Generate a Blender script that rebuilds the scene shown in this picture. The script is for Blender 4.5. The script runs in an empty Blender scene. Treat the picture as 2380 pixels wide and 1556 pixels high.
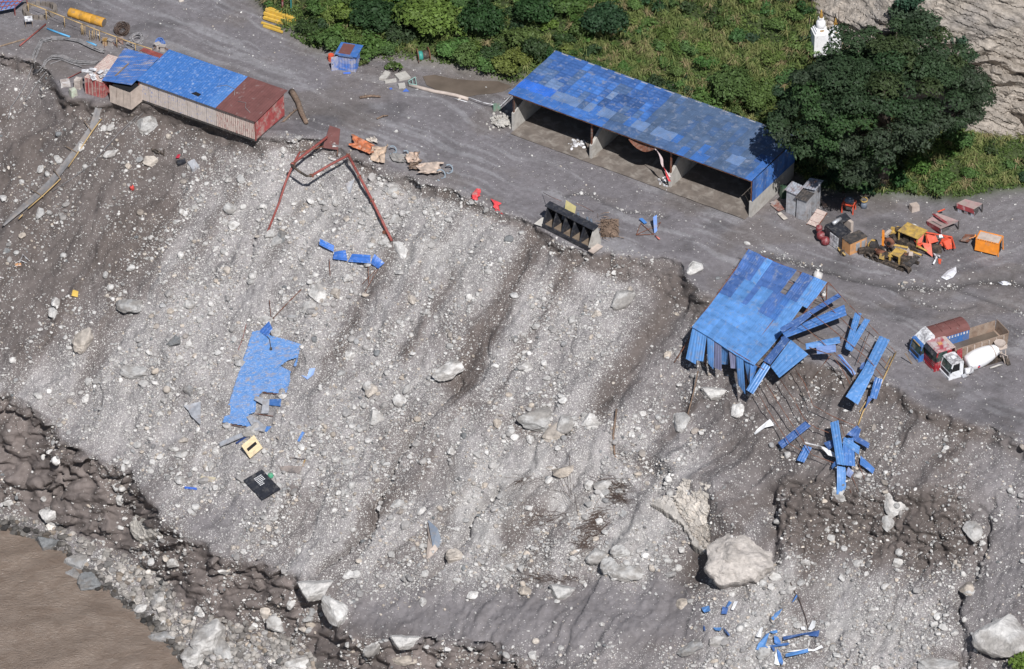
import bpy, math, random
import numpy as np
from mathutils import Vector, Matrix

R = math.radians
# ------------------------------------------------------------------ camera, sky, sun, exposure
ELEV, S, DIST = 36.5, 18.7, 600.0          # view elevation (deg), layout units per metre, camera distance (m)
se, ce = math.sin(R(ELEV)), math.cos(R(ELEV))
FW = np.array([0, ce, -se]); UP = np.array([0, se, ce]); RT = np.array([1.0, 0, 0])
CEN = -(378 / S) * UP
CAM = CEN - DIST * FW
scene = bpy.context.scene
cd = bpy.data.cameras.new('camera'); cam = bpy.data.objects.new('camera', cd)
scene.collection.objects.link(cam)
cam.location = CAM.tolist(); cam.rotation_euler = (R(90 - ELEV), 0, 0)
cd.sensor_fit = 'HORIZONTAL'; cd.angle = 2 * math.atan((1190 / S) / DIST); cd.clip_start = 5; cd.clip_end = 6000
scene.camera = cam
SUNV = Vector((0.21, -0.80, 1.0)).normalized()      # towards the sun
world = bpy.data.worlds.new('World'); scene.world = world; world.use_nodes = True
wn = world.node_tree.nodes; wl = world.node_tree.links
sky = wn.new('ShaderNodeTexSky'); sky.sky_type = 'NISHITA'; sky.sun_disc = False
sky.sun_elevation = math.asin(SUNV.z); sky.sun_rotation = math.atan2(SUNV.x, SUNV.y)
wl.new(sky.outputs[0], wn['Background'].inputs[0]); wn['Background'].inputs[1].default_value = 0.056
sd = bpy.data.lights.new('sun', 'SUN'); sd.energy = 4.8; sd.angle = R(0.5); sd.color = (1.0, 0.982, 0.96)
sun = bpy.data.objects.new('sun', sd); scene.collection.objects.link(sun)
sun.rotation_euler = SUNV.to_track_quat('Z', 'Y').to_euler()
vs = scene.view_settings; vs.view_transform = 'Standard'; vs.look = 'None'; vs.gamma = 1; vs.exposure = 0.06
vs.use_curve_mapping = False

rng = np.random.default_rng(7); random.seed(7)
# ------------------------------------------------------------------ small helpers
def ray_z(u, v, z):
    u = np.asarray(u, float); v = np.asarray(v, float); z = np.asarray(z, float)
    d = FW * DIST + RT * ((u - 1190) / S)[..., None] + UP * ((778 - v) / S)[..., None]
    t = (z - CAM[2]) / d[..., 2]
    return CAM + d * t[..., None]
def W(u, v, z=0.0): return ray_z(u, v, z)
def zoomer(x0, y0, k): return lambda x, y: (x0 + k * x, y0 + k * y)
Z1 = zoomer(0, 0, .3094); Z2 = zoomer(552.2, 0, .3094); Z3 = zoomer(1135.1, 61.4, .3223); Z4 = zoomer(1718, 0, .2957)
Z5 = zoomer(1779.3, 398.8, .3352); Z6 = zoomer(1503.3, 552.2, .3943); Z7 = zoomer(582.9, 276.1, .3867); Z8 = zoomer(0, 245.4, .4339)
Y1 = zoomer(0, 859, .4479); Y2 = zoomer(429.5, 705.6, .3155); Y3 = zoomer(736.3, 920.4, .4084); Y4 = zoomer(1411.2, 1043.1, .4071)
Y5 = zoomer(1564.6, 1349.9, .1805); Y6 = zoomer(1902, 490.9, .1933); Y7 = zoomer(2086.1, 724, .1235); Y8 = zoomer(1196.5, 429.5, .1547)
def sstep(a, b, x): t = np.clip((x - a) / (b - a), 0, 1); return t * t * (3 - 2 * t)

_tab = np.random.default_rng(99).random((256, 256))
def vnoise(x, y, seed=0):
    x = x + seed * 37.13; y = y + seed * 91.7
    xi = np.floor(x).astype(int); yi = np.floor(y).astype(int)
    fx = x - xi; fy = y - yi; fx = fx * fx * (3 - 2 * fx); fy = fy * fy * (3 - 2 * fy)
    a = _tab[yi & 255, xi & 255]; b = _tab[yi & 255, (xi + 1) & 255]
    c = _tab[(yi + 1) & 255, xi & 255]; d = _tab[(yi + 1) & 255, (xi + 1) & 255]
    return (a * (1 - fx) + b * fx) * (1 - fy) + (c * (1 - fx) + d * fx) * fy
def fbm(x, y, o=4, seed=0, g=.5):
    t = 0; a = 1; n = 0
    for k in range(o):
        t = t + a * vnoise(x * 2 ** k, y * 2 ** k, seed + k * 3.7); n += a; a *= g
    return t / n

# ------------------------------------------------------------------ mesh builder
class Frame:
    def __init__(s, o, ex=(1, 0, 0), up=(0, 0, 1)):
        s.o = np.array(o, float); ex = np.array(ex, float); up = np.array(up, float)
        s.x = ex / np.linalg.norm(ex); y = np.cross(up, s.x); s.y = y / np.linalg.norm(y); s.z = np.cross(s.x, s.y)
    def __call__(s, x, y, z): return s.o + s.x * x + s.y * y + s.z * z
    def pts(s, L): return [s(*p) for p in L]
    def sub(s, x, y, z, rz=0, tilt=0, roll=0):
        c, n = math.cos(rz), math.sin(rz)
        ex = s.x * c + s.y * n; ey = -s.x * n + s.y * c; ez = s.z
        ct, st = math.cos(tilt), math.sin(tilt); ex, ez = ex * ct + ez * st, ez * ct - ex * st
        cr, sr = math.cos(roll), math.sin(roll); ey, ez = ey * cr + ez * sr, ez * cr - ey * sr
        f = Frame(s(x, y, z)); f.x, f.y, f.z = ex, ey, ez; return f
WF = Frame((0, 0, 0))
def nrm(v): v = np.array(v, float); l = np.linalg.norm(v); return v / l if l > 1e-9 else v
BOXF = [(0, 3, 2, 1), (4, 5, 6, 7), (0, 1, 5, 4), (1, 2, 6, 5), (2, 3, 7, 6), (3, 0, 4, 7)]
class MB:
    def __init__(s): s.v = []; s.f = []; s.n = 0
    def raw(s, V, F):
        V = np.asarray(V, float).reshape(-1, 3); s.v.append(V)
        s.f += [tuple(int(i) + s.n for i in f) for f in F]; s.n += len(V); return s
    def hexa(s, P): return s.raw(P, BOXF)
    def box(s, F, x0, x1, y0, y1, z0, z1, tx=0, ty=0):
        return s.hexa(F.pts([(x0, y0, z0), (x1, y0, z0), (x1, y1, z0), (x0, y1, z0), (x0 + tx, y0 + ty, z1), (x1 - tx, y0 + ty, z1), (x1 - tx, y1 - ty, z1), (x0 + tx, y1 - ty, z1)]))
    def slab(s, p, th=.03):
        p = [np.array(q, float) for q in p]; n = nrm(np.cross(p[1] - p[0], p[3] - p[0]))
        if n[2] < 0: n = -n; p = p[::-1]
        return s.hexa([q - n * th for q in p] + p)
    def poly(s, p, th=.03):
        p = [np.array(q, float) for q in p]; c = sum(p) / len(p)
        n = np.zeros(3)
        for i in range(len(p)): n += np.cross(p[i] - c, p[(i + 1) % len(p)] - c)
        n = nrm(n)
        if n[2] < 0: n = -n; p = p[::-1]
        k = len(p)
        F = [tuple(range(k, 2 * k)), tuple(range(k - 1, -1, -1))] + [(i, (i + 1) % k, k + (i + 1) % k, k + i) for i in range(k)]
        return s.raw([q - n * th for q in p] + p, F)
    def tube(s, path, r, n=6, r2=None, cap=True):
        path = [np.array(q, float) for q in path]; m = len(path); V = []
        for i, q in enumerate(path):
            t = nrm(path[min(i + 1, m - 1)] - path[max(i - 1, 0)])
            a = nrm(np.cross(t, (0, 0, 1) if abs(t[2]) < .9 else (1, 0, 0))); b = np.cross(t, a)
            rr = r if r2 is None else r + (r2 - r) * i / (m - 1)
            for k in range(n):
                an = 2 * math.pi * k / n; V.append(q + rr * (math.cos(an) * a + math.sin(an) * b))
        F = [(i * n + k, i * n + (k + 1) % n, (i + 1) * n + (k + 1) % n, (i + 1) * n + k) for i in range(m - 1) for k in range(n)]
        if cap: F += [tuple(range(n - 1, -1, -1)), tuple(range((m - 1) * n, m * n))]
        return s.raw(V, F)
    def lathe(s, F, prof, n=14):      # axis along F.z
        V = []; m = len(prof)
        for r, z in prof:
            for k in range(n):
                a = 2 * math.pi * k / n; V.append(F(r * math.cos(a), r * math.sin(a), z))
        Fa = [(i * n + k, i * n + (k + 1) % n, (i + 1) * n + (k + 1) % n, (i + 1) * n + k) for i in range(m - 1) for k in range(n)]
        Fa += [tuple(range(n - 1, -1, -1)), tuple(range((m - 1) * n, m * n))]
        return s.raw(V, Fa)
    def corr(s, p, n, dep=.04, th=0.0, rows=1, warp=None):   # ribs run p0->p3, n ribs along p0->p1
        p = [np.array(q, float) for q in p]; nn = nrm(np.cross(p[1] - p[0], p[3] - p[0]))
        V = []; xs = []
        for k in range(n):
            xs += [((k + .02) / n, 0), ((k + .3) / n, 0), ((k + .45) / n, dep), ((k + .8) / n, dep)]
        xs.append((1.0, 0))
        for j in range(rows + 1):
            t = j / rows
            for a, h in xs:
                q = (p[0] * (1 - a) + p[1] * a) * (1 - t) + (p[3] * (1 - a) + p[2] * a) * t + nn * h
                if warp: q = q + warp(a, t)
                V.append(q)
        m = len(xs)
        F = [(j * m + i, j * m + i + 1, (j + 1) * m + i + 1, (j + 1) * m + i) for j in range(rows) for i in range(m - 1)]
        return s.raw(V, F)
    def grid(s, fn, nu, nv, th=0):
        V = [fn(i / nu, j / nv) for j in range(nv + 1) for i in range(nu + 1)]; m = nu + 1
        F = [(j * m + i, j * m + i + 1, (j + 1) * m + i + 1, (j + 1) * m + i) for j in range(nv) for i in range(nu)]
        return s.raw(V, F)
    def V(s): return np.concatenate(s.v)
    def build(s, name, mat, parent=None, smooth=False, color=None, origin=None):
        V = s.V()
        if parent is not None: o = np.array(parent['_o'])
        elif origin is not None: o = np.array(origin, float)
        else: o = np.array([(V[:, 0].min() + V[:, 0].max()) / 2, (V[:, 1].min() + V[:, 1].max()) / 2, V[:, 2].min()])
        me = bpy.data.meshes.new(name); me.from_pydata((V - o).tolist(), [], s.f); me.update()
        if smooth: me.polygons.foreach_set('use_smooth', [True] * len(me.polygons))
        me.materials.append(MAT[mat] if isinstance(mat, str) else mat)
        ob = bpy.data.objects.new(name, me); scene.collection.objects.link(ob)
        if parent is not None: ob.parent = parent
        else: ob.location = o.tolist()
        ob['_o'] = o.tolist()
        if color is not None: ob.color = (*color, 1)
        return ob
def tag(o, label=None, cat=None, group=None, kind=None):
    if label: o['label'] = label
    if cat: o['category'] = cat
    if group: o['group'] = group
    if kind or cat: o['kind'] = kind or 'thing'
    return o
def thing(name, label, cat, loc, group=None):
    o = bpy.data.objects.new(name, None); scene.collection.objects.link(o)
    o.location = [float(c) for c in loc]; o['_o'] = [float(c) for c in loc]; o.empty_display_size = .3
    return tag(o, label, cat, group)
def fast_mesh(name, V, F4=None, F3=None, mat=None, smooth=False, col=None, attrs=None):
    me = bpy.data.meshes.new(name); V = np.asarray(V, np.float32)
    me.vertices.add(len(V)); me.vertices.foreach_set('co', V.ravel())
    n4 = 0 if F4 is None else len(F4); n3 = 0 if F3 is None else len(F3)
    idx = []; 
    if n4: idx.append(np.asarray(F4, np.int32).ravel())
    if n3: idx.append(np.asarray(F3, np.int32).ravel())
    idx = np.concatenate(idx); me.loops.add(len(idx)); me.loops.foreach_set('vertex_index', idx)
    st = np.concatenate([np.arange(n4) * 4, n4 * 4 + np.arange(n3) * 3]).astype(np.int32)
    me.polygons.add(n4 + n3); me.polygons.foreach_set('loop_start', st)
    me.polygons.foreach_set('use_smooth', np.full(n4 + n3, bool(smooth)))
    me.update(calc_edges=True); me.validate()
    if col is not None:
        a = me.attributes.new('col', 'FLOAT_COLOR', 'POINT')
        c = np.ones((len(V), 4), np.float32); c[:, :3] = col; a.data.foreach_set('color', c.ravel())
    for k, x in (attrs or {}).items():
        a = me.attributes.new(k, 'FLOAT', 'POINT'); a.data.foreach_set('value', np.asarray(x, np.float32).ravel())
    if mat: me.materials.append(MAT[mat] if isinstance(mat, str) else mat)
    return me
def link(name, me, loc=(0, 0, 0), parent=None):
    o = bpy.data.objects.new(name, me); scene.collection.objects.link(o); o.location = loc
    if parent is not None: o.parent = parent
    return o

# ------------------------------------------------------------------ materials
MAT = {}
def nodes(name):
    m = bpy.data.materials.new(name); m.use_nodes = True; MAT[name] = m
    return m, m.node_tree.nodes, m.node_tree.links, m.node_tree.nodes['Principled BSDF']
def noise_node(n, l, co, scale, detail=4, rough=.55, dist=0):
    t = n.new('ShaderNodeTexNoise'); t.inputs['Scale'].default_value = scale; t.inputs['Detail'].default_value = detail
    t.inputs['Roughness'].default_value = rough; t.inputs['Distortion'].default_value = dist
    if co is not None: l.new(co, t.inputs['Vector'])
    return t
def ramp(n, l, src, a, b, ca=(0, 0, 0, 1), cb=(1, 1, 1, 1)):
    r = n.new('ShaderNodeValToRGB'); r.color_ramp.elements[0].position = a; r.color_ramp.elements[1].position = b
    r.color_ramp.elements[0].color = ca; r.color_ramp.elements[1].color = cb; l.new(src, r.inputs[0]); return r
def mixc(n, l, fac, a, b, mode='MIX'):
    m = n.new('ShaderNodeMix'); m.data_type = 'RGBA'; m.blend_type = mode
    for s_, x in ((m.inputs[0], fac), (m.inputs[6], a), (m.inputs[7], b)):
        if hasattr(x, 'is_output'): l.new(x, s_)
        elif isinstance(x, (int, float)): s_.default_value = x
        else: s_.default_value = (*x, 1)
    return m.outputs[2]
def bump(n, l, bs, h, strength, dist):
    b = n.new('ShaderNodeBump'); b.inputs['Strength'].default_value = strength; b.inputs['Distance'].default_value = dist
    l.new(h, b.inputs['Height']); l.new(b.outputs[0], bs.inputs['Normal']); return b
MUD = (.235, .205, .185)
def pbr(name, base=None, rough=.6, metal=0, var=.18, vs_=1.5, mud=.25, mudcol=MUD, mudscale=.9, chips=None, chipamt=.3, bumps=.2, aniso=None):
    """procedural paint/metal/stone: object colour or a fixed base, faded patches, dried mud film, rust or chips"""
    m, n, l, bs = nodes(name)
    tc = n.new('ShaderNodeTexCoord'); geo = n.new('ShaderNodeNewGeometry'); co = geo.outputs['Position']
    if aniso:
        mp = n.new('ShaderNodeMapping'); l.new(co, mp.inputs[0]); mp.inputs['Rotation'].default_value = (0, 0, aniso[0])
        mp.inputs['Scale'].default_value = aniso[1]; aco = mp.outputs[0]
    else: aco = co
    if base is None: oi = n.new('ShaderNodeObjectInfo'); c = oi.outputs['Color']
    else: c = base
    n1 = noise_node(n, l, co, vs_, 5)
    r1 = ramp(n, l, n1.outputs[0], .3, .7, (1 - var, 1 - var, 1 - var, 1), (1 + var, 1 + var, 1 + var, 1))
    c = mixc(n, l, 1.0, c, r1.outputs[0], 'MULTIPLY')
    if chips:
        n3 = noise_node(n, l, aco, 3.5, 6, .7); r3 = ramp(n, l, n3.outputs[0], .62 - chipamt * .25, .66 - chipamt * .2)
        c = mixc(n, l, r3.outputs[0], c, chips)
    if mud > 0:
        n2 = noise_node(n, l, aco, mudscale, 7, .65, .6); r2 = ramp(n, l, n2.outputs[0], .62 - mud * .42, .78 - mud * .3)
        c = mixc(n, l, r2.outputs[0], c, mudcol)
    l.new(c, bs.inputs['Base Color'])
    n4 = noise_node(n, l, co, 9, 4); bump(n, l, bs, n4.outputs[0], bumps, .03)
    bs.inputs['Roughness'].default_value = rough; bs.inputs['Metallic'].default_value = metal
    bs.inputs['Specular IOR Level'].default_value = .35
    return m
# ------------------------------------------------------------------ the lie of the land
LU = np.concatenate([np.linspace(-2600, -250, 26)[:-1], np.arange(-250, 2630, 3.4), np.linspace(2630, 5000, 26)[1:]])
LV = np.concatenate([np.linspace(-900, -200, 12)[:-1], np.arange(-200, 1730, 3.4), np.linspace(1730, 2900, 16)[1:]])
U, V = np.meshgrid(LU, LV)
def pl(pts, u): a = np.array(pts, float); return np.interp(u, a[:, 0], a[:, 1])
EDGE = [(-2600, -300), (-300, 70), (0, 128), (70, 142), (110, 165), (135, 205), (150, 222), (238, 236), (262, 234), (300, 242), (325, 222), (420, 250), (590, 306), (606, 318), (632, 312), (690, 325), (740, 322), (800, 347), (860, 377), (930, 407), (1000, 430), (1050, 441), (1160, 487), (1240, 522), (1300, 567), (1380, 586), (1450, 592), (1540, 600), (1583, 615), (1596, 648), (1640, 684), (1700, 708), (1780, 752), (1870, 836), (1960, 860), (2060, 885), (2140, 937), (2210, 966), (2330, 1003), (2380, 1035), (2700, 1130), (5000, 1500)]
HBASE = [(-2600, -1400), (0, -420), (400, -160), (560, -30), (600, 20), (640, 62), (700, 105), (770, 128), (850, 140), (960, 150), (1060, 160), (1130, 182), (1190, 190), (1300, 213), (1860, 413), (1900, 440), (2050, 458), (2250, 462), (2330, 448), (2380, 440), (2700, 400), (5000, 100)]
CTOP = [(-2600, 300), (-300, 855), (0, 925), (80, 965), (150, 1035), (290, 1092), (335, 1150), (400, 1245), (440, 1255), (520, 1292), (610, 1302), (690, 1340), (750, 1390), (800, 1470), (900, 1500), (1000, 1492), (1100, 1500), (1300, 1555), (1500, 1610), (2700, 1900), (5000, 2500)]
CBOT = [(-2600, 560), (-300, 1115), (0, 1190), (140, 1232), (300, 1300), (380, 1350), (450, 1440), (560, 1450), (700, 1500), (760, 1575), (900, 1620), (1300, 1720), (2700, 2150), (5000, 2800)]
WATER = [(-2600, 640), (-300, 1165), (0, 1236), (60, 1245), (140, 1280), (220, 1362), (330, 1440), (430, 1540), (480, 1610), (700, 1800), (1300, 2200), (5000, 3800)]
ZR = -38.5
jag = (fbm(U / 34, V / 34, 4, 11) - .5)
edge = pl(EDGE, U) + jag * (22 - 15 * sstep(110, 160, U) * (1 - sstep(580, 640, U))); hb = pl(HBASE, U) + (fbm(U / 30, V / 30, 3, 5) - .5) * 16
ct = pl(CTOP, U) + (fbm(U / 55, V / 55, 4, 21) - .5) * 60; ct = ct + (fbm(U / 16, V / 40, 3, 25) - .5) * 26; cb = pl(CBOT, U) + (fbm(U / 45, V / 45, 3, 22) - .5) * 40
wa = pl(WATER, U)
cb = np.maximum(cb, ct + 45); wa = np.maximum(wa, cb + 30)
edge0 = pl(EDGE, LU); ct0 = pl(CTOP, LU); cb0 = np.maximum(pl(CBOT, LU), ct0 + 45); wa0 = np.maximum(pl(WATER, LU), cb0 + 30)
def blur(a, r):
    for _ in range(2):
        for ax in (0, 1):
            k = int(r)
            if k < 1: continue
            pad = [(0, 0), (0, 0)]; pad[ax] = (k + 1, k); b = np.cumsum(np.pad(a, pad, 'edge'), axis=ax)
            n = a.shape[ax]; hi = np.take(b, np.arange(2 * k + 1, 2 * k + 1 + n), axis=ax); lo = np.take(b, np.arange(0, n), axis=ax)
            a = (hi - lo) / (2 * k + 1)
    return a
def pmask(pts, r=4, wob=0, sc=60, seed=1):
    x = U; y = V
    if wob:
        x = U + (fbm(U / sc, V / sc, 3, seed) - .5) * wob * 2; y = V + (fbm(U / sc, V / sc, 3, seed + 40) - .5) * wob * 2
    ins = np.zeros(U.shape, bool); n = len(pts)
    for i in range(n):
        (x1, y1), (x2, y2) = pts[i], pts[(i + 1) % n]
        if y1 == y2: continue
        ins ^= ((y1 > y) != (y2 > y)) & (x < (x2 - x1) * (y - y1) / (y2 - y1) + x1)
    return blur(ins.astype(float), r)
def lmask(pts, w, wob=0, sc=50, seed=3):
    x = U; y = V
    if wob:
        x = U + (fbm(U / sc, V / sc, 3, seed) - .5) * wob * 2; y = V + (fbm(U / sc, V / sc, 3, seed + 40) - .5) * wob * 2
    d2 = np.full(U.shape, 1e9)
    for (x1, y1), (x2, y2) in zip(pts[:-1], pts[1:]):
        dx, dy = x2 - x1, y2 - y1; t = np.clip(((x - x1) * dx + (y - y1) * dy) / (dx * dx + dy * dy), 0, 1)
        d2 = np.minimum(d2, (x - x1 - t * dx) ** 2 + (y - y1 - t * dy) ** 2)
    return np.exp(-d2 / (w * w))
# relative steepness of the slope between terrace edge and cliff top
SC = [(-2600, 20), (0, 26), (200, 45), (590, 55), (650, 30), (1000, 24), (1240, 24), (1440, 55), (1585, 80), (1640, 75), (1780, 90), (1900, 60), (2060, 40), (2380, 30), (5000, 30)]
sch = pl(SC, U)
w = np.ones(U.shape)
w += 1.1 * (1 - sstep(sch * .7, sch * 1.25, V - edge))
w += 1.5 * pmask([(1800, 1120), (1900, 1105), (2000, 1150), (2230, 1140), (2290, 1290), (2180, 1330), (2000, 1290), (1810, 1265)], 5, 22, 50, 2)
w -= .62 * pmask([(760, 1390), (1000, 1370), (1330, 1350), (1560, 1330), (1680, 1400), (1640, 1490), (1300, 1540), (1080, 1490), (820, 1460)], 9, 20)
w -= .35 * pmask([(1700, 1330), (2150, 1370), (2250, 1560), (1600, 1600)], 8)
w += .5 * lmask([(1150, 960), (1210, 1040), (1330, 1000)], 16, 12)
w += .7 * lmask([(1440, 1050), (1500, 1075), (1560, 1090)], 10, 8)
w *= .72 + .56 * fbm((U + .67 * V) / 70, V / 160, 3, 31)
inslope = (V > edge) & (V <= ct)
dv = np.gradient(LV)[:, None]
acc = np.cumsum(np.where(inslope, w, 0) * dv, axis=0) / S
tot = np.maximum(acc[-1], .1)
zcb = ZR + .32 * (wa0 - cb0) / S
ztop = zcb + .95 * (cb0 - ct0) / S
sc_u = (-ztop) / tot
kk = 61; sc_u = np.convolve(np.pad(sc_u, kk // 2, 'edge'), np.ones(kk) / kk, 'valid')
zs = -acc * sc_u[None, :]
def blur_u(a, k):
    for _ in range(3):
        b = np.cumsum(np.pad(a, [(0, 0), (k + 1, k)], 'edge'), axis=1); n = a.shape[1]
        a = (b[:, 2 * k + 1:2 * k + 1 + n] - b[:, :n]) / (2 * k + 1)
    return a
f1 = sstep(5, 70, V - edge); f2 = sstep(60, 260, V - edge)
b1 = blur_u(zs, 9); b2 = blur_u(zs, 34)
zs = np.where(V > edge, (zs * (1 - f1) + b1 * f1) * (1 - f2) + b2 * f2, 0)
jt = np.clip(np.searchsorted(LV, ct0), 0, len(LV) - 1); ztl = zs[jt, np.arange(len(LU))]
ztl = np.convolve(np.pad(ztl, 12, 'edge'), np.ones(25) / 25, 'valid')
ztop_u = np.minimum(zs, ztl[None, :] + 2) * 0 + ztl[None, :]
zcb_u = (zcb[None, :]) * np.ones(U.shape)
tcl = np.clip((V - ct) / (cb - ct), 0, 1)
zcliff = ztop_u + (zcb_u - ztop_u) * (tcl ** .85)
tb = np.clip((V - cb) / (wa - cb), 0, 4)
zbank = zcb_u + (ZR - zcb_u) * np.minimum(tb, 1) - 1.6 * np.clip(tb - 1, 0, 3)
Z = np.where(V <= edge, 0, np.where(V <= ct, zs, np.where(V <= cb, zcliff, zbank)))
# hillside and rock face rising behind the terrace
ROCK = [(1868, -900), (1890, 0), (1925, 82), (1990, 130), (2060, 210), (2180, 290), (2290, 312), (2380, 322), (2700, 350), (5000, 400), (5000, -900)]
rockm = pmask(ROCK, 2, 10, 40, 8)
hw = .60 + .42 * rockm - .25 * (1 - sstep(0, 60, hb - V)) * (U < 1200)
accu = np.cumsum((np.where(V < hb, hw, 0) * dv)[::-1], axis=0)[::-1] / S
h1 = sstep(0, 60, hb - V); accu = accu * (1 - h1) + blur_u(accu, 25) * h1
Z = Z + np.where(V < hb, accu, 0)
# low bench of sorted rises on the terrace, hollows, ribs
Z = blur(Z, 1)
P = ray_z(U, V, Z)
def normals(P):
    du = np.gradient(P, axis=1); dw = np.gradient(P, axis=0); n = np.cross(dw, du); n /= np.linalg.norm(n, axis=2, keepdims=True) + 1e-9
    n[n[..., 2] < 0] *= -1; return n
N = normals(P)
hill = (V < hb).astype(float) * (1 - rockm); hills = blur(hill, 3)
terr = blur(((V >= hb) & (V <= edge)).astype(float), 2)
clif = blur(((V > ct) & (V <= cb)).astype(float), 2)
bank = blur(((V > cb)).astype(float), 2)
slope = np.clip(1 - hills - rockm - terr - clif - bank, 0, 1)
scarp = np.clip((1 - sstep(sch * .8, sch * 1.4, V - edge)) * (V > edge), 0, 1)
scarpR = pmask([(1800, 1120), (1900, 1105), (2000, 1150), (2230, 1140), (2290, 1290), (2180, 1340), (2000, 1295), (1810, 1275)], 4, 22, 50, 2)
m = S
swp = 150 * (fbm(U / 260, V / 260, 3, 43) - .5) + 40 * (fbm(U / 60, V / 60, 3, 44) - .5)
streak = .7 * fbm((U + .67 * V + swp) / 46, (V + swp) / 260, 4, 41) + .3 * fbm(U / 70, V / 70, 4, 45)
def ridged(x, y, o, s): return 1 - np.abs(2 * fbm(x, y, o, s) - 1)
D = terr * ((fbm(U / 130, V / 90, 3, 1) - .5) * .16 + (fbm(U / 14, V / 10, 3, 2) - .5) * .05)
D += slope * ((streak - .5) * .8 + (fbm(U / 120, V / 90, 4, 46) - .5) * .9 + (.75 - ridged((U + .67 * V + swp) / 60, V / 170, 4, 52)) * .8 + (fbm(U / 42, V / 42, 5, 3) - .5) * .8 + (fbm(U / 9, V / 9, 3, 4) - .5) * .28)
chute = fbm((U + .62 * V + 1.3 * swp) / 95, (V + swp) / 420, 3, 47); D += slope * (.6 * (chute - .5) + .5 * (sstep(.5, .56, chute) - .5) * sstep(.45, .6, fbm(U / 170, V / 130, 3, 48)))
rough = np.clip(clif + .7 * scarp * slope + .8 * scarpR, 0, 1)
D += rough * ((.75 - ridged(U / 75, V / 40, 4, 6)) * 2.2 + (fbm(U / 16, V / 12, 3, 7) - .5) * .8 + (.75 - ridged(U / 30, V / 20, 3, 27)) * .5)
D += scarpR * ((fbm(U / 7, V / 7, 2, 28) - .5) * .7 + (.75 - ridged(U / 34, V / 20, 4, 29)) * 1.3)
D += bank * (fbm(U / 25, V / 25, 4, 8) - .5) * .9
D += hills * ((fbm(U / 110, V / 80, 4, 9) - .5) * 2.2 + (fbm(U / 20, V / 20, 3, 10) - .5) * .6)
# rock strata dipping to the right, with stepped ledges
q = (V - .30 * U) / 34 + 4.5 * fbm(U / 260, V / 130, 4, 12) + 1.6 * fbm(U / 50, V / 40, 4, 13)
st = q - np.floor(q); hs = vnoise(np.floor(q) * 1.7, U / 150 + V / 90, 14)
led = sstep(0, .07, st) * (1 - .85 * sstep(.07, 1, st))
crk = sstep(.45, .75, fbm(U / 75, V / 50, 4, 17))
q2 = (V - .42 * U) / 13 + 2.5 * fbm(U / 120, V / 90, 4, 19); s2 = q2 - np.floor(q2); h2 = vnoise(np.floor(q2) * 2.3, U / 60 + V / 40, 20)
q3 = (U + .45 * V) / 60 + 2.2 * fbm(U / 90, V / 90, 3, 23); s3 = q3 - np.floor(q3); h3 = vnoise(np.floor(q3) * 3.1, V / 40, 24)
D += rockm * (2.6 * (led - .5) * (.1 + 1.7 * hs * crk) + 3.0 * (fbm(U / 150, V / 110, 4, 15) - .5) + .45 * (h2 - .5) - .35 * (s2 > .88) * (h2 > .45) + .5 * (h3 - .5) + .35 * (fbm(U / 14, V / 10, 4, 16) - .5))
# gullies, ribs and hollows on the slope
GUL = [[(1070, 880), (1000, 960), (925, 1050), (875, 1160), (850, 1230), (790, 1290), (730, 1330)], [(1160, 1125), (1090, 1195), (1060, 1260), (1000, 1330)], [(1590, 690), (1520, 790), (1400, 940)],
       [(1240, 560), (1160, 710), (1070, 870)], [(1330, 1100), (1280, 1200), (1180, 1330)], [(2292, 1180), (2282, 1300), (2232, 1400), (2238, 1540), (2230, 1640)], [(2200, 1010), (2110, 1110)], [(1910, 870), (1850, 960)], [(640, 560), (520, 760)], [(860, 640), (760, 800)]]
for i, g in enumerate(GUL): D -= slope * (1.5 if i in (0, 1) else 1.3 if i == 5 else .6) * lmask(g, 7 if i in (0, 1) else 11 if i == 5 else 26, 24 if i == 5 else 14, 40, 50 + i) * (.45 + fbm(U / 40, V / 40, 3, 53))
CHAN = [Z5(*p) for p in [(-120, 560), (0, 580), (150, 600), (300, 640), (430, 680), (550, 725), (700, 755), (850, 780), (1100, 802), (1300, 792), (1500, 745), (1650, 752), (1900, 775), (2300, 780)]]
CH2 = [Z5(*p) for p in [(850, 790), (1000, 880), (1200, 950), (1350, 960), (1450, 930)]]; CH3 = [Z5(*p) for p in [(1330, 800), (1450, 850), (1560, 900), (1700, 950), (1850, 1000)]]
chm = lmask(CHAN, 8, 6, 30, 61) + .6 * lmask(CH2, 4, 5, 30, 62) + .6 * lmask(CH3, 6, 6, 30, 63) + .6 * lmask([Y8(740, 170), Y8(900, 100), Y8(1100, 140), Y8(1350, 270), Y8(1650, 370), Y8(2300, 450)], 5, 4, 30, 64)
chm = np.clip(chm, 0, 1)
D -= terr * .38 * chm
rib = lmask([(1672, 1090), (1692, 1180), (1715, 1275)], 44, 16, 45, 71); D += (2.9 * rib * (.8 + .5 * fbm(U / 30, V / 50, 4, 74))) * sstep(1060, 1160, V)
D -= 2.4 * lmask([(1778, 1140), (1792, 1220), (1788, 1290)], 20, 10, 40, 75) * sstep(1100, 1160, V)
D -= 1.0 * lmask([(1190, 975), (1240, 1000), (1320, 1000)], 22, 14, 40, 76) + .9 * lmask([(1430, 1050), (1490, 1080), (1540, 1105)], 15, 12, 40, 77)
D -= 1.5 * lmask([(1590, 1290), (1610, 1320)], 45, 6, 40, 72) * slope
D += 1.2 * lmask([(1560, 1090), (1620, 1150)], 30, 8, 40, 73) * slope
D *= sstep(-900, -300, V) * sstep(-2600, -800, U) * (1 - sstep(3200, 5000, U))
PW = P + N * D[..., None]
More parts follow.
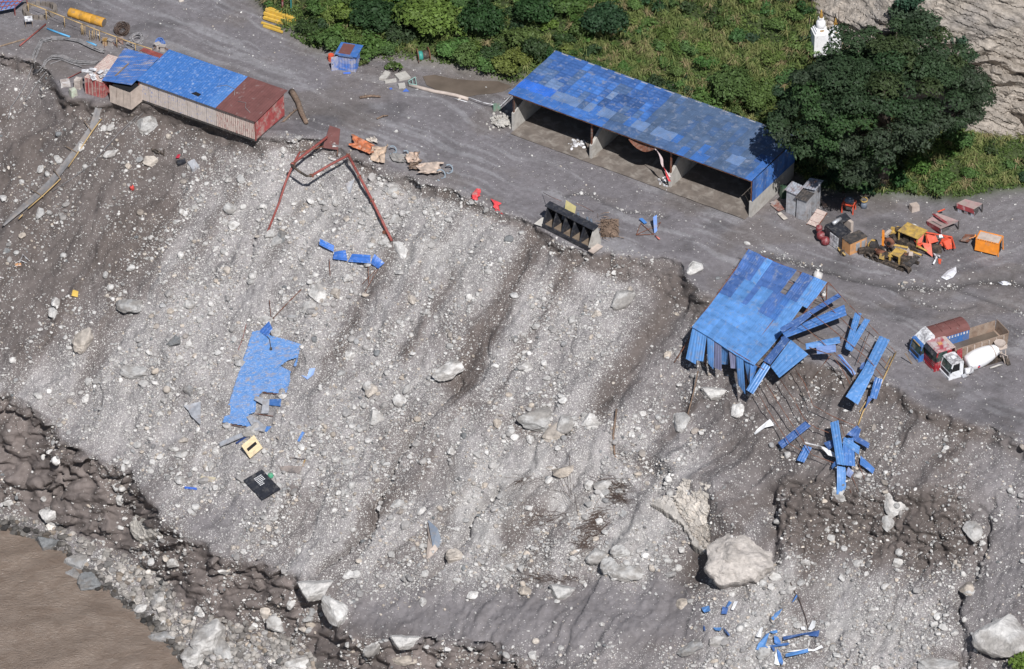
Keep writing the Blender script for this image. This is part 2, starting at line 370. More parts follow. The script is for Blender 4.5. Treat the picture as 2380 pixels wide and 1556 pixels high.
# --- look-up of terrain points by layout position
core_u0, core_v0, stp = -250.0, -200.0, 3.4
iu0 = int(np.argmin(abs(LU - core_u0))); iv0 = int(np.argmin(abs(LV - core_v0)))
def G(u, v):
    u = np.asarray(u, float); v = np.asarray(v, float)
    a = np.clip((u - core_u0) / stp + iu0, 0, len(LU) - 2.01); b = np.clip((v - core_v0) / stp + iv0, 0, len(LV) - 2.01)
    i = a.astype(int); j = b.astype(int); fa = (a - i)[..., None]; fb = (b - j)[..., None]
    return (PW[j, i] * (1 - fa) + PW[j, i + 1] * fa) * (1 - fb) + (PW[j + 1, i] * (1 - fa) + PW[j + 1, i + 1] * fa) * fb
def samp(A, u, v):
    a = np.clip((np.asarray(u) - core_u0) / stp + iu0, 0, len(LU) - 2).astype(int); b = np.clip((np.asarray(v) - core_v0) / stp + iv0, 0, len(LV) - 2).astype(int)
    return A[b, a]
HP = S * ce
def gh(u, v, h=0.0):           # the point h metres above the ground that is seen at (u, v)
    return G(u, v + HP * h) + np.array([0, 0, h])
NW = normals(PW)
# ------------------------------------------------------------------ soil kinds
brown = np.clip(
    .85 * pmask([(-900, 60), (130, 200), (400, 290), (600, 332), (600, 400), (470, 430), (400, 520), (290, 640), (200, 760), (60, 850), (-900, 950)], 14, 40, 90, 81)
    + 1.3 * lmask([(1245, 560), (1160, 715), (1065, 880)], 30, 14, 50, 82) + 1.0 * lmask([(1570, 680), (1490, 800), (1395, 950)], 36, 14, 50, 83) + .7 * lmask([(1330, 600), (1270, 720), (1190, 850)], 16, 10, 50, 87)
    + .8 * lmask([(920, 560), (850, 690), (780, 820)], 26, 16, 60, 84) + .8 * lmask([(1050, 640), (1000, 720), (940, 820)], 20, 16, 60, 85) + .6 * lmask([(560, 420), (470, 560), (380, 680)], 22, 16, 60, 88) + .5 * lmask([(700, 480), (620, 620)], 18, 14, 60, 89)
    + .55 * pmask([(1640, 800), (1870, 850), (2060, 890), (2300, 1000), (2335, 1300), (2200, 1330), (1800, 1290), (1790, 1130), (1660, 1040), (1600, 900)], 12, 30, 80, 86)
    + .7 * scarp * slope + .5 * scarpR + .8 * clif
    + .5 * lmask([(1440, 1050), (1500, 1080), (1530, 1100)], 22, 8) + .45 * lmask([(1215, 1000), (1290, 1010)], 24, 10)
    + .5 * pmask([(1540, 1230), (1650, 1290), (1650, 1400), (1560, 1340)], 6, 10), 0, 1)
brown = np.clip(brown + slope * (sstep(.54, .68, streak) * .4 * sstep(.4, .6, fbm(U / 150, V / 150, 3, 49)) + .55 * sstep(.52, .40, chute) * sstep(.42, .6, fbm(U / 200, V / 200, 2, 50)) - .06), 0, 1)
gravel = np.clip(
    .75 * pmask([(400, 430), (640, 330), (900, 410), (1240, 530), (1500, 640), (1420, 900), (1560, 1060), (1650, 1100), (1560, 1250), (1500, 1345), (780, 1365), (500, 1270), (330, 1090), (120, 990), (-100, 900), (200, 760), (300, 560)], 12, 40, 90, 91)
    + .55 * pmask([(1100, 1000), (1400, 1080), (1570, 1240), (1480, 1345), (1050, 1340), (950, 1210)], 10, 25, 60, 92)
    + .75 * pmask([(1760, 1330), (2050, 1340), (2180, 1400), (2260, 1700), (1640, 1700), (1660, 1420)], 10, 25, 60, 93)
    + .5 * bank + .25 * slope, 0, 1)
gravel = np.clip(gravel * (.35 + 1.15 * (.5 * fbm((U + .67 * V + swp) / 50, V / 200, 4, 94) + .5 * fbm(U / 60, V / 60, 4, 194))) * (1 - .75 * brown) - .25 * pmask([(780, 1390), (1330, 1360), (1560, 1340), (1640, 1420), (1600, 1500), (1080, 1500), (820, 1460)], 6, 18), 0, 1)
nz = fbm(U / 60, V / 60, 5, 95)[..., None]
def C(*a): return np.array(a)
flow = fbm((U + .37 * V) / 210 + .8 * fbm(U / 90, V / 90, 2, 96), (V - .37 * U) / 10 + 6 * fbm(U / 160, V / 120, 3, 97), 5, 98, .62)
flow2 = fbm((U - .8 * V) / 190 + .8 * fbm(U / 90, V / 90, 2, 99), (V + .5 * U) / 9 + 6 * fbm(U / 160, V / 120, 3, 100), 5, 101, .62)
rt = sstep(2050, 2250, U) * (1 - sstep(560, 760, V)); flow = flow * (1 - rt) + flow2 * rt
light = sstep(.52 - .03 * rt, .64, flow) * (.35 + .65 * sstep(.35, .6, fbm(U / 120, V / 70, 3, 102)))
tcol = C(.180, .168, .178) * (.82 + .36 * fbm(U / 70, V / 34, 5, 107)[..., None]); tcol = tcol * (1 - .55 * light[..., None]) + C(.31, .305, .32) * .55 * light[..., None]
damp = sstep(.55, .7, fbm(U / 130 + 3, V / 50, 4, 108))[..., None]; tcol = tcol * (1 - .3 * damp)
tb_ = np.clip(sstep(.5, .68, fbm(U / 150, V / 60, 4, 103)) * .6 + .9 * pmask([Z2(1380, 560), Z2(1600, 590), Z2(2000, 600), Z2(2120, 650), Z2(1950, 720), Z2(1720, 720), Z2(1450, 650)], 5, 8) + .8 * pmask([(1200, 305), (1260, 255), (1880, 470), (1750, 510)], 4)
              + .5 * pmask([(-300, 40), (120, 60), (330, 130), (360, 190), (130, 180), (-300, 100)], 8, 15), 0, 1)[..., None]
tcol = tcol * (1 - .7 * tb_) + C(.150, .127, .112) * .7 * tb_
tcol = tcol * (1 - .85 * chm[..., None]) + C(.085, .08, .082) * .85 * chm[..., None]
scol = C(.166, .150, .150) * (.7 + .6 * nz); chalk = np.clip(pmask([(1100, 1000), (1400, 1080), (1570, 1240), (1480, 1345), (1050, 1340), (950, 1210)], 12, 40, 70, 92) + pmask([(1760, 1340), (2050, 1350), (2120, 1450), (2000, 1560), (1680, 1560), (1680, 1420)], 12, 40, 70, 93) + .6 * pmask([(700, 340), (1000, 450), (1250, 580), (1150, 700), (900, 640), (640, 560)], 16, 50, 80, 94), 0, 1)[..., None] * sstep(.38, .6, fbm(U / 55, V / 55, 4, 195))[..., None]
scol = scol * (1 - gravel[..., None]) + C(.252, .236, .238) * (.6 + .8 * nz) * gravel[..., None]
bcol = C(.112, .092, .083) * (.75 + .5 * nz)
scol = scol * (1 - .6 * chalk) + C(.40, .385, .375) * .6 * chalk
cl3 = np.clip(clif, 0, 1)[..., None]; bcol = bcol * (1 + .5 * cl3)
scol = scol * (1 - .88 * brown[..., None]) + bcol * .88 * brown[..., None]
greyflat = pmask([(800, 1400), (1000, 1375), (1330, 1360), (1560, 1335), (1640, 1400), (1600, 1480), (1300, 1530), (1080, 1490), (820, 1455)], 6, 18)[..., None] * .75
greyflat = np.clip(greyflat + .8 * pmask([(430, 1200), (560, 1150), (640, 1150), (560, 1230), (440, 1260)], 4, 10)[..., None] + .6 * pmask([(2240, 1050), (2380, 1040), (2700, 1200), (2700, 1700), (2260, 1500), (2310, 1290)], 8, 15)[..., None], 0, 1)
scol = scol * (1 - greyflat) + C(.205, .192, .198) * (.8 + .4 * nz) * greyflat
wet = sstep(34, 0, wa - V)[..., None] * bank[..., None]
scol = scol * (1 - .6 * wet) + C(.06, .055, .052) * .6 * wet
hcol = C(.045, .062, .022) * (.6 + .8 * nz)
rcol = C(.43, .385, .34) * (.74 + .52 * fbm(U / 45, V / 25, 5, 105)[..., None])
rg = sstep(.5, .75, fbm(U / 90 + V / 90, V / 60, 4, 106))[..., None]; rcol = rcol * (1 - .5 * rg) + C(.27, .255, .25) * .5 * rg
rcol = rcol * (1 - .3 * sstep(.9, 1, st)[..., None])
# thin soil strip at the foot of the hillside
foot = (sstep(40, 0, hb - V) * (U < 1250))[..., None]; hcol = hcol * (1 - .8 * foot) + C(.19, .17, .155) * .8 * foot
tw = (terr / (terr + slope + clif + bank + 1e-6))[..., None]
lower = tcol * tw + scol * (1 - tw)
colr = lower * (1 - hills[..., None]) + hcol * hills[..., None]
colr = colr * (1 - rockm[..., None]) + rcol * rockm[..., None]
grv = np.clip((gravel + .06 * (1 - brown)) * (1 - .7 * greyflat[..., 0]) * (1 - tw[..., 0]) + .02 * tw[..., 0], 0, 1) * (1 - hills) * (1 - rockm)

def ground_mat():
    m_, n, l, bs = nodes('ground')
    at = n.new('ShaderNodeAttribute'); at.attribute_name = 'col'; ag = n.new('ShaderNodeAttribute'); ag.attribute_name = 'gravel'
    geo = n.new('ShaderNodeNewGeometry'); co = geo.outputs['Position']
    n1 = noise_node(n, l, co, 1.1, 8, .68); r1 = ramp(n, l, n1.outputs[0], .25, .75, (.72, .71, .70, 1), (1.28, 1.28, 1.29, 1))
    c = mixc(n, l, 1, at.outputs['Color'], r1.outputs[0], 'MULTIPLY')
    hs_ = []
    for sc_, lo, hi in ((2.3, .40, .28), (4.2, .44, .30), (8.0, .36, .24)):
        vo = n.new('ShaderNodeTexVoronoi'); vo.inputs['Scale'].default_value = sc_; vo.distance = 'MANHATTAN' if sc_ < 5 else 'EUCLIDEAN'; l.new(co, vo.inputs['Vector'])
        d = ramp(n, l, vo.outputs['Distance'], hi, lo, (1, 1, 1, 1), (0, 0, 0, 1))
        sp = n.new('ShaderNodeSeparateColor'); l.new(vo.outputs['Color'], sp.inputs[0])
        th = n.new('ShaderNodeMath'); th.operation = 'LESS_THAN'; l.new(sp.outputs[0], th.inputs[0]); l.new(ag.outputs['Fac'], th.inputs[1])
        f = n.new('ShaderNodeMath'); f.operation = 'MULTIPLY'; l.new(d.outputs[0], f.inputs[0]); l.new(th.outputs[0], f.inputs[1])
        stone = ramp(n, l, sp.outputs[1], 0, 1, (.34, .325, .31, 1), (.74, .72, .69, 1))
        c = mixc(n, l, f.outputs[0], c, stone.outputs[0]); hs_.append(f.outputs[0])
    l.new(c, bs.inputs['Base Color']); bs.inputs['Roughness'].default_value = .82; bs.inputs['Specular IOR Level'].default_value = .3
    ad = n.new('ShaderNodeMath'); ad.operation = 'ADD'; n5 = noise_node(n, l, co, 3.2, 8, .7)
    l.new(n5.outputs[0], ad.inputs[0]); mm = n.new('ShaderNodeMath'); mm.operation = 'MULTIPLY'; l.new(hs_[0], mm.inputs[0]); mm.inputs[1].default_value = .35; l.new(mm.outputs[0], ad.inputs[1])
    bump(n, l, bs, ad.outputs[0], .75, .22)
ground_mat()
def rock_mat(name, patch=True):
    m_, n, l, bs = nodes(name)
    at = n.new('ShaderNodeAttribute'); at.attribute_name = 'col'; geo = n.new('ShaderNodeNewGeometry'); co = geo.outputs['Position']
    n1 = noise_node(n, l, co, 1.3, 9, .7, .4); r1 = ramp(n, l, n1.outputs[0], .28, .72, (.7, .69, .68, 1), (1.22, 1.21, 1.2, 1))
    c = mixc(n, l, 1, at.outputs['Color'], r1.outputs[0], 'MULTIPLY')
    n2 = noise_node(n, l, co, .35, 6, .6); r2 = ramp(n, l, n2.outputs[0], .55, .75, cb=(.6, .6, .6, 1))
    if patch: c = mixc(n, l, r2.outputs[0], c, (.27, .255, .25))
    l.new(c, bs.inputs['Base Color']); bs.inputs['Roughness'].default_value = .85; bs.inputs['Specular IOR Level'].default_value = .25
    n5 = noise_node(n, l, co, 2.4, 9, .72, .6); bump(n, l, bs, n5.outputs[0], 1.0, .35)
rock_mat('rock_face')
# split the sheet into its pieces
ny, nx = U.shape
idx = np.arange(ny * nx).reshape(ny, nx)
quads = np.stack([idx[:-1, :-1], idx[1:, :-1], idx[1:, 1:], idx[:-1, 1:]], -1)
def cen4(A): return (A[:-1, :-1] + A[1:, :-1] + A[1:, 1:] + A[:-1, 1:]) / 4
cu, cv = cen4(U), cen4(V)
zone = np.where(cv < cen4(hb), np.where(cen4(rockm) > .5, 4, 3), np.where(cv <= cen4(edge), 0, np.where(cv <= cen4(cb), 1, 2)))
for zi, nm, mt in ((0, 'mud_terrace', 'ground'), (1, 'landslide_slope', 'ground'), (2, 'river_bank', 'ground'), (3, 'hillside', 'ground'), (4, 'rock_cliff', 'rock_face')):
    fq = quads[zone == zi]; used, inv = np.unique(fq.ravel(), return_inverse=True)
    me = fast_mesh(nm, PW.reshape(-1, 3)[used], inv.reshape(-1, 4), mat=mt, smooth=(zi != 4), col=colr.reshape(-1, 3)[used], attrs={'gravel': grv.ravel()[used]})
    tag(link(nm, me), kind='structure')
# river
def water_mat():
    m_, n, l, bs = nodes('silty_water')
    geo = n.new('ShaderNodeNewGeometry'); mp = n.new('ShaderNodeMapping'); l.new(geo.outputs['Position'], mp.inputs[0])
    mp.inputs['Rotation'].default_value = (0, 0, R(40)); mp.inputs['Scale'].default_value = (.6, 1, 1)
    n1 = noise_node(n, l, mp.outputs[0], .5, 6, .6, 1.2); r1 = ramp(n, l, n1.outputs[0], .3, .75, (.175, .132, .104, 1), (.25, .20, .165, 1))
    l.new(r1.outputs[0], bs.inputs['Base Color']); bs.inputs['Roughness'].default_value = .32
    n2 = noise_node(n, l, mp.outputs[0], 1.3, 8, .62, 2.6); bump(n, l, bs, n2.outputs[0], .75, .35)
water_mat()
cw = W(100, 1500, ZR)
rv = fast_mesh('river', [(cw[0] - 900, cw[1] - 900, ZR), (cw[0] + 900, cw[1] - 900, ZR), (cw[0] + 900, cw[1] + 220, ZR), (cw[0] - 900, cw[1] + 220, ZR)], [(0, 1, 2, 3)], mat='silty_water')
def wave_sheet():
    n_ = 150; xs = np.linspace(-70, 60, n_); ys = np.linspace(-90, 40, n_)
    X, Yv = np.meshgrid(xs, ys); a = R(40); s_ = X * math.cos(a) + Yv * math.sin(a); t_ = -X * math.sin(a) + Yv * math.cos(a)
    zz = (fbm(s_ / 4 + 40, t_ / 1.9 + 40 + .8 * np.sin(s_ / 7), 5, 120, .6) - .5) * 1.0
    return np.stack([cw[0] + X, cw[1] + Yv, ZR + .12 + zz], -1)
wv = wave_sheet(); nn_ = wv.shape[0]; ii = np.arange(nn_ * nn_).reshape(nn_, nn_)
tag(link('river', fast_mesh('river', wv.reshape(-1, 3), np.stack([ii[:-1, :-1], ii[:-1, 1:], ii[1:, 1:], ii[1:, :-1]], -1).reshape(-1, 4), mat='silty_water', smooth=True)), kind='structure')
# ------------------------------------------------------------------ paints and stuffs
rock_mat('stone', False)
BLUES = [(.055, .15, .41), (.045, .11, .30), (.07, .125, .25), (.06, .165, .43), (.14, .22, .39), (.038, .085, .22), (.08, .125, .215)]
pbr('blue_sheet', None, .5, 0, .2, .8, .2, (.22, .25, .33), 1.2, None, bumps=.12)
pbr('blue_sheet_worn', None, .5, 0, .18, 1.4, .3, (.36, .32, .31), .8, (.16, .10, .08), .12, .2, aniso=(R(-22), (.5, 2.6, 1)))
pbr('blue_sheet_clean', None, .4, 0, .12, 1.2, .2, (.30, .38, .56), 2.4, None, bumps=.1)
pbr('paint', None, .5, 0, .15, 2, .22)
pbr('paint_muddy', None, .55, 0, .18, 2, .55, (.33, .28, .255), 1.3)
pbr('rust', (.16, .065, .04), .8, 0, .35, 3, .3)
pbr('red_steel', (.27, .075, .065), .6, 0, .25, 2, .25, (.12, .06, .05))
pbr('brown_sheet', (.165, .072, .066), .55, 0, .14, 1, .06, (.30, .24, .23), 1.1)
pbr('red_wall', (.33, .075, .075), .6, 0, .22, 2, .34, (.40, .32, .29), .8)
pbr('mud_wall', (.46, .39, .345), .8, 0, .16, 1.4, .2, (.36, .29, .25), .7, None)
pbr('mud_wall_blue', (.52, .455, .42), .75, 0, .12, 1.4, .12, (.42, .35, .31), .7, (.22, .27, .50), .16)
pbr('mud_wall_red', (.50, .41, .37), .75, 0, .12, 1.4, .15, (.40, .33, .29), .7, (.32, .14, .13), .30, aniso=(0, (2.2, 2.2, .4)))
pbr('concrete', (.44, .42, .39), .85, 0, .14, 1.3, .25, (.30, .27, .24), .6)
pbr('concrete_dark_shade', (.085, .08, .08), .85, 0, .2, 1.3, .2, (.12, .1, .09))  # dark tone paints the shed's interior shade into its back and gable walls
pbr('mud_floor', (.165, .140, .122), .7, 0, .2, .9, .3, (.30, .27, .24), .7)
pbr('galvanised', (.46, .47, .50), .45, .35, .2, 2.2, .25, (.33, .27, .24), 1.2)
pbr('galv_rusty', (.42, .44, .50), .45, .3, .2, 3, .35, (.20, .10, .07), 1.6)
pbr('black_steel', (.034, .036, .045), .45, .2, .3, 2, .26, (.13, .125, .125), 1.8)
pbr('dark_steel', (.075, .07, .07), .55, .3, .35, 3, .3, (.18, .15, .13), 2)
pbr('grease', (.055, .047, .042), .6, .2, .5, 4, .4, (.17, .13, .10), 2.4)
pbr('white_paint', (.78, .78, .79), .4, 0, .06, 2, .1, (.36, .34, .35), 1.6)
pbr('white_mud', (.74, .74, .76), .45, 0, .08, 2, .48, (.20, .19, .20), 1.7)
pbr('yellow_ochre', (.50, .33, .09), .55, 0, .2, 2, .35, (.22, .16, .10), 1.8)
pbr('orange_paint', (.72, .24, .03), .5, 0, .15, 2, .2, (.30, .22, .17), 1.5)
pbr('orange_dull', (.56, .29, .13), .6, 0, .15, 2, .22, (.30, .24, .20), 1.5)
pbr('red_paint', (.62, .09, .045), .5, 0, .18, 2, .2, (.30, .2, .17), 1.6)
pbr('maroon', (.20, .035, .04), .5, 0, .2, 2, .25, (.40, .30, .30), 1.2)
pbr('wood', (.20, .145, .10), .85, 0, .3, 3, .3, (.30, .24, .20), 2)
pbr('bamboo', (.46, .32, .15), .7, 0, .2, 4, .2, (.25, .19, .13), 2)
pbr('driftwood', (.17, .12, .09), .9, 0, .4, 5, .3, (.28, .2, .15), 3)
pbr('twig', (.085, .06, .05), .9, 0, .4, 5, .2, (.16, .12, .1), 3)
pbr('cable', (.19, .185, .19), .65, 0, .4, 3, .35, (.26, .24, .24), 2)
pbr('wire', (.30, .29, .30), .6, .2, .3, 5, .2, (.2, .16, .14), 3)
pbr('mesh_net', (.20, .195, .20), .8, 0, .25, 2, .4, (.24, .21, .19), 1)
pbr('cloth', None, .85, 0, .2, 2, .2, (.42, .36, .32), 1.5)
pbr('plastic', None, .45, 0, .1, 2, .1)
pbr('glass', (.035, .06, .055), .12, 0, .3, 2, .22, (.17, .17, .16), 1.3)
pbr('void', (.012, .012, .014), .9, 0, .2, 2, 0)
pbr('muddy_water', (.135, .108, .088), .28, 0, .2, .4, .0, bumps=.05)
pbr('gold', (.50, .30, .08), .4, .3, .15, 3, .1)

def pipe(name, pts, r, mat, label, cat, group=None, n=7, r2=None, color=None, smooth=True):
    return tag(MB().tube(pts, r, n, r2).build(name, mat, smooth=smooth, color=color), label, cat, group)
def ghz(Zf, pts, h=0.0): 
    out = []
    for p in pts:
        hh = p[2] if len(p) > 2 else h
        out.append(gh(*Zf(p[0], p[1]), hh))
    return out

# ------------------------------------------------------------------ long open shed
a0 = W(1192, 304); b0 = W(1743, 505)
F = Frame(a0, b0 - a0); L = float(np.linalg.norm(b0 - a0)); DP = 10.3; HF = 5.7; HB = 5.9
shed = thing('storage_shed', 'long open-fronted storage shed under a patchwork of blue roof sheets', 'shed', a0)
NC, NR = 36, 6
cw_ = (L + .7) / NC; rh = (DP + .7) / NR
def roofz(y): return HF + (HB - HF) * y / DP
# shared sheet meshes: raised-arch sheets and plain sheets
def sheet_mesh(kind):
    mb = MB(); FF = Frame((0, 0, 0)); t = math.atan2(HB - HF, DP)
    mb.box(FF, 0.0, cw_ + .03, 0, rh + .10, 0, .035)
    if kind == 'arch':
        for k in range(3):
            y0 = .12 + k * rh / 3
            mb.raw([(.12, y0, .036), (cw_ - .12, y0, .036), (cw_ - .2, y0 + .2, .15), (.2, y0 + .2, .15), (.12, y0 + .34, .036), (cw_ - .12, y0 + .34, .036)], [(0, 1, 2, 3), (3, 2, 5, 4), (0, 3, 4), (1, 5, 2)])
    else:
        for k in range(3):
            x0 = .1 + k * cw_ / 3
            mb.box(FF, x0, x0 + .07, 0, rh + .1, .036, .07)
    return mb
sm = {}
for kd in ('arch', 'plain'):
    ob = sheet_mesh(kd).build('roof_sheet', 'blue_sheet', origin=(0, 0, 0)); sm[kd] = ob.data; bpy.data.objects.remove(ob)
rotz = math.atan2(F.x[1], F.x[0])
rr = random.Random(3)
for i in range(NC):
    for j in range(NR):
        x = -.4 + i * cw_; y = -.5 + j * rh
        fx = i / NC; arch = (j >= 2 and fx < .50) or rr.random() < .12
        if j == 0: c = BLUES[0] if fx < .38 else BLUES[2] if fx < .5 else rr.choice([BLUES[2], BLUES[2], BLUES[6], BLUES[0]])
        elif j == 1: c = (.045, .16, .58) if fx < .13 else BLUES[4] if fx < .62 and rr.random() < .75 else rr.choice([BLUES[6], BLUES[2], BLUES[4], BLUES[0]])
        elif fx < .5: c = [BLUES[1], BLUES[1], BLUES[2], BLUES[0], BLUES[1], BLUES[4] if j < 4 else BLUES[1], BLUES[5], BLUES[1]][int(8 * vnoise(np.array(i * .37), np.array(j * .9), 5)) % 8]
        else: c = rr.choice([BLUES[6]] * 7 + [BLUES[2]] * 2)
        if fx > .93 and j < 3: c = rr.choice([BLUES[0], BLUES[1], BLUES[2]])
        g_ = rr.uniform(.93, 1.07); c = tuple(k * g_ for k in c)
        o = link('roof_sheet', sm['arch' if arch else 'plain'], parent=shed)
        o.location = (F(x, y, roofz(y) + .05 + .02 * ((i + j) % 2) + .012 * j) - a0).tolist()
        o.rotation_euler = (math.atan2(HB - HF, DP) + rr.uniform(-.004, .004), rr.uniform(-.006, .006), rotz); o.color = (*c, 1)
for k, x in enumerate((0, L / 3, 2 * L / 3, L)):           # partition walls: low concrete stub rising to the back
    t = .35; x0 = x - t / 2
    mb = MB(); prof = [(0, 0), (DP, 0), (DP, 3.6), (2.2, 3.6), (0, 2.3)] if k else [(0, 0), (DP, 0), (DP, 3.9), (2.6, 3.9), (0, 2.9)]
    if k == 3: prof = [(0, 0), (DP, 0), (DP, 3.0), (0, 2.6)]
    n_ = len(prof)
    V_ = [F(x0, y, z - .3) for y, z in prof] + [F(x0 + t, y, z - .3) for y, z in prof]
    mb.raw(V_, [tuple(range(n_ - 1, -1, -1)), tuple(range(n_, 2 * n_))] + [(q_, (q_ + 1) % n_, n_ + (q_ + 1) % n_, n_ + q_) for q_ in range(n_)])
    mb.build('partition_wall', 'concrete', shed)
    MB().box(F, x - .09, x + .09, .15, .33, prof[-1][1] - .3, roofz(0) - .15).build('post', 'rust', shed)
    MB().box(F, x - .09, x + .09, DP - .4, DP - .22, 3.3, roofz(DP) - .15).build('post', 'rust', shed)
MB().box(F, .18, L - .18, DP - .3, DP, -.3, 3.4).build('back_wall', 'concrete_dark_shade', shed)
for k in range(NR + 1): MB().box(F, -.3, L + .25, k * rh - .45, k * rh - .33, roofz(k * rh) - .12, roofz(k * rh) + .02).build('purlin', 'rust', shed)
for k in range(13): MB().box(F, k * (L - .3) / 12, k * (L - .3) / 12 + .1, -.3, DP, HF - .24, HF - .13).build('rafter', 'rust', shed)
for k in range(12):
    MB().corr([F(L + .2, k * DP / 12, 2.35), F(L + .2, (k + 1) * DP / 12 - .02, 2.35), F(L + .2, (k + 1) * DP / 12 - .02, HF - .2), F(L + .2, k * DP / 12, HF - .2)], 4, .04).build('cladding_sheet', 'blue_sheet', shed, color=BLUES[0] if k % 3 else BLUES[1])
MB().corr([F(.1, 0, HF - .25), F(.1, DP, HF - .25), F(.1, DP, 3.7), F(.1, 0.0, 3.0)], 20, .04).build('gable_screen', 'concrete_dark_shade', shed)
MB().box(F, -.55, L + .45, DP + .02, DP + .24, HB - .05, HB + .16).build('ridge_flashing', 'galvanised', shed)
mb = MB().grid(lambda s, t: F(.2 + s * (L - .4), -.9 + t * (DP + .55), .05 + .10 * vnoise(np.array(s * 30), np.array(t * 9), 7)), 60, 18)
mb.build('silt_floor', 'mud_floor', shed, smooth=True)
# things in and at the shed
bn = MB().grid(lambda s, t: F(L * (.612 + .058 * t) + .42 * s * (1 - .3 * t) + .12 * math.sin(t * 7), -.62 + .1 * math.sin(s * 5 + t * 9), HF - .25 - 3.3 * t), 4, 14)
o = bn.build('torn_banner', 'cloth', color=(.62, .50, .50)); tag(o, 'torn red and white plastic banner hanging from the shed eave', 'banner')
MB().grid(lambda s, t: F(L * (.645 + .03 * t) + .30 * s + .08 * math.sin(t * 7), -.66 + .1 * math.sin(s * 5 + t * 5), HF - 2.4 - 1.8 * t), 4, 6).build('red_end', 'cloth', o, color=(.6, .05, .06))
tp = F(L * .545, -.15, HF - .35)
tag(MB().grid(lambda s, t: F(L * (.50 + .11 * s), .2 - .7 * t, HF - .3 - 1.0 * t * math.sin(s * 3.1) - .1 * vnoise(np.array(s * 9), np.array(t * 6), 3)), 12, 5).build('rusty_flap', 'rust'), 'rusty torn sheet sagging under the middle of the shed eave', 'metal sheet')

# ------------------------------------------------------------------ container house on the broken edge
A = W(*Z1(1922, 1050)); B = W(*Z1(1050, 760)); 
hz = .25
A = W(*Z1(1920, 1052), hz); B = W(*Z1(1052, 745), hz); Cc = W(*Z1(2180, 880), hz)
FH = Frame(B, A - B); LH = float(np.linalg.norm(A - B)); DH = abs(float(np.dot(Cc - A, FH.y))); HH = 2.9
house = thing('container_house', 'long mud-splashed site hut with blue and brown sheet roof over the broken edge', 'hut', B)
nW = 12
for k in range(nW):
    x0, x1 = k * LH / nW, (k + 1) * LH / nW - .02; t = k / nW
    mt = 'mud_wall_blue' if t < .62 else 'mud_wall_red'
    MB().corr([FH(x0, 0, 0), FH(x1, 0, 0), FH(x1, 0, HH), FH(x0, 0, HH)], 5, -.012 if t < .62 else -.035).build('wall_panel', mt, house)
for k in range(5):
    y0, y1 = k * DH / 5, (k + 1) * DH / 5 - .02
    MB().corr([FH(LH, y0, 0), FH(LH, y1, 0), FH(LH, y1, HH + .35 * (k + 1) / 5), FH(LH, y0, HH + .35 * k / 5)], 5, .06).build('wall_panel', 'red_wall', house)
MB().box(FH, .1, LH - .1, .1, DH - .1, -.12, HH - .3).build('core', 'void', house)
MB().box(FH, 0, LH, 0, DH, -.3, -.1).build('floor_frame', 'dark_steel', house)
MB().box(FH, LH - .02, LH + .1, -.06, .06, -.1, HH).build('corner_post', 'red_steel', house)
MB().box(FH, -.1, .03, -.06, .06, -.1, HH).build('corner_post', 'red_steel', house)
def rz_(y): return HH + .18 + .5 * y / DH
xs = np.linspace(-.15, LH + .35, 13); sag = random.Random(5)
for k in range(12):
    x0, x1 = xs[k], xs[k + 1] - .01; br = k >= 8
    ys = [-.4, DH * .32, DH * .68, DH + .35] if br else [-.4, DH + .35]
    for j in range(len(ys) - 1):
        y0, y1 = ys[j], ys[j + 1]; dz = .012 * (k % 2) + .015 * j
        mb = MB().corr([FH(x0, y0, rz_(y0) + dz), FH(x1, y0, rz_(y0) + dz), FH(x1, y1, rz_(y1) + dz), FH(x0, y1, rz_(y1) + dz)], 4, .018 if br else .03)
        mb.slab([FH(x0, y0, rz_(y0) + dz - .01), FH(x1, y0, rz_(y0) + dz - .01), FH(x1, y1, rz_(y1) + dz - .01), FH(x0, y1, rz_(y1) + dz - .01)], .03)
        ro = mb.build('roof_sheet', 'brown_sheet' if br else 'blue_sheet_clean', house, color=None if br else ((.055, .16, .43) if k != 7 else (.08, .2, .48)))
        if k == 5 and j == 0:
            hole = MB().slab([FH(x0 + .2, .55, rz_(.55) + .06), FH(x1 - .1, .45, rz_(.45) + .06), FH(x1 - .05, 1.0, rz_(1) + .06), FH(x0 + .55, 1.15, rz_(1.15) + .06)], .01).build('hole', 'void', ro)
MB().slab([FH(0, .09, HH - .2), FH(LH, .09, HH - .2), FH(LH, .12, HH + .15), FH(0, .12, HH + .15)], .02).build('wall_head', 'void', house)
MB().tube([FH(LH * .55, DH * .5, rz_(DH * .5) + .1), FH(LH * .6, DH * .62, rz_(DH * .62) + .1), FH(LH * .68, DH * .6, rz_(DH * .6) + .1), FH(LH * .72, DH * .42, rz_(DH * .42) + .1)], .03, 5).build('loose_wire', 'wire', house, smooth=True)
MB().tube([FH(LH * .78, DH * .3, rz_(DH * .3) + .1), FH(LH * .84, DH * .34, rz_(DH * .34) + .1), FH(LH * .87, DH * .2, rz_(DH * .2) + .1), FH(LH * .93, DH * .12, rz_(DH * .12) + .1)], .03, 5).build('loose_wire', 'wire', house, smooth=True)
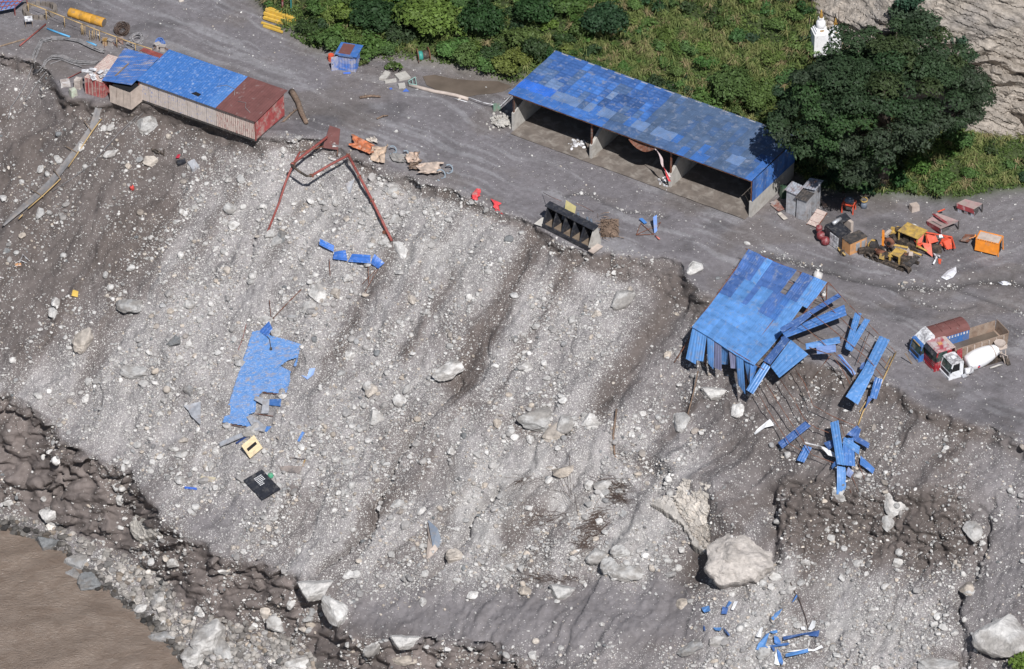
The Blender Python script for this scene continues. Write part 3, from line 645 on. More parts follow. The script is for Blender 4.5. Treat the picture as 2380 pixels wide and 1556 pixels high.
# annex
A2 = W(*Z1(985, 828), 0); FA = Frame(W(*Z1(828, 770), 0), A2 - W(*Z1(828, 770), 0)); LA = float(np.linalg.norm(A2 - W(*Z1(828, 770), 0)))
an = thing('annex_hut', 'small corrugated annex with faded blue sheet roof beside the long hut', 'hut', FA.o)
for k in range(3): MB().corr([FA(k * LA / 3, 0, 0), FA((k + 1) * LA / 3 - .02, 0, 0), FA((k + 1) * LA / 3 - .02, 0, 2.6), FA(k * LA / 3, 0, 2.6)], 5, -.05).build('wall_panel', 'mud_wall', an)
for k in range(4): MB().corr([FA(LA, k * .8, 0), FA(LA, k * .8 + .78, 0), FA(LA, k * .8 + .78, 2.7), FA(LA, k * .8, 2.7)], 4, .05).build('wall_panel', 'mud_wall', an)
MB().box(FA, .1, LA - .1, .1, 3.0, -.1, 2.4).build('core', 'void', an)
rc = [W(*Z1(765, 605), 2.9), W(*Z1(990, 640), 3.0), W(*Z1(1195, 435), 3.35), W(*Z1(935, 362), 3.3)]
rc = [np.array(c) for c in rc]
for k in range(5):
    s0, s1 = k / 5, (k + 1) / 5 - .004
    q0 = rc[0] * (1 - s0) + rc[1] * s0; q1 = rc[0] * (1 - s1) + rc[1] * s1; q2 = rc[3] * (1 - s1) + rc[2] * s1; q3 = rc[3] * (1 - s0) + rc[2] * s0
    dz = np.array([0, 0, .012 * (k % 2)])
    mb = MB().corr([q0 + dz, q1 + dz, q2 + dz, q3 + dz], 4, .03); mb.slab([q0 + dz - .012, q1 + dz - .012, q2 + dz - .012, q3 + dz - .012], .03)
    mb.build('roof_sheet', 'blue_sheet_worn', an, color=(.06, .15, .40))
tag(MB().slab(ghz(Z1, []) or [rc[0] * .62 + rc[1] * .2 + rc[3] * .1 + rc[2] * .08 + (0, 0, .1), rc[0] * .57 + rc[1] * .25 + rc[3] * .1 + rc[2] * .08 + (0, 0, .1), rc[0] * .2 + rc[1] * .2 + rc[3] * .37 + rc[2] * .23 + (0, 0, .1), rc[0] * .25 + rc[1] * .15 + rc[3] * .37 + rc[2] * .23 + (0, 0, .1)], .05).build('plank', 'wood'), 'narrow weathered plank lying on the annex roof', 'plank')
# old red container left of the annex
Q0 = W(*Z1(640, 705), 0); Q1 = W(*Z1(775, 745), 0); Q3 = W(*Z1(890, 480), 0)
FC = Frame(Q0, Q1 - Q0); wC = float(np.linalg.norm(Q1 - Q0)); lC = 6.0
ctn = thing('shipping_container', 'old pinkish-red shipping container left of the annex', 'container', FC.o)
MB().corr([FC(0, 0, 0), FC(wC, 0, 0), FC(wC, 0, 2.5), FC(0, 0, 2.5)], 6, -.06).build('end_door', 'red_wall', ctn)
for k in range(5): MB().box(FC, .05 + k * wC / 5, .1 + k * wC / 5, -.06, -.01, .1, 2.4).build('locking_bar', 'mud_wall', ctn)
MB().corr([FC(0, lC, 0), FC(0, 0, 0), FC(0, 0, 2.5), FC(0, lC, 2.5)], 18, .06).build('side_wall', 'red_wall', ctn)
MB().corr([FC(wC, 0, 0), FC(wC, lC, 0), FC(wC, lC, 2.5), FC(wC, 0, 2.5)], 18, .06).build('side_wall', 'red_wall', ctn)
MB().corr([FC(0, 0, 2.5), FC(0, lC, 2.5), FC(wC, lC, 2.5), FC(wC, 0, 2.5)], 18, -.05).build('roof', 'mud_wall_red', ctn)
MB().box(FC, -.3, wC + .1, -.3, lC, -.35, -.03).build('concrete_pad', 'concrete', ctn)
for k in range(9):
    x = rr.uniform(-.3, wC - .4); y = rr.uniform(-.2, 2.2); a = rr.uniform(0, 3); f = FC.sub(x, y, 2.62 + .05 * k, a, rr.uniform(-.15, .15))
    tag(MB().box(f, -.45, .45, -.3, .3, 0, .04).build('white_board', 'white_mud'), 'broken white board heaped on the old container roof', 'board', 'white boards on the container roof')
pr = [W(*Z1(1050, 380), 2.2), W(*Z1(1080, 360), 2.2), W(*Z1(1225, 408), 2.2), W(*Z1(1200, 440), 2.2)]
lean = thing('lean_to', 'small lean-to with rust-red roof behind the annex', 'shed', np.array(pr[0]) * [1, 1, 0])
MB().slab(pr, .05).build('roof', 'red_steel', lean)
for q_ in pr: MB().tube([np.array(q_) * [1, 1, 0] - [0, 0, .2], np.array(q_)], .05, 6).build('post', 'wood', lean)
# appliances left of the container
for (x, y, wq, hq, c, lb) in ((590, 660, .9, 1.3, (.52, .46, .42), 'muddy beige cabinet standing left of the old container'), (550, 715, .85, .8, (.45, .50, .40), 'pale green washing tub beside the container at the edge'), (490, 640, 1.3, .5, (.55, .53, .52), 'crushed grey-white tin box at the broken edge left of the container')):
    f = Frame(W(*Z1(x, y), 0), (math.cos(.3 + x), math.sin(.3 + x), 0)); t_ = thing('appliance', lb, 'appliance', f.o)
    MB().box(f, -wq / 2, wq / 2, -wq / 2, wq / 2, -.15, hq, .04, .04).build('body', 'paint_muddy', t_, color=c)
    MB().box(f, -wq * .45, wq * .45, -wq * .45, wq * .45, hq + .002, hq + .06).build('lid', 'paint_muddy', t_, color=tuple(k * 1.15 for k in c))
    MB().box(f, -wq * .3, wq * .3, -wq / 2 - .03, -wq / 2 - .001, .1, hq * .6).build('door', 'paint_muddy', t_, color=tuple(k * .85 for k in c))

# ------------------------------------------------------------------ little blue hut by the hill
h0 = W(*Z2(755, 525)); h1 = W(*Z2(885, 545)); FB = Frame(h0, h1 - h0); lw = float(np.linalg.norm(h1 - h0)); dB = 2.0; hB = 2.5
hut = thing('guard_hut', 'small blue sheet-metal guard hut with brown roof patch near the hill', 'hut', h0)
pbr('hut_wall', (.07, .17, .50), .5, 0, .15, 2, .42, (.46, .42, .40), .8)
for nm, p in (('front_wall', [(0, 0), (lw, 0)]), ('side_wall', [(lw, 0), (lw, dB)]), ('back_wall', [(lw, dB), (0, dB)]), ('side_wall', [(0, dB), (0, 0)])):
    (xa, ya), (xb, yb) = p
    MB().corr([FB(xa, ya, -.1), FB(xb, yb, -.1), FB(xb, yb, hB), FB(xa, ya, hB)], 6, .03).build(nm, 'hut_wall', hut)
dr = MB().box(FB.sub(0, 0, 0, R(215)), 0, .9, 0, .05, 0, 2.1).build('door', 'hut_wall', hut)
MB().box(FB.sub(0, 0, 0, R(215)), .7, .8, .052, .1, 1.0, 1.1).build('handle', 'dark_steel', dr)
rf = MB().box(FB, -.3, lw + .35, -.35, dB + .5, hB + .02, hB + .12).build('roof', 'blue_sheet', hut, color=BLUES[0])
MB().box(FB, .1, lw * .72, -.1, dB + .25, hB + .123, hB + .16).build('roof_patch', 'brown_sheet', rf)
MB().box(FB, .2, lw - .2, -.34, -.30, hB - .1, hB + .02).build('fascia', 'blue_sheet', rf, color=BLUES[4])
brl = thing('barrel', 'red metal drum standing beside the small blue hut', 'barrel', W(*Z2(703, 458)))
fb = Frame(W(*Z2(703, 458)))
MB().lathe(fb, [(.38, -.1), (.38, .3), (.41, .32), (.38, .34), (.38, .62), (.41, .64), (.38, .66), (.38, .95)], 14).build('drum', 'red_paint', brl, smooth=False)
MB().lathe(fb.sub(0, 0, .951), [(.36, 0), (.36, .02)], 14).build('lid', 'red_paint', brl)
# ------------------------------------------------------------------ top-left yard
def ring(c, ax, r, tube, n=20, m=6, mb=None, ph=0, arc=2 * math.pi, sq=1):
    mb = mb or MB(); ax = nrm(ax); a = nrm(np.cross(ax, (0, 0, 1) if abs(ax[2]) < .9 else (1, 0, 0))); b = np.cross(ax, a)
    pts = [np.array(c) + r * (math.cos(ph + arc * k / n) * a + sq * math.sin(ph + arc * k / n) * b) for k in range(n + 1)]
    return mb.tube(pts, tube, m, cap=True)
p0 = W(*Z1(525, 92), .5); p1 = W(*Z1(782, 172), .5); fx = Frame(p0, p1 - p0); lp = float(np.linalg.norm(p1 - p0))
op = thing('steel_pipe', 'big orange steel pipe section lying on the upper yard', 'pipe', p0 * [1, 1, 0])
fz = Frame(p0); fz.x, fz.y, fz.z = fx.y, fx.z, fx.x
for k in range(3):
    z0 = lp * k / 3
    MB().lathe(fz.sub(0, 0, z0), [(.60, 0), (.62, .03), (.62, lp / 3 - .06), (.60, lp / 3 - .02)], 20).build('pipe_section', pbr('orange_pipe', (.56, .29, .045), .5, 0, .2, 2, .18, (.30, .22, .14), 1.4) if k == 0 else 'orange_pipe', op, smooth=True)
MB().lathe(fz.sub(0, 0, lp), [(.55, 0), (.55, .02)], 20).build('mud_plug', 'mud_floor', op)
MB().slab([fz(.25, .62, lp * .45), fz(.4, .5, lp * .45), fz(.4, .5, lp * .6), fz(.25, .62, lp * .6)], .02).build('cut_hole', 'rust', op)
b0_ = W(*Z1(1972, 150)); b1_ = W(*Z1(2205, 226)); fY = Frame(b0_, b1_ - b0_); ly = float(np.linalg.norm(b1_ - b0_))
pbr('yellow_beam', (.62, .40, .07), .5, 0, .15, 2, .2, (.45, .35, .2), 2)
rr = random.Random(11)
lay = [(0, 6), (1, 4), (2, 2)]
for lv, nb in lay:
    for k in range(nb):
        f = fY.sub(rr.uniform(-.25, .25), .15 + .42 * k + lv * .4, .02 + .38 * lv, rr.uniform(-.03, .03))
        t_ = thing('yellow_beam', ['yellow steel beam in the bottom layer of the stack by the bushes', 'yellow steel beam in the middle layer of the stack by the bushes', 'yellow steel beam on top of the stack by the bushes'][lv], 'beam', f.o, 'stacked yellow beams')
        MB().box(f, 0, ly, 0, .36, 0, .34).build('box_section', 'yellow_beam', t_); MB().box(f, -.03, 0, .03, .24, .03, .23).build('end_plate', 'rust', t_); MB().box(f, ly, ly + .03, .03, .24, .03, .23).build('end_plate', 'rust', t_)
for k, (x, y) in enumerate(((1960, 180), (1975, 205))):
    f = Frame(W(*Z1(x, y)), b1_ - b0_); tag(MB().box(f, 0, ly * .62, 0, .25, 0, .24).build('yellow_beam', 'yellow_beam'), ['loose yellow beam lying against the beam stack, further from the bushes', 'loose yellow beam lying outermost beside the beam stack'][k], 'beam', 'stacked yellow beams')
pb = W(*Z2(340, 125)); tag(MB().tube([pb - [0, 0, .3], pb + [0, 0, 2.2], pb + [.1, .1, 3.2], pb + [.35, .3, 4.2], pb + [.9, .7, 5]], .14, 8).build('maroon_pipe', 'maroon', smooth=True), 'maroon bent standpipe behind the yellow beams', 'pipe')
pb = W(*Z2(405, 155)); t_ = thing('teal_standpipe', 'thin teal standpipe with blue tap head behind the yellow beams', 'pipe', pb)
MB().tube([pb - [0, 0, .3], pb + [0, 0, 3.3]], .09, 8).build('pole', 'plastic', t_, color=(.06, .25, .24)); MB().tube([pb + [-.35, 0, 3.35], pb + [.3, 0, 3.35]], .13, 8).build('tap_head', 'plastic', t_, color=(.05, .2, .6))
# bamboo rail fence
fc = thing('bamboo_fence', 'bamboo rail fence with thin posts above the huts', 'fence', W(*Z1(220, 105)))
rl = [(215, 25), (350, 75), (487, 130), (620, 180), (750, 232), (880, 282), (1020, 335), (1140, 372)]
for q0, q1 in zip(rl[:-1], rl[1:]): MB().tube([W(*Z1(*q0), 0) * 0 + gh(*Z1(*q0), 1.6), gh(*Z1(*q1), 1.6)], .07, 6).build('rail', 'bamboo', fc, smooth=True)
for q0 in rl: g = gh(*Z1(*q0), 1.6); MB().tube([g - [0, 0, 1.8], g + [0, 0, .1]], .06, 6).build('post', 'bamboo', fc, smooth=True)
for k in range(len(rl) - 1):
    MB().tube([gh(*Z1(*rl[k]), 1.6) - [0, 0, .8], (gh(*Z1(*rl[k]), 1.6) + gh(*Z1(*rl[k + 1]), 1.6)) / 2 - [0, 0, .95], gh(*Z1(*rl[k + 1]), 1.6) - [0, 0, .8]], .025, 4).build('wire_strand', 'wire', fc)
for k, x in enumerate((615, 628, 640, 676, 690, 702, 714, 726)):
    b_ = W(*Z1(x, 270 + 30 * (x > 660) + rr.uniform(-8, 8))); pipe('bamboo_stake', [b_ - [0, 0, .2], b_ + [rr.uniform(-.1, .1), rr.uniform(-.1, .1), 1.5]], .035, 'bamboo', 'thin bamboo stake in the row behind the rail fence', 'stake', 'bamboo stakes', 5)
def coil(x, y, rad, n, mat, label, seed, color=None, wild=.25, sq=.8, th=.035):
    r_ = random.Random(seed); c = W(*Z1(x, y), .35); mb = MB()
    for k in range(n):
        ax = nrm((r_.uniform(-wild, wild) - .15, -.45 + r_.uniform(-wild, wild), 1)); ring(c + [r_.uniform(-.15, .15), r_.uniform(-.15, .15), r_.uniform(-.15, .3)], ax, rad * r_.uniform(.6, 1.05), th, 18, 5, mb, r_.uniform(0, 6))
    tag(mb.build('wire_coil', mat, smooth=True, color=color), label, 'coil')
coil(918, 228, 1.0, 26, 'twig', 'tangled brown heap of coiled wire rope by the orange pipe', 1, None, .6)
coil(1028, 295, .85, 22, 'wire', 'round grey coil of wire behind the annex', 2, None, .15)
coil(985, 345, .6, 12, 'wire', 'smaller pale coil of wire in front of the round grey coil', 3, None, .4)
coil(1200, 322, .55, 14, 'plastic', 'blue hose coil standing behind the long hut', 4, (.10, .2, .5), .1, 1, .05)
f = Frame(W(*Z1(218, 195)), (1, .15, 0)); t_ = thing('work_table', 'small pale table standing in the mud at the upper left', 'table', f.o)
MB().box(f, -.5, .5, -.4, .4, .9, 1.0).build('table_top', 'white_mud', t_)
for sx in (-.45, .4):
    for sy in (-.35, .3): MB().box(f, sx, sx + .06, sy, sy + .06, -.1, .9).build('leg', 'wood', t_)
MB().box(f, -.5, .5, .36, .4, 1.0, 1.25).build('splashback', 'white_mud', t_)
for k, pts in enumerate(([(355, 215), (440, 248), (525, 277)], [(650, 315), (690, 328), (725, 342)])):
    pipe('blue_pipe', ghz(Z1, pts, .15), .13, 'plastic', ['long light-blue plastic pipe on the mud below the bamboo fence', 'short light-blue plastic pipe end near the annex'][k], 'pipe', None, 8, None, (.10, .36, .62))
pipe('steel_bar', ghz(Z1, [(150, 345), (345, 182)], .25), .1, 'red_steel', 'rust-red steel bar sticking up from the eroded bank', 'bar')
pipe('plank', ghz(Z1, [(-40, 362), (185, 296)], .1), .12, 'wood', 'grey-brown plank lying at the left eroded edge', 'plank', None, 4, None, None, False)
pipe('red_rod', ghz(Z1, [(465, 615), (620, 535)], .3), .05, 'red_steel', 'thin red rod pointing off the edge left of the container', 'rod')
# cables and hoses spilling over the edge
CP = [[(775, 390), (700, 360), (600, 310), (480, 290), (380, 288), (310, 312), (275, 380), (255, 450), (240, 520)], [(735, 475), (640, 478), (560, 470), (470, 430), (400, 428), (350, 462), (320, 510), (290, 552), (250, 540)],
      [(640, 300), (470, 280), (360, 284), (300, 330), (262, 420), (235, 510), (205, 620), (140, 730), (90, 800), (70, 900)], [(600, 490), (450, 440), (370, 470), (320, 530), (270, 600), (210, 690), (180, 745)]]
for k in range(16):
    base = CP[[0, 1, 0, 1, 0, 1, 0, 1, 0, 1, 0, 1, 0, 1, 2, 3][k]]; dx = rr.uniform(-16, 16); dy = rr.uniform(-14, 14)
    pts = [gh(*Z1(x + dx + rr.uniform(-4, 4), y + dy + rr.uniform(-4, 4)), .1 + .25 * rr.random()) for x, y in base]
    pipe('hose', pts, .075, 'cable', 'grey hose in the upper bundle spilling over the left edge' if CP.index(base) == 0 else 'grey hose in the lower looped bundle over the left edge' if CP.index(base) == 1 else ['long grey cable trailing furthest down the left bank', 'frayed cable end trailing from the lower hose loop'][CP.index(base) - 2], 'hose', 'hoses spilling over the edge', 5)
# corner roof
cr = [W(*Z1(-60, 95), 1.2), W(*Z1(110, 60), 1.2), W(*Z1(200, -20), 1.6), W(*Z1(20, -40), 1.6)]
t_ = thing('lattice_canopy', 'fallen blue roof with red lattice in the upper left corner', 'roof', np.array(cr[0]) * [1, 1, 0])
MB().slab(cr, .05).build('sheet', 'blue_sheet_worn', t_, color=(.10, .18, .42)); cr = [np.array(c) for c in cr]
for k in range(6):
    s = k / 5; q0 = cr[0] * (1 - s) + cr[1] * s; q1 = cr[3] * (1 - s) + cr[2] * s; MB().tube([q0 + [0, 0, .12], q1 + [0, 0, .12]], .06, 5).build('lattice_bar', 'red_steel', t_)
for k in range(3):
    s = .2 + k * .3; MB().tube([cr[0] * (1 - s) + cr[3] * s + [0, 0, .2], cr[1] * (1 - s) + cr[2] * s + [0, 0, .2]], .06, 5).build('lattice_bar', 'red_steel', t_)
for c in (cr[1], cr[2]): MB().tube([c * [1, 1, 0] - [0, 0, .2], c], .07, 6).build('post', 'red_steel', t_)
f = Frame(W(*Z1(300, 90))); t_ = thing('stone_plinth', 'low muddy ring of stone and mortar behind the bamboo fence', 'wall', f.o)
for k in range(18):
    a = k * math.tau / 18; MB().box(f.sub(2.0 * math.cos(a), 1.7 * math.sin(a), 0, a + rr.uniform(-.2, .2)), -.3, .3, -.33, .33, -.2, .55 + rr.uniform(-.15, .2), .06, .06).build('stone', 'mud_floor', t_)
for (x, y, lb, c) in ((790, 335, 'rusty yellow barrow frame by the fence near the annex', (.35, .2, .05)), (835, 340, 'dented grey bin beside the yellow barrow frame', (.36, .34, .33)), (1185, 370, 'muddy white block heaped below the blue hose coil', (.55, .52, .5)), (1225, 385, 'second muddy white block against the long hut wall', (.5, .47, .45)), (905, 330, 'narrow brown post block left of the wire coils', (.25, .14, .11))):
    f = Frame(W(*Z1(x, y)), (math.cos(x), math.sin(x), 0)); t_ = thing('yard_junk', lb, 'junk', f.o)
    MB().box(f, -.35, .35, -.3, .3, -.1, .8, .08, .06).build('body', 'paint_muddy', t_, color=c); MB().box(f, -.4, .42, -.36, .33, .802, .88).build('rim', 'paint_muddy', t_, color=tuple(k * .8 for k in c))
    MB().tube([f(.3, 0, .5), f(.9, .1, .15)], .05, 5).build('handle', 'rust', t_)
# driftwood
pipe('drift_log', ghz(Z2, [(405, 685), (425, 715), (455, 770), (480, 850), (505, 900), (518, 925)], .3), .42, 'driftwood', 'long pale driftwood log lying off the right end of the long hut', 'log', None, 9, .27)
for k, (a_, b_, r_, lb) in enumerate((((345, 915), (455, 815), .16, 'root-tangled branch wedged beside the driftwood log'), ((918, 735), (1075, 730), .2, 'broken branch lying alone in the middle of the terrace'), ((1045, 895), (1130, 870), .13, 'dark broken stump on the mud between hut and shed'))):
    t_ = thing('drift_branch', lb, 'branch', gh(*Z2(*a_), 0)); q0 = gh(*Z2(*a_), .15); q1 = gh(*Z2(*b_), .2)
    MB().tube([q0, (q0 + q1) / 2 + [.1, .1, .15], q1], r_, 6, r_ * .6).build('stem', 'driftwood', t_, smooth=True)
    for j in range(4): s = rr.random(); q = q0 * (1 - s) + q1 * s; MB().tube([q, q + [rr.uniform(-.7, .7), rr.uniform(-.5, .5), rr.uniform(.1, .4)]], .06, 5, .02).build('twig', 'driftwood', t_)
# fallen walkway of netting with bamboo handrail
Le = [(522, -10), (485, 120), (410, 215), (335, 310), (250, 410), (155, 508), (66, 585), (18, 650)]; Re = [(552, -5), (520, 120), (455, 205), (370, 320), (290, 430), (190, 520), (95, 600), (35, 655)]
wk = thing('fallen_walkway', 'grey netted walkway with bamboo handrail collapsed down the left bank', 'walkway', gh(*Z8(300, 400), 0))
mb = MB(); VV = []
for i in range(len(Le)):
    for k in range(7):
        s = k / 6; VV.append(gh(*Z8(Le[i][0] * (1 - s) + Re[i][0] * s, Le[i][1] * (1 - s) + Re[i][1] * s), .55 + .2 * math.sin(s * 3 + i)))
mb.raw(VV, [(i * 7 + k, i * 7 + k + 1, (i + 1) * 7 + k + 1, (i + 1) * 7 + k) for i in range(len(Le) - 1) for k in range(6)]); mb.build('netting', 'mesh_net', wk, smooth=True)
for pts in ([(545, 75), (500, 145), (415, 260), (370, 330)], [(330, 395), (235, 490), (160, 560)], [(135, 595), (112, 618)]): MB().tube(ghz(Z8, pts, .9), .08, 6).build('handrail', 'bamboo', wk, smooth=True)
for pts in ([(455, 90), (495, 145)], [(355, 220), (420, 255)], [(290, 345), (330, 395)], [(165, 445), (240, 495)]): MB().tube(ghz(Z8, pts, .8), .06, 6).build('cross_bar', 'wood', wk, smooth=True)
for pts, lb in (([(735, 55), (640, 160), (480, 320), (390, 390), (280, 465)], 'dark hanging cable running down the bank beside the netted walkway'), ([(770, 40), (690, 120), (560, 235)], 'shorter dark cable hanging below the long hut')): pipe('hanging_cable', ghz(Z8, pts, .25), .05, 'cable', lb, 'cable', None, 5)
# rubbish on the upper slope
def junk(name, Zf, x, y, size, mat, label, cat, color=None, h=.0, rz=0, tilt=0, roll=0):
    f = Frame(gh(*Zf(x, y), h), (math.cos(rz), math.sin(rz), 0)).sub(0, 0, 0, 0, tilt, roll); t_ = thing(name, label, cat, f.o)
    a, b, c = size; MB().box(f, -a / 2, a / 2, -b / 2, b / 2, -.1, c, .05 * a, .05 * b).build('shell', mat, t_, color=color)
    MB().box(f, -a * .38, a * .38, -b * .38, b * .38, c + .002, c + .05).build('panel', mat, t_, color=None if color is None else tuple(k * .8 for k in color)); return t_
junk('metal_cabinet', Z8, 1035, 320, (1.1, 1.5, .4), 'galvanised', 'pale grey metal cabinet lying in the rubbish below the long hut', 'cabinet', None, .2, .5, .2, .3)
junk('black_crate', Z8, 968, 300, (1.2, .7, .3), 'black_steel', 'flattened black crate beside the pale grey cabinet', 'crate', None, .1, .3, .1, .3)
for k in range(7): pipe('scrap_rod', [gh(*Z8(845 + rr.uniform(-35, 30), 245 + rr.uniform(-20, 20)), .2), gh(*Z8(845 + rr.uniform(-35, 40), 245 + rr.uniform(-20, 20)), .5)], .09, 'grease', 'dark scrap iron in the tangle above the pale boulder', 'scrap', 'dark scrap below the hut', 5)
f = Frame(gh(*Z8(708, 445), .0)).sub(0, 0, 0, .4, .3, .4); t_ = thing('gas_cylinder', 'red gas cylinder lying alone on the upper slope', 'cylinder', f.o)
MB().lathe(f, [(.12, -.1), (.26, .0), (.28, .15), (.28, .65), (.2, .8), (.1, .86)], 12).build('body', 'plastic', t_, smooth=True, color=(.6, .08, .07)); MB().lathe(f.sub(0, 0, .86), [(.1, 0), (.1, .12)], 8).build('collar', 'dark_steel', t_)
tag(MB().slab(ghz(Z8, [(395, 990), (425, 1000), (420, 1030), (390, 1025)], .35), .04).build('yellow_sheet', 'plastic', color=(.62, .42, .10)), 'small yellow sheet on the stones of the left slope', 'sheet')
tag(MB().slab(ghz(Z8, [(945, 250), (962, 255), (955, 275), (935, 272)], .4), .04).build('red_rag', 'cloth', color=(.5, .03, .06)), 'small dark red rag in the rubbish below the hut', 'rag')
t_ = thing('broken_chair', 'pale tubular chair frame lying on the far left slope', 'chair', gh(*Z8(120, 845), 0))
for a_, b_ in (((105, 860), (130, 805)), ((130, 805), (160, 835)), ((115, 835), (150, 850)), ((88, 850), (112, 840)), ((85, 870), (118, 862))): MB().tube(ghz(Z8, [a_, b_], .5), .045, 5).build('tube', 'white_mud', t_)
MB().slab(ghz(Z8, [(85, 852), (118, 850), (120, 866), (88, 872)], .3), .05).build('seat', 'orange_dull', t_)

# ------------------------------------------------------------------ red pipe frame on the edge
rf_ = thing('pipe_frame', 'bent rust-red steel pipe frame sprawled over the terrace edge', 'frame', gh(*Z7(250, 290), 0))
MB().tube(ghz(Z7, [(455, 112, 1.2), (360, 190, 2.6), (265, 270, 3.8), (250, 285, 3.9)]), .17, 8).build('pipe', 'red_steel', rf_, smooth=True)
MB().tube(ghz(Z7, [(250, 285, 3.9), (290, 318, 3.9), (340, 350, 3.8), (372, 347, 3.8)]), .16, 8).build('pipe', 'grease', rf_, smooth=True)
MB().tube(ghz(Z7, [(372, 347, 3.8), (480, 285, 3.2), (590, 225, 2.6)]), .16, 8).build('pipe', 'red_steel', rf_, smooth=True)
MB().tube(ghz(Z7, [(590, 225, 2.6), (655, 350, 1.9), (735, 500, 1.1), (845, 730, .15)]), .18, 8).build('pipe', 'red_steel', rf_, smooth=True)
MB().tube(ghz(Z7, [(300, 205, 3.4), (262, 275, 3.6), (215, 390, 2.4), (175, 500, 1.4), (90, 700, .1)]), .15, 8).build('pipe', 'red_steel', rf_, smooth=True)
MB().tube(ghz(Z7, [(298, 208, 3.3), (360, 190, 2.6), (440, 172, 1.4)]), .10, 6).build('pipe', 'rust', rf_, smooth=True)
for x, y, h in ((262, 278, 3.8), (372, 347, 3.8), (590, 225, 2.6), (735, 500, 1.1), (800, 675, .4), (655, 352, 1.9)): c = gh(*Z7(x, y), h); MB().box(Frame(c), -.26, .26, -.06, .06, -.24, .24).build('flange', 'rust', rf_)
tag(MB().slab(ghz(Z7, [(435, 178, .9), (520, 188, .9), (538, 62, .9), (475, 42, .9)]), .1).build('steel_plate', 'brown_sheet'), 'flat dull brown steel plate propped at the top of the red pipe frame', 'plate')
pipe('plate_post', ghz(Z7, [(517, 185, .8), (515, 225, .1)]), .07, 'rust', 'short rusty post under the corner of the brown plate', 'post')
tag(MB().slab(ghz(Z7, [(572, 400, .3), (628, 372, .4), (600, 445, .3), (588, 447, .2)]), .04).build('grey_board', 'galvanised'), 'small grey board on the slope inside the red pipe frame', 'board')
# tarpaulins, sacks, hoops along the edge
def cloth(name, Zf, q, h, amp, seed, color, label, cat='tarpaulin', mat='cloth', nu=16, nv=12, th=.0):
    q = [np.array(p, float) for p in q]
    def fn(s, t):
        p = (q[0] * (1 - s) + q[1] * s) * (1 - t) + (q[3] * (1 - s) + q[2] * s) * t
        e = 60 * (float(fbm(np.array(s * 3.0), np.array(t * 3.0), 3, seed)) - .5)
        hh = h + amp * (float(fbm(np.array(s * 4 + t), np.array(t * 3 - s * .5), 3, seed)) - .35) + .5 * amp * abs(math.sin(s * 9 + 3 * t + seed))
        return gh(*Zf(p[0] + e, p[1] + e * .5), max(hh, .03))
    return tag(MB().grid(fn, nu, nv).build(name, mat, smooth=True, color=color), label, cat)
cloth('orange_tarpaulin', Z7, [(612, 92), (748, 162), (718, 218), (598, 165)], .35, .7, 3, (.47, .16, .075), 'crumpled orange tarpaulin at the terrace edge')
cloth('beige_tarpaulin', Z7, [(728, 180), (822, 150), (805, 268), (722, 255)], .4, .6, 4, (.50, .38, .29), 'crumpled beige tarpaulin next to the orange one', 'tarpaulin')
cloth('beige_sack', Z7, [(930, 210), (1030, 198), (1015, 262), (945, 275)], .4, .6, 5, (.48, .37, .30), 'torn beige sack draped over the edge right of the blue hoops', 'sack')
cloth('brown_sack', Z7, [(945, 260), (1028, 245), (1000, 300), (955, 305)], .3, .5, 6, (.17, .12, .09), 'dark brown sack hanging below the torn beige sack', 'sack')
cloth('pale_sack', Z7, [(1010, 268), (1155, 262), (1140, 335), (1000, 325)], .4, .7, 7, (.47, .38, .32), 'long pale sack heap nearest the blue-grey wheel hoops', 'sack')
cloth('stone_block', Z7, [(708, 112), (756, 108), (752, 142), (712, 140)], .5, .3, 8, (.5, .45, .4), 'small cream sack behind the orange tarpaulin', 'sack')
for k, (x, y, r_, lb) in enumerate(((852, 192, .55, 'blue-grey plastic hoop beside the beige tarpaulin'), (930, 212, .4, 'small blue hoop half buried between the tarpaulins'), (1140, 342, .7, 'large blue-grey wheel hoop hanging at the lower end of the sack heap'), (1190, 305, .55, 'blue-grey hoop above the large wheel hoop'))):
    mb = MB()
    c = gh(*Z7(x, y), .4)
    ring(c, (.5, -.6, .5), r_, .1, 16, 6, mb, .5, 4.5); ring(c + [.12, .1, .1], (.5, -.5, .6), r_ * .75, .06, 14, 5, mb, .9, 4.0)
    tag(mb.build('plastic_hoop', 'plastic', smooth=True, color=(.25, .30, .35)), lb, 'hoop')
cloth('fishing_net', Z7, [(840, 215), (935, 205), (940, 262), (860, 255)], .1, .35, 9, (.25, .24, .23), 'grey muddy net between the beige tarpaulins', 'net')
for k, (q, lb) in enumerate((([(1360, 420), (1386, 425), (1356, 492), (1338, 488)], 'bright red cloth strip hanging at the terrace edge, left of the other'), ([(1455, 488), (1500, 505), (1492, 566), (1464, 560)], 'wider torn red cloth at the terrace edge, right of the narrow strip'))): cloth('red_cloth', Z7, q, .3, .35, 12 + k, (.68, .07, .08), lb, 'cloth', nu=6, nv=8)

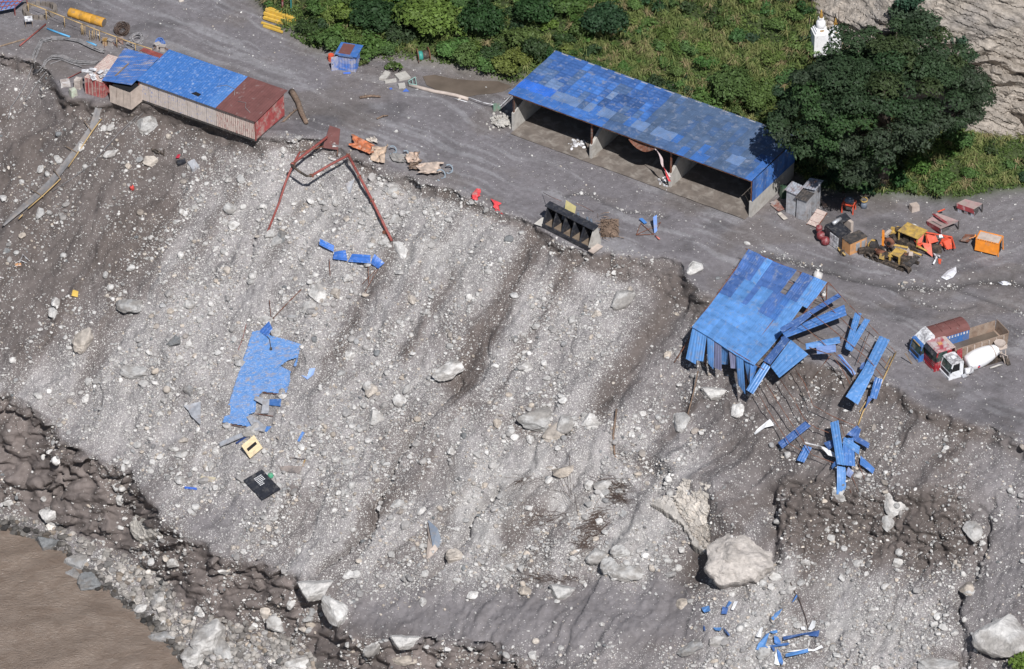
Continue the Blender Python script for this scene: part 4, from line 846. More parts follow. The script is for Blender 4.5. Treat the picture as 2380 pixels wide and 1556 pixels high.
# ------------------------------------------------------------------ black five-bay aggregate bin
hA = W(*Y8(430, 655), .0); hB_ = W(*Y8(1115, 1005), .0)
FK = Frame(hA, hB_ - hA); LK = float(np.linalg.norm(hB_ - hA)); hop = thing('aggregate_bin', 'black steel five-bay aggregate bin tilted at the terrace edge', 'bin', hA)
pbr('silt', (.20, .155, .115), .6, 0, .2, 1.2, .3, (.12, .09, .07))
MB().box(FK, -.15, LK + .15, -.12, .12, .15, .62).build('front_beam', 'black_steel', hop)
MB().slab([FK(-.3, .55, 2.92), FK(LK + .2, .55, 2.92), FK(LK + .2, 1.5, 3.15), FK(-.3, 1.5, 3.15)], .12).build('top_plate', 'black_steel', hop)
MB().slab([FK(0, 1.5, 3.0), FK(LK, 1.5, 3.0), FK(LK, 2.1, .3), FK(0, 2.1, .3)], .06).build('back_plate', 'black_steel', hop)
for k in range(6):
    x = LK * k / 5; t = .11
    pr_ = [(-.05, .0), (2.1, 0), (2.1, .5), (1.45, 2.95), (.85, 2.9), (-.05, .6)]; n_ = len(pr_)
    MB().raw([FK(x - t, y, z) for y, z in pr_] + [FK(x + t, y, z) for y, z in pr_], [tuple(range(n_ - 1, -1, -1)), tuple(range(n_, 2 * n_))] + [(q_, (q_ + 1) % n_, n_ + (q_ + 1) % n_, n_ + q_) for q_ in range(n_)]).build('divider', 'black_steel' if k < 5 else 'concrete', hop)
    if k < 5:
        MB().box(FK, x + t, x + LK / 5 - t, .12, 2.0, .05, .60 + .12 * (k % 2)).build('silt_fill', 'silt', hop)
        MB().box(FK, x + .5, x + LK / 5 - .3, 1.25, 1.4, 2.5, 2.8).build('bracket', 'dark_steel', hop)
MB().slab([FK(LK + .1, -.3, .35), FK(LK + .95, -.3, .35), FK(LK + .95, 1.5, .45), FK(LK + .1, 1.5, .45)], .12).build('step_plate', 'mud_wall', hop)
MB().slab([FK(-1.2, -.4, .3), FK(-.15, -.2, .3), FK(-.2, .9, 1.1), FK(-.7, .5, 1.0)], .1).build('end_gusset', 'concrete', hop)
for k, x in enumerate((.8, 2.9, 4.4, 5.0)):
    f = FK.sub(x + .8, 2.15, 1.2); MB().lathe(f, [(.62, 0), (.6, .3), (.12, 1.75)], 4).build('funnel', 'galvanised' if 0 else pbr('blue_grey', (.14, .17, .22), .5, 0, .15, 2, .2) if k == 0 else 'blue_grey', hop)
MB().slab([FK(1.9, 1.7, 2.6), FK(3.5, 1.7, 2.6), FK(3.4, 2.1, 3.7), FK(1.8, 2.1, 3.9)], .05).build('yellow_guard', pbr('pale_yellow', (.60, .52, .25), .6, 0, .12, 2, .15), hop)
for x in (.4, LK * .5, LK - .4): MB().box(FK, x - .1, x + .1, .1, .3, -1.8, .2).build('foot', 'black_steel', hop)
pipe('thin_rod', ghz(Y8, [(430, 125, .6), (560, 205, 3.2), (700, 260, 3.4)]), .03, 'rust', 'thin rod sticking out over the left end of the black bin', 'rod')
pipe('thin_rod', ghz(Y8, [(920, 290, 2.2), (1060, 350, 1.2), (1185, 415, .1)]), .03, 'rust', 'thin rod slanting to the mud behind the black bin', 'rod')
mb = MB()
for k in range(150):
    x, y = 1400 + rr.gauss(0, 75), 650 + rr.gauss(0, 75); a = rr.uniform(0, 6.3); l_ = rr.uniform(.4, 1.3); c = gh(*Y8(x, y), rr.uniform(.05, .9)); dv_ = np.array([math.cos(a), math.sin(a), rr.uniform(-.3, .3)]) * l_ / 2
    mb.tube([c - dv_, c + dv_ * .2 + [0, 0, .08], c + dv_], rr.uniform(.02, .07), 4, .015)
mb.grid(lambda s, t: gh(*Y8(1290 + 270 * s, 520 + 270 * t), max(0, .7 * math.sin(3.14 * s) * math.sin(3.14 * t)) + .05), 12, 12)
tag(mb.build('driftwood_heap', 'driftwood'), 'brown heap of twigs and roots jammed at the right of the black bin', 'driftwood', kind='stuff')
# blue folding stand
t_ = thing('blue_stand', 'rusty X-braced stand with upright blue panel on the terrace', 'stand', gh(*Y8(1990, 700), 0))
for a_, b_ in (((1825, 755), (2090, 745)), ((1825, 755), (1895, 580)), ((1895, 580), (2080, 740)), ((1830, 750), (2050, 650)), ((2090, 745), (2190, 565)), ((2050, 650), (2190, 565))): MB().tube(ghz(Y8, [a_, b_], .15), .05, 5).build('strut', 'rust', t_)
MB().slab(ghz(Y8, [(2075, 490, 1.6), (2130, 455, 1.8), (2140, 690, .4), (2095, 742, .1)]), .06).build('blue_panel', 'paint', t_, color=(.07, .18, .48))
tag(MB().slab(ghz(Y8, [(1865, 515, .4), (1915, 500, .4), (1990, 570, .3), (1945, 585, .3)]), .05).build('blue_scrap', 'paint', color=(.07, .2, .5)), 'small blue scrap lying left of the X-braced stand', 'scrap')
pipe('warning_post', ghz(Y8, [(2110, 765, .1), (2172, 815, .35)]), .1, 'plastic', 'short red and white post fallen at the foot of the stand', 'post', None, 7, None, (.6, .2, .17))

# ------------------------------------------------------------------ latrines and things by the tree
def latrine(x, y, wd, ht, label, roofm, rx=0):
    f = Frame(W(*Z5(x, y)), b0 - a0); t_ = thing('latrine', label, 'latrine', f.o)
    for nm, pts in (('front_wall', [(0, 0), (wd, 0)]), ('side_wall', [(wd, 0), (wd, wd)]), ('back_wall', [(wd, wd), (0, wd)]), ('side_wall', [(0, wd), (0, 0)])):
        (xa, ya), (xb, yb) = pts; MB().corr([f(xa, ya, -.1), f(xb, yb, -.1), f(xb, yb, ht), f(xa, ya, ht)], 3, .02).build(nm, 'galvanised', t_)
    MB().box(f, wd * .2, wd * .8, -.04, -.012, .05, ht - .3).build('door', 'galvanised', t_)
    g_ = f.sub(wd / 2, wd / 2, ht, 0, rx, .12); MB().corr([g_(-wd * .65, -wd * .7, .1), g_(wd * .65, -wd * .7, .1), g_(wd * .65, wd * .7, .1), g_(-wd * .65, wd * .7, .1)], 5, .04).build('roof', roofm, t_)
latrine(212, 322, 1.35, 3.1, 'nearest grey metal latrine with flat dark roof', 'dark_steel')
latrine(140, 285, 1.35, 3.4, 'left grey metal latrine with rust-streaked corrugated roof', 'galv_rusty', -.1)
latrine(262, 258, 1.5, 3.4, 'rear grey metal latrine with tilted shiny roof', 'galv_rusty', .15)
junk('green_bin', Z5, 122, 178, (.7, .7, 1.7), 'paint', 'dark green bin standing behind the left latrine', 'bin', (.05, .10, .06), 0, .4)
f = Frame(W(*Z5(335, 372)), (math.cos(-.6), math.sin(-.6), 0)).sub(0, 0, .35, 0, 0, .35); t_ = thing('slatted_panel', 'pinkish-red slatted panel leaning right of the latrines', 'panel', f.o)
for k in range(4): MB().box(f, -.7, .7, k * .62 - .5, k * .62 + .1, .0 + .05 * (k % 2), .08 + .05 * (k % 2)).build('slat', 'mud_wall_red', t_)
MB().box(f, -.75, -.65, -.6, 2, -.1, -.01).build('rail', 'rust', t_); MB().box(f, .65, .75, -.6, 2, -.1, -.01).build('rail', 'rust', t_)
for k, (q, c, lb) in enumerate((([(35, 230), (75, 190), (130, 260), (90, 275)], (.22, .09, .07), 'rusty scrap sheet against the shed end wall'), ([(82, 290), (105, 280), (155, 325), (125, 335)], (.6, .55, .48), 'cream board lying in front of the left latrine'), ([(375, 195), (400, 205), (430, 240), (405, 250)], (.3, .2, .16), 'brown broken board right of the rear latrine'), ([(30, 215), (45, 205), (75, 210), (60, 235)], (.2, .25, .35), 'bluish scrap panel by the shed end wall'))):
    tag(MB().slab(ghz(Z5, q, .25), .06).build('scrap_board', 'paint_muddy', color=c), lb, 'board')
f = Frame(W(*Z5(565, 295)), (1, -.35, 0)); t_ = thing('small_machine', 'small orange-red frame machine by the foot of the tree', 'machine', f.o)
for sx in (-.75, .65):
    for sy in (0, 1.2): MB().box(f, sx, sx + .14, sy, sy + .14, -.1, 1.2).build('leg', 'red_paint', t_)
for sy in (0, 1.2): MB().box(f, -.75, .8, sy + .01, sy + .13, 1.2, 1.36).build('rail', 'red_paint', t_)
for sx in (-.75, .65): MB().box(f, sx + .01, sx + .13, .15, 1.2, 1.2, 1.36).build('rail', 'red_paint', t_)
MB().lathe(f.sub(0, .7, 1.37), [(.5, 0), (.62, .25), (.35, .5)], 10).build('hopper', 'blue_grey', t_); MB().box(f, -.3, .4, .2, 1.1, .5, 1.1).build('engine', 'dark_steel', t_)
f = Frame(W(*Z5(680, 248))); t_ = thing('pump', 'grey pump with yellow handwheel under the tree edge', 'pump', f.o)
MB().lathe(f, [(.42, -.1), (.42, .5), (.3, .7)], 10).build('body', 'blue_grey', t_, smooth=True); MB().tube([f(0, 0, .6), f(0, 0, 1.1)], .06, 6).build('spindle', 'dark_steel', t_); ring(f(0, 0, 1.12), (0, -.2, 1), .42, .07, 18, 6, MB()).build('handwheel', 'yellow_ochre', t_, smooth=True)
# cable drum by the hill
cD = W(*Z2(1350, 470)); FD = Frame(cD, (.95, .25, 0)); t_ = thing('cable_drum', 'rusty spoked cable drum with teal cable at the hill foot', 'cable drum', cD)
for x in (0, 1.5):
    ring(FD(x, 0, .95), FD.x, .95, .07, 22, 6, MB()).build('rim', 'rust', t_, smooth=True)
    for k in range(8): a = k * math.tau / 8; MB().tube([FD(x, 0, .95), FD(x, .93 * math.cos(a), .95 + .93 * math.sin(a))], .04, 5).build('spoke', 'rust', t_)
fz = Frame(FD(.12, 0, .95)); fz.x, fz.y, fz.z = FD.y, FD.z, FD.x
MB().lathe(fz, [(.62, 0), (.66, .3), (.62, .55)], 16).build('teal_cable', 'plastic', t_, smooth=True, color=(.05, .28, .24)); MB().lathe(fz.sub(0, 0, .56), [(.6, 0), (.62, .4), (.58, .8)], 16).build('black_cable', 'grease', t_, smooth=True)
# kerb, cart, slabs, pool
pipe('concrete_kerb', [gh(*Z2(x, y), .2) for x, y in ((1290, 640), (1400, 668), (1480, 690), (1560, 702), (1640, 720), (1735, 748))], .24, 'mud_wall', 'muddy concrete kerb pipe beside the brown pool', 'kerb', None, 8)
for k, pts in enumerate(([(1735, 735), (1850, 775), (1975, 800)], [(1620, 740), (1725, 770)], [(1975, 800), (2065, 710)])): pipe('barrier_rail', ghz(Z2, pts, .7 if k != 1 else .1), .05, 'white_mud', ['red and white barrier rail right of the concrete kerb', 'thin white rail lying below the concrete kerb', 'barrier rail slanting up to the shed corner'][k], 'rail', None, 6)
junk('green_tub', Z2, 1945, 825, (1.0, .8, .7), 'paint', 'faded green tub at the end of the barrier rail', 'tub', (.17, .26, .20), 0, .2)
t_ = thing('hand_cart', 'pale teal tubular hand cart by the concrete kerb', 'cart', gh(*Z2(1300, 630), 0))
for a_, b_ in (((1285, 610), (1335, 580)), ((1290, 632), (1345, 640)), ((1335, 580), (1345, 640)), ((1285, 610), (1290, 632)), ((1310, 595), (1318, 635))): MB().tube(ghz(Z2, [a_, b_], .5), .045, 5).build('tube', 'plastic', t_, color=(.3, .5, .46))
for k, (q, lb) in enumerate((([(1062, 590), (1110, 530), (1150, 545), (1115, 600)], 'tilted pale concrete slab below the flowering bush'), ([(1180, 560), (1260, 535), (1300, 580), (1215, 600)], 'flat broken concrete slab right of the tilted slab'), ([(1100, 605), (1190, 590), (1195, 605), (1110, 618)], 'long broken concrete sill in front of the slabs'), ([(1205, 628), (1255, 622), (1262, 650), (1212, 655)], 'small square concrete chunk near the hand cart'), ([(940, 405), (965, 400), (1000, 460), (965, 462)], 'grey metal sheet leaning right of the blue hut'))):
    tag(MB().poly(ghz(Z2, q, .3), .3 if k < 4 else .05).build('concrete_slab' if k < 4 else 'metal_sheet', 'concrete' if k < 4 else 'galvanised'), lb, 'slab' if k < 4 else 'sheet')
for k, (q, lb) in enumerate((([(1140, 665), (1160, 660), (1163, 672), (1145, 676)], 'tiny blue scrap on the mud below the slabs'), ([(1240, 690), (1265, 665), (1290, 690)], 'blue scrap triangle near the kerb end'), ([(790, 545), (850, 542), (848, 555), (795, 558)], 'blue sheet strip at the foot of the guard hut'))): tag(MB().poly(ghz(Z2, q, .08), .03).build('blue_scrap', 'paint', color=(.08, .17, .55)), lb, 'scrap')
pool = [Z2(*p) for p in [(1390, 575), (1480, 562), (1600, 590), (1760, 605), (1960, 612), (2060, 650), (1990, 690), (1900, 705), (1800, 712), (1730, 728), (1620, 700), (1500, 680), (1420, 640)]]
tag(MB().poly([W(u, v, .10) for u, v in pool], .02).build('muddy_pool', 'muddy_water'), kind='structure')
# ------------------------------------------------------------------ wrecked plant on the right of the terrace
rr = random.Random(21)
f = Frame(W(*Y6(378, 535)), W(*Y6(590, 440)) - W(*Y6(378, 535))); g1 = thing('engine_housing', 'orange and black generator housing half buried beside the wrecked lorries', 'generator', f.o)
MB().box(f, 0, 2.6, 0, 1.5, -.3, 1.7).build('orange_casing', 'orange_dull', g1); MB().box(f, .9, 1.5, -.05, -.002, .3, 1.35).build('grille', 'galvanised', g1); MB().box(f, 1.8, 2.4, -.05, -.002, .3, 1.35).build('grille', 'galvanised', g1)
MB().slab([f(-.05, -.05, 1.75), f(2.7, -.05, 1.75), f(2.7, 1.6, 1.8), f(-.05, 1.6, 1.8)], .06).build('bonnet', 'dark_steel', g1)
MB().box(f, -.5, 1.3, 1.6, 4.4, -.3, 2.0).build('radiator_casing', 'black_steel', g1)
for k in range(9): MB().box(f, -.56, -.502, 1.65 + .0, 3.2, .1 + k * .2, .23 + k * .2).build('louvre', 'white_mud', g1)
MB().slab([f(-.5, 1.6, 2.05), f(1.5, 1.6, 2.05), f(1.6, 4.3, 2.3), f(-.5, 4.3, 2.3)], .06).build('top_cover', 'black_steel', g1)
MB().slab([f(1.4, 3.4, 2.3), f(2.9, 3.4, 2.3), f(2.9, 4.5, 2.6), f(1.4, 4.5, 2.6)], .06).build('top_cover', 'black_steel', g1); MB().box(f, 2.4, 2.8, 2.8, 4.3, -.2, 2.25).build('side_casing', 'mud_wall', g1)
MB().tube([f(.2, 3.6, 2.6), f(1.6, 3.9, 2.6)], .25, 10).build('silencer', 'galvanised', g1, smooth=True)
for k, (x, y, z, r_) in enumerate(((-.9, 3.6, .5, .55), (-1.0, 4.4, .9, .5), (-.6, 5.2, 1.3, .4))): MB().lathe(f.sub(x, y, z), [(r_ * .5, -.5), (r_, -.3), (r_, .3), (r_ * .5, .5)], 10).build('drum', 'maroon', g1, smooth=True)
tn = thing('drill_tripod', 'small yellow drilling tripod lying left of the generator housing', 'machine', gh(*Y6(170, 400), 0))
for a_, b_ in (((100, 380), (190, 340)), ((120, 330), (220, 430)), ((190, 360), (260, 480)), ((240, 450), (320, 530))): MB().tube(ghz(Y6, [a_, b_], .4), .12, 6).build('strut', 'yellow_ochre', tn, smooth=True)
for a_ in ((130, 365), (235, 430), (290, 500)): MB().box(Frame(gh(*Y6(*a_), .3)), -.25, .25, -.2, .2, -.3, .3).build('block', 'grease', tn)
# stripped lorry chassis
c0 = W(*Y6(1050, 735)); c1 = W(*Y6(560, 545)); fl = Frame(c0, c1 - c0); LL = float(np.linalg.norm(c1 - c0))      # x runs to the rear
fl.y = -fl.y if np.dot(fl.y, (0, 1, 0)) < 0 else fl.y
ck = thing('stripped_lorry', 'stripped yellow lorry chassis with exposed engine sunk in the mud', 'lorry', c0)
for y in (.15, 2.0): MB().box(fl, -.6, LL, y, y + .22, .15, .5).build('chassis_rail', 'grease', ck)
for k in range(7): MB().box(fl, LL * k / 7, LL * k / 7 + .15, .37, 2.0, .2, .42).build('cross_member', 'grease', ck)
MB().box(fl, LL * .05, LL * .75, -.12, .12, -.05, .35).build('side_step', 'grease', ck)
pr_ = [(math.cos(a) * .85 + .3, math.sin(a) * .85 + .1) for a in np.linspace(0, math.pi, 9)]
mb = MB()
for (xa, za), (xb, zb) in zip(pr_[:-1], pr_[1:]): mb.slab([fl(xa, -.25, za), fl(xb, -.25, zb), fl(xb, .5, zb), fl(xa, .5, za)], .05)
mb.build('wheel_arch', 'grease', ck)
MB().box(fl, .2, 1.5, .5, 1.9, .5, 1.3).build('engine', 'grease', ck); MB().box(fl, -.5, .6, .1, 2.1, .9, 1.05).build('front_deck', 'dark_steel', ck)
MB().slab([fl(1.2, .4, 1.5), fl(2.5, .4, 1.5), fl(2.5, 1.9, 1.6), fl(1.2, 1.9, 1.6)], .08).build('cab_floor', 'yellow_ochre', ck)
for x in (1.2, 2.5):
    for y in (.4, 1.9): MB().box(fl, x - .09, x + .09, y - .09, y + .09, .4, 1.5).build('cab_pillar', 'yellow_ochre', ck)
MB().tube([fl(3.1, .6, .9), fl(4.4, .6, .9)], .42, 12).build('fuel_tank', 'rust', ck, smooth=True)
fw = fl.sub(3.4, 1.7, 2.0); fw2 = Frame(fw.o); fw2.x, fw2.y, fw2.z = fl.x, fl.z, -fl.y
MB().lathe(fw2.sub(0, 0, 0), [(.32, -.2), (.62, -.22), (.7, 0), (.62, .22), (.32, .2)], 16).build('spare_wheel', 'rust', ck, smooth=True); MB().lathe(fw2.sub(0, 0, .21), [(.28, 0), (.28, .03)], 12).build('hub_hole', 'void', ck)
MB().slab([fl(4.0, 1.4, 1.4), fl(4.3, 1.4, 1.4), fl(4.7, 2.0, 3.2), fl(4.4, 2.0, 3.2)], .12).build('orange_arm', 'orange_paint', ck)
MB().tube([fl(2.8, 1.7, 1.9), fl(1.1, 2.2, 1.9)], .14, 6).build('boom', 'yellow_ochre', ck)
for k in range(4): y0 = 2.3 + k * .55; MB().tube([fl(1.5 - k * .25, y0, .9 + .1 * k), fl(-.2 - k * .1, y0 + .3, .8)], .13, 6).build('linkage', 'yellow_ochre' if k % 2 else 'grease', ck, smooth=True)
for k in range(26):
    x = rr.uniform(.2, LL - .3); y = rr.uniform(.3, 2.4); z = rr.uniform(.5, 1.3); g_ = fl.sub(x, y, z, rr.uniform(0, 3), rr.uniform(-.5, .5)); s = rr.uniform(.1, .32)
    MB().box(g_, -s * 1.5, s * 1.5, -s, s, -s, s).build('fitting', rr.choice(['grease', 'grease', 'yellow_ochre', 'dark_steel', 'rust', 'mud_wall']), ck)
for x in (LL - .5, LL - 1.5):
    g_ = Frame(fl(x, -.1, .3)); g_.x, g_.y, g_.z = fl.x, fl.z, -fl.y; ring(g_(0, 0, 0), fl.y, .45, .14, 16, 6, MB()).build('tyre', 'grease', ck, smooth=True)
for (x, y) in ((550, 470), (640, 440), (690, 480)):
    c = gh(*Y6(x, y), .6); MB().box(Frame(c, (1, rr.uniform(-1, 1), 0)), -.7, .7, -.25, .25, -.3, .3).build('axle_part', 'grease', ck)
MB().slab(ghz(Y6, [(590, 400, 1.2), (640, 415, 1.2), (680, 350, 1.2), (640, 335, 1.2)]), .5).build('side_box', 'yellow_ochre', ck)
# second chassis behind, and the flattened red cab
c0 = W(*Y6(1180, 510)); c1 = W(*Y6(900, 395)); f2 = Frame(c0, c1 - c0); L2 = float(np.linalg.norm(c1 - c0)); f2.y = -f2.y if f2.y[1] < 0 else f2.y
w2 = thing('wrecked_mixer', 'dull yellow machine body with flat roof behind the stripped lorry', 'machine', c0)
MB().box(f2, 0, 3.0, .2, 2.2, -.2, .7).build('base', 'grease', w2); MB().slab([f2(0, .1, 2.1), f2(2.9, .1, 2.1), f2(2.9, 2.3, 2.15), f2(0, 2.3, 2.15)], .1).build('canopy', 'yellow_ochre', w2)
for x in (.1, 2.7):
    for y in (.2, 2.1): MB().box(f2, x, x + .14, y, y + .14, .5, 2.05).build('post', 'yellow_ochre', w2)
MB().box(f2, .4, 1.4, .6, 1.8, .7, 1.5).build('engine', 'dark_steel', w2); MB().box(f2, 1.6, 2.4, .6, 1.8, .7, 1.2).build('seat', 'grease', w2)
for k in range(9):
    g_ = f2.sub(3.2 + rr.uniform(0, 1.4), rr.uniform(.3, 2.3), rr.uniform(.2, 1.2), rr.uniform(0, 3)); s = rr.uniform(.15, .4); MB().box(g_, -s * 2, s * 2, -s * .6, s * .6, -s * .5, s * .5).build('loose_part', rr.choice(['yellow_ochre', 'grease', 'mud_wall']), w2)
rc_ = thing('crushed_red_cab', 'crushed bright red-orange lorry cab and door frames', 'lorry cab', gh(*Y6(1350, 430), 0))
for q in ([(1160, 285, 1.8), (1270, 262, 1.9), (1240, 380, 1.2), (1190, 400, 1.1)], [(1240, 385, 1.5), (1350, 400, 1.4), (1372, 555, .3), (1290, 490, .8)], [(1290, 290, 1.6), (1390, 280, 1.6), (1440, 370, .9), (1330, 400, .9)], [(1480, 345, 1.2), (1600, 320, 1.2), (1565, 470, .2), (1455, 405, .5)], [(1500, 305, .9), (1605, 312, .9), (1640, 450, .15), (1570, 460, .2)], [(1440, 575, .2), (1480, 580, .2), (1470, 640, .1), (1445, 630, .1)], [(1190, 400, .9), (1250, 380, .9), (1240, 470, .6), (1185, 440, .6)]):
    MB().slab(ghz(Y6, q), .08).build('panel', 'red_paint', rc_)
for a_, b_, h in (((1100, 300), (1270, 262), 1.8), ((1270, 262), (1400, 285), 1.9), ((1400, 285), (1600, 320), 1.5), ((1130, 330), (1190, 400), 1.3), ((1600, 320), (1640, 450), .8), ((1480, 345), (1540, 460), .8), ((1290, 300), (1300, 390), 1.5)): MB().tube(ghz(Y6, [a_, b_], h), .1, 6).build('pillar', 'red_paint', rc_)
MB().slab(ghz(Y6, [(1440, 295, 2.0), (1475, 292, 2.0), (1490, 325, 1.8), (1445, 328, 1.8)]), .06).build('white_patch', 'white_paint', rc_); MB().box(Frame(gh(*Y6(1420, 470), .2)), -.6, .6, -.5, .5, -.4, .5).build('seat_base', 'grease', rc_)
MB().box(Frame(gh(*Y6(1320, 350), .3)), -.8, .9, -.7, .7, -.3, .6).build('interior', 'grease', rc_)
tag(MB().tube(ghz(Y6, [(1380, 640, .3), (1420, 560, .6), (1380, 520, .6), (1460, 550, .3)]), .13, 6).build('bent_bumper', 'white_mud', smooth=True), 'bent whitish bumper strip below the crushed red cab', 'bumper')
# orange tipper box and other wrecks
fo = Frame(W(*Y6(1885, 480), 0), W(*Y6(2130, 540)) - W(*Y6(1885, 480))); lo = 2.9
ob_ = thing('orange_box_body', 'orange steel box body standing in the mud at the right', 'truck body', fo.o)
MB().slab([fo(0, -.25, .3), fo(lo, -.25, .3), fo(lo, .05, 1.75), fo(0, .05, 1.75)], .07).build('front_panel', 'orange_paint', ob_); MB().slab([fo(0, .05, 1.75), fo(lo, .05, 1.75), fo(lo, 1.6, 1.9), fo(0, 1.6, 1.9)], .06).build('top_panel', 'mud_wall', ob_)
for a_, b_ in (((0, .05, 1.8), (lo, .05, 1.8)), ((0, 1.6, 1.95), (lo, 1.6, 1.95)), ((0, .05, 1.8), (0, 1.6, 1.95)), ((lo, .05, 1.8), (lo, 1.6, 1.95)), ((lo, .1, 1.8), (lo + .05, 0, -.1)), ((lo, 1.55, 1.9), (lo + .1, 1.7, -.1)), ((0, 1.55, 1.9), (0, 1.7, -.1)), ((0, .1, 1.8), (-.05, .1, -.1))): MB().tube([fo(*a_), fo(*b_)], .08, 5).build('frame_tube', 'orange_paint', ob_)
MB().box(fo, .1, lo - .1, .3, 1.5, -.1, 1.4).build('dark_inside', 'void', ob_)
for k in range(8): MB().box(fo, .25 + k * .3, .4 + k * .3, -.02, .03, 1.78, 1.86).build('hinge', 'dark_steel', ob_)
cs = thing('broken_conveyor', 'bent brown chute beside the orange box body', 'chute', gh(*Y6(1790, 340), 0))
MB().slab(ghz(Y6, [(1710, 360, .4), (1760, 280, .7), (1880, 285, .9), (1800, 372, .5)]), .1).build('pan', 'rust', cs); MB().slab(ghz(Y6, [(1810, 330, 1.0), (1870, 310, 1.1), (1880, 280, 1.3), (1900, 300, 1.2)]), .06).build('orange_flap', 'orange_paint', cs); MB().tube(ghz(Y6, [(1700, 365, .1), (1710, 340, .6)]), .07, 5).build('leg', 'rust', cs)
def wreck_roof(name, label, q, legs, side):
    t_ = thing(name, label, 'truck cab', gh(*Z5(q[0][0], q[0][1]), 0)); P4 = ghz(Z5, q)
    MB().slab(P4, .1).build('roof_panel', 'paint_muddy', t_, color=(.34, .22, .22)); P4 = [np.array(p) for p in P4]
    MB().slab([P4[0], P4[1], P4[1] + [.05, -.3, -.5], P4[0] + [.05, -.3, -.5]], .06).build('visor', 'maroon', t_)
    for i in legs: MB().tube([P4[i] - [0, 0, .05], P4[i] * [1, 1, 0] - [0, 0, .1]], .1, 6).build('pillar', 'dark_steel', t_)
    c = sum(P4) / 4; fB = Frame(c * [1, 1, 0], P4[1] - P4[0]); MB().box(fB, -1.0, 1.0, -.6, .6, -.2, .75).build('cab_shell', 'concrete_dark_shade', t_)
    for k in range(3): MB().box(fB, -1.2 + k * .9, -.7 + k * .9, -.75, -.62, -.1, .7).build('door_frame', 'galv_rusty', t_)
wreck_roof('buried_cab', 'maroon-fronted cab roof buried in mud, farthest right by the grass', [(1320, 225, 1.1), (1440, 265, 1.1), (1500, 225, 1.3), (1380, 195, 1.3)], (0, 1, 2), 0)
wreck_roof('buried_cab', 'overturned maroon and grey cab roof in front of the farthest one', [(1115, 345, .4), (1210, 398, .9), (1335, 345, 1.3), (1185, 290, 1.3)], (1, 2), 0)
MB().slab(ghz(Z5, [(1150, 300, 1.3), (1165, 295, 1.4), (1265, 360, 1.2), (1250, 368, 1.1)]), .15).build('roof_rib', 'maroon', bpy.data.objects['buried_cab.001'])
pipe('red_stub', ghz(Z5, [(1190, 285, .9), (1240, 266, 1.0)]), .1, 'red_paint', 'short red pipe stub above the overturned cab roof', 'pipe')
junk('tin_box', Z5, 1030, 268, (1.1, .9, .85), 'mud_wall', 'small beige tin box standing in the mud under the tree', 'box', None, 0, .4)
for k, (q, lb) in enumerate((([(1215, 735), (1260, 690), (1320, 660), (1325, 700), (1300, 735), (1255, 752)], 'crumpled white plastic sheet right of the stripped lorry'), ([(1610, 752), (1650, 745), (1700, 760), (1675, 790), (1640, 785)], 'second white plastic sheet in the channel at the right edge'))):
    c_ = np.mean(np.array(q), axis=0); mb = MB()
    ringp = [np.array(p) for p in q]; n_ = len(ringp)
    Vv = [gh(*Z5(*c_), .45)] + [gh(*Z5(*(c_ * .5 + p * .5)), .2 + .3 * rr.random()) for p in ringp] + [gh(*Z5(*p), .06 + .15 * rr.random()) for p in ringp]
    mb.raw(Vv, [(0, 1 + i, 1 + (i + 1) % n_) for i in range(n_)] + [(1 + i, 1 + n_ + i, 1 + n_ + (i + 1) % n_, 1 + (i + 1) % n_) for i in range(n_)])
    tag(mb.build('plastic_sheet', 'plastic', color=(.74, .75, .80)), lb, 'plastic sheet')
def bag(Zf, x, y, s, label, col=(.62, .60, .58)):
    f = Frame(gh(*Zf(x, y), 0)); mb = MB(); mb.lathe(f, [(.35 * s, -.1), (.55 * s, .2 * s), (.52 * s, .6 * s), (.3 * s, .95 * s), (.12 * s, 1.05 * s), (.25 * s, 1.3 * s)], 10)
    V_ = mb.v[0]; V_ += (fbm(V_[:, 0] * 3, V_[:, 1] * 3 + V_[:, 2] * 2, 3, 5)[:, None] - .5) * .25 * s
    tag(mb.build('white_sack', 'cloth', smooth=True, color=col), label, 'sack')
bag(Z5, 360, 742, 1.1, 'tied white sack standing by the muddy channel behind the blue roof')
bag(Z5, 405, 862, .5, 'small white sack lying near the corner of the blue roof')

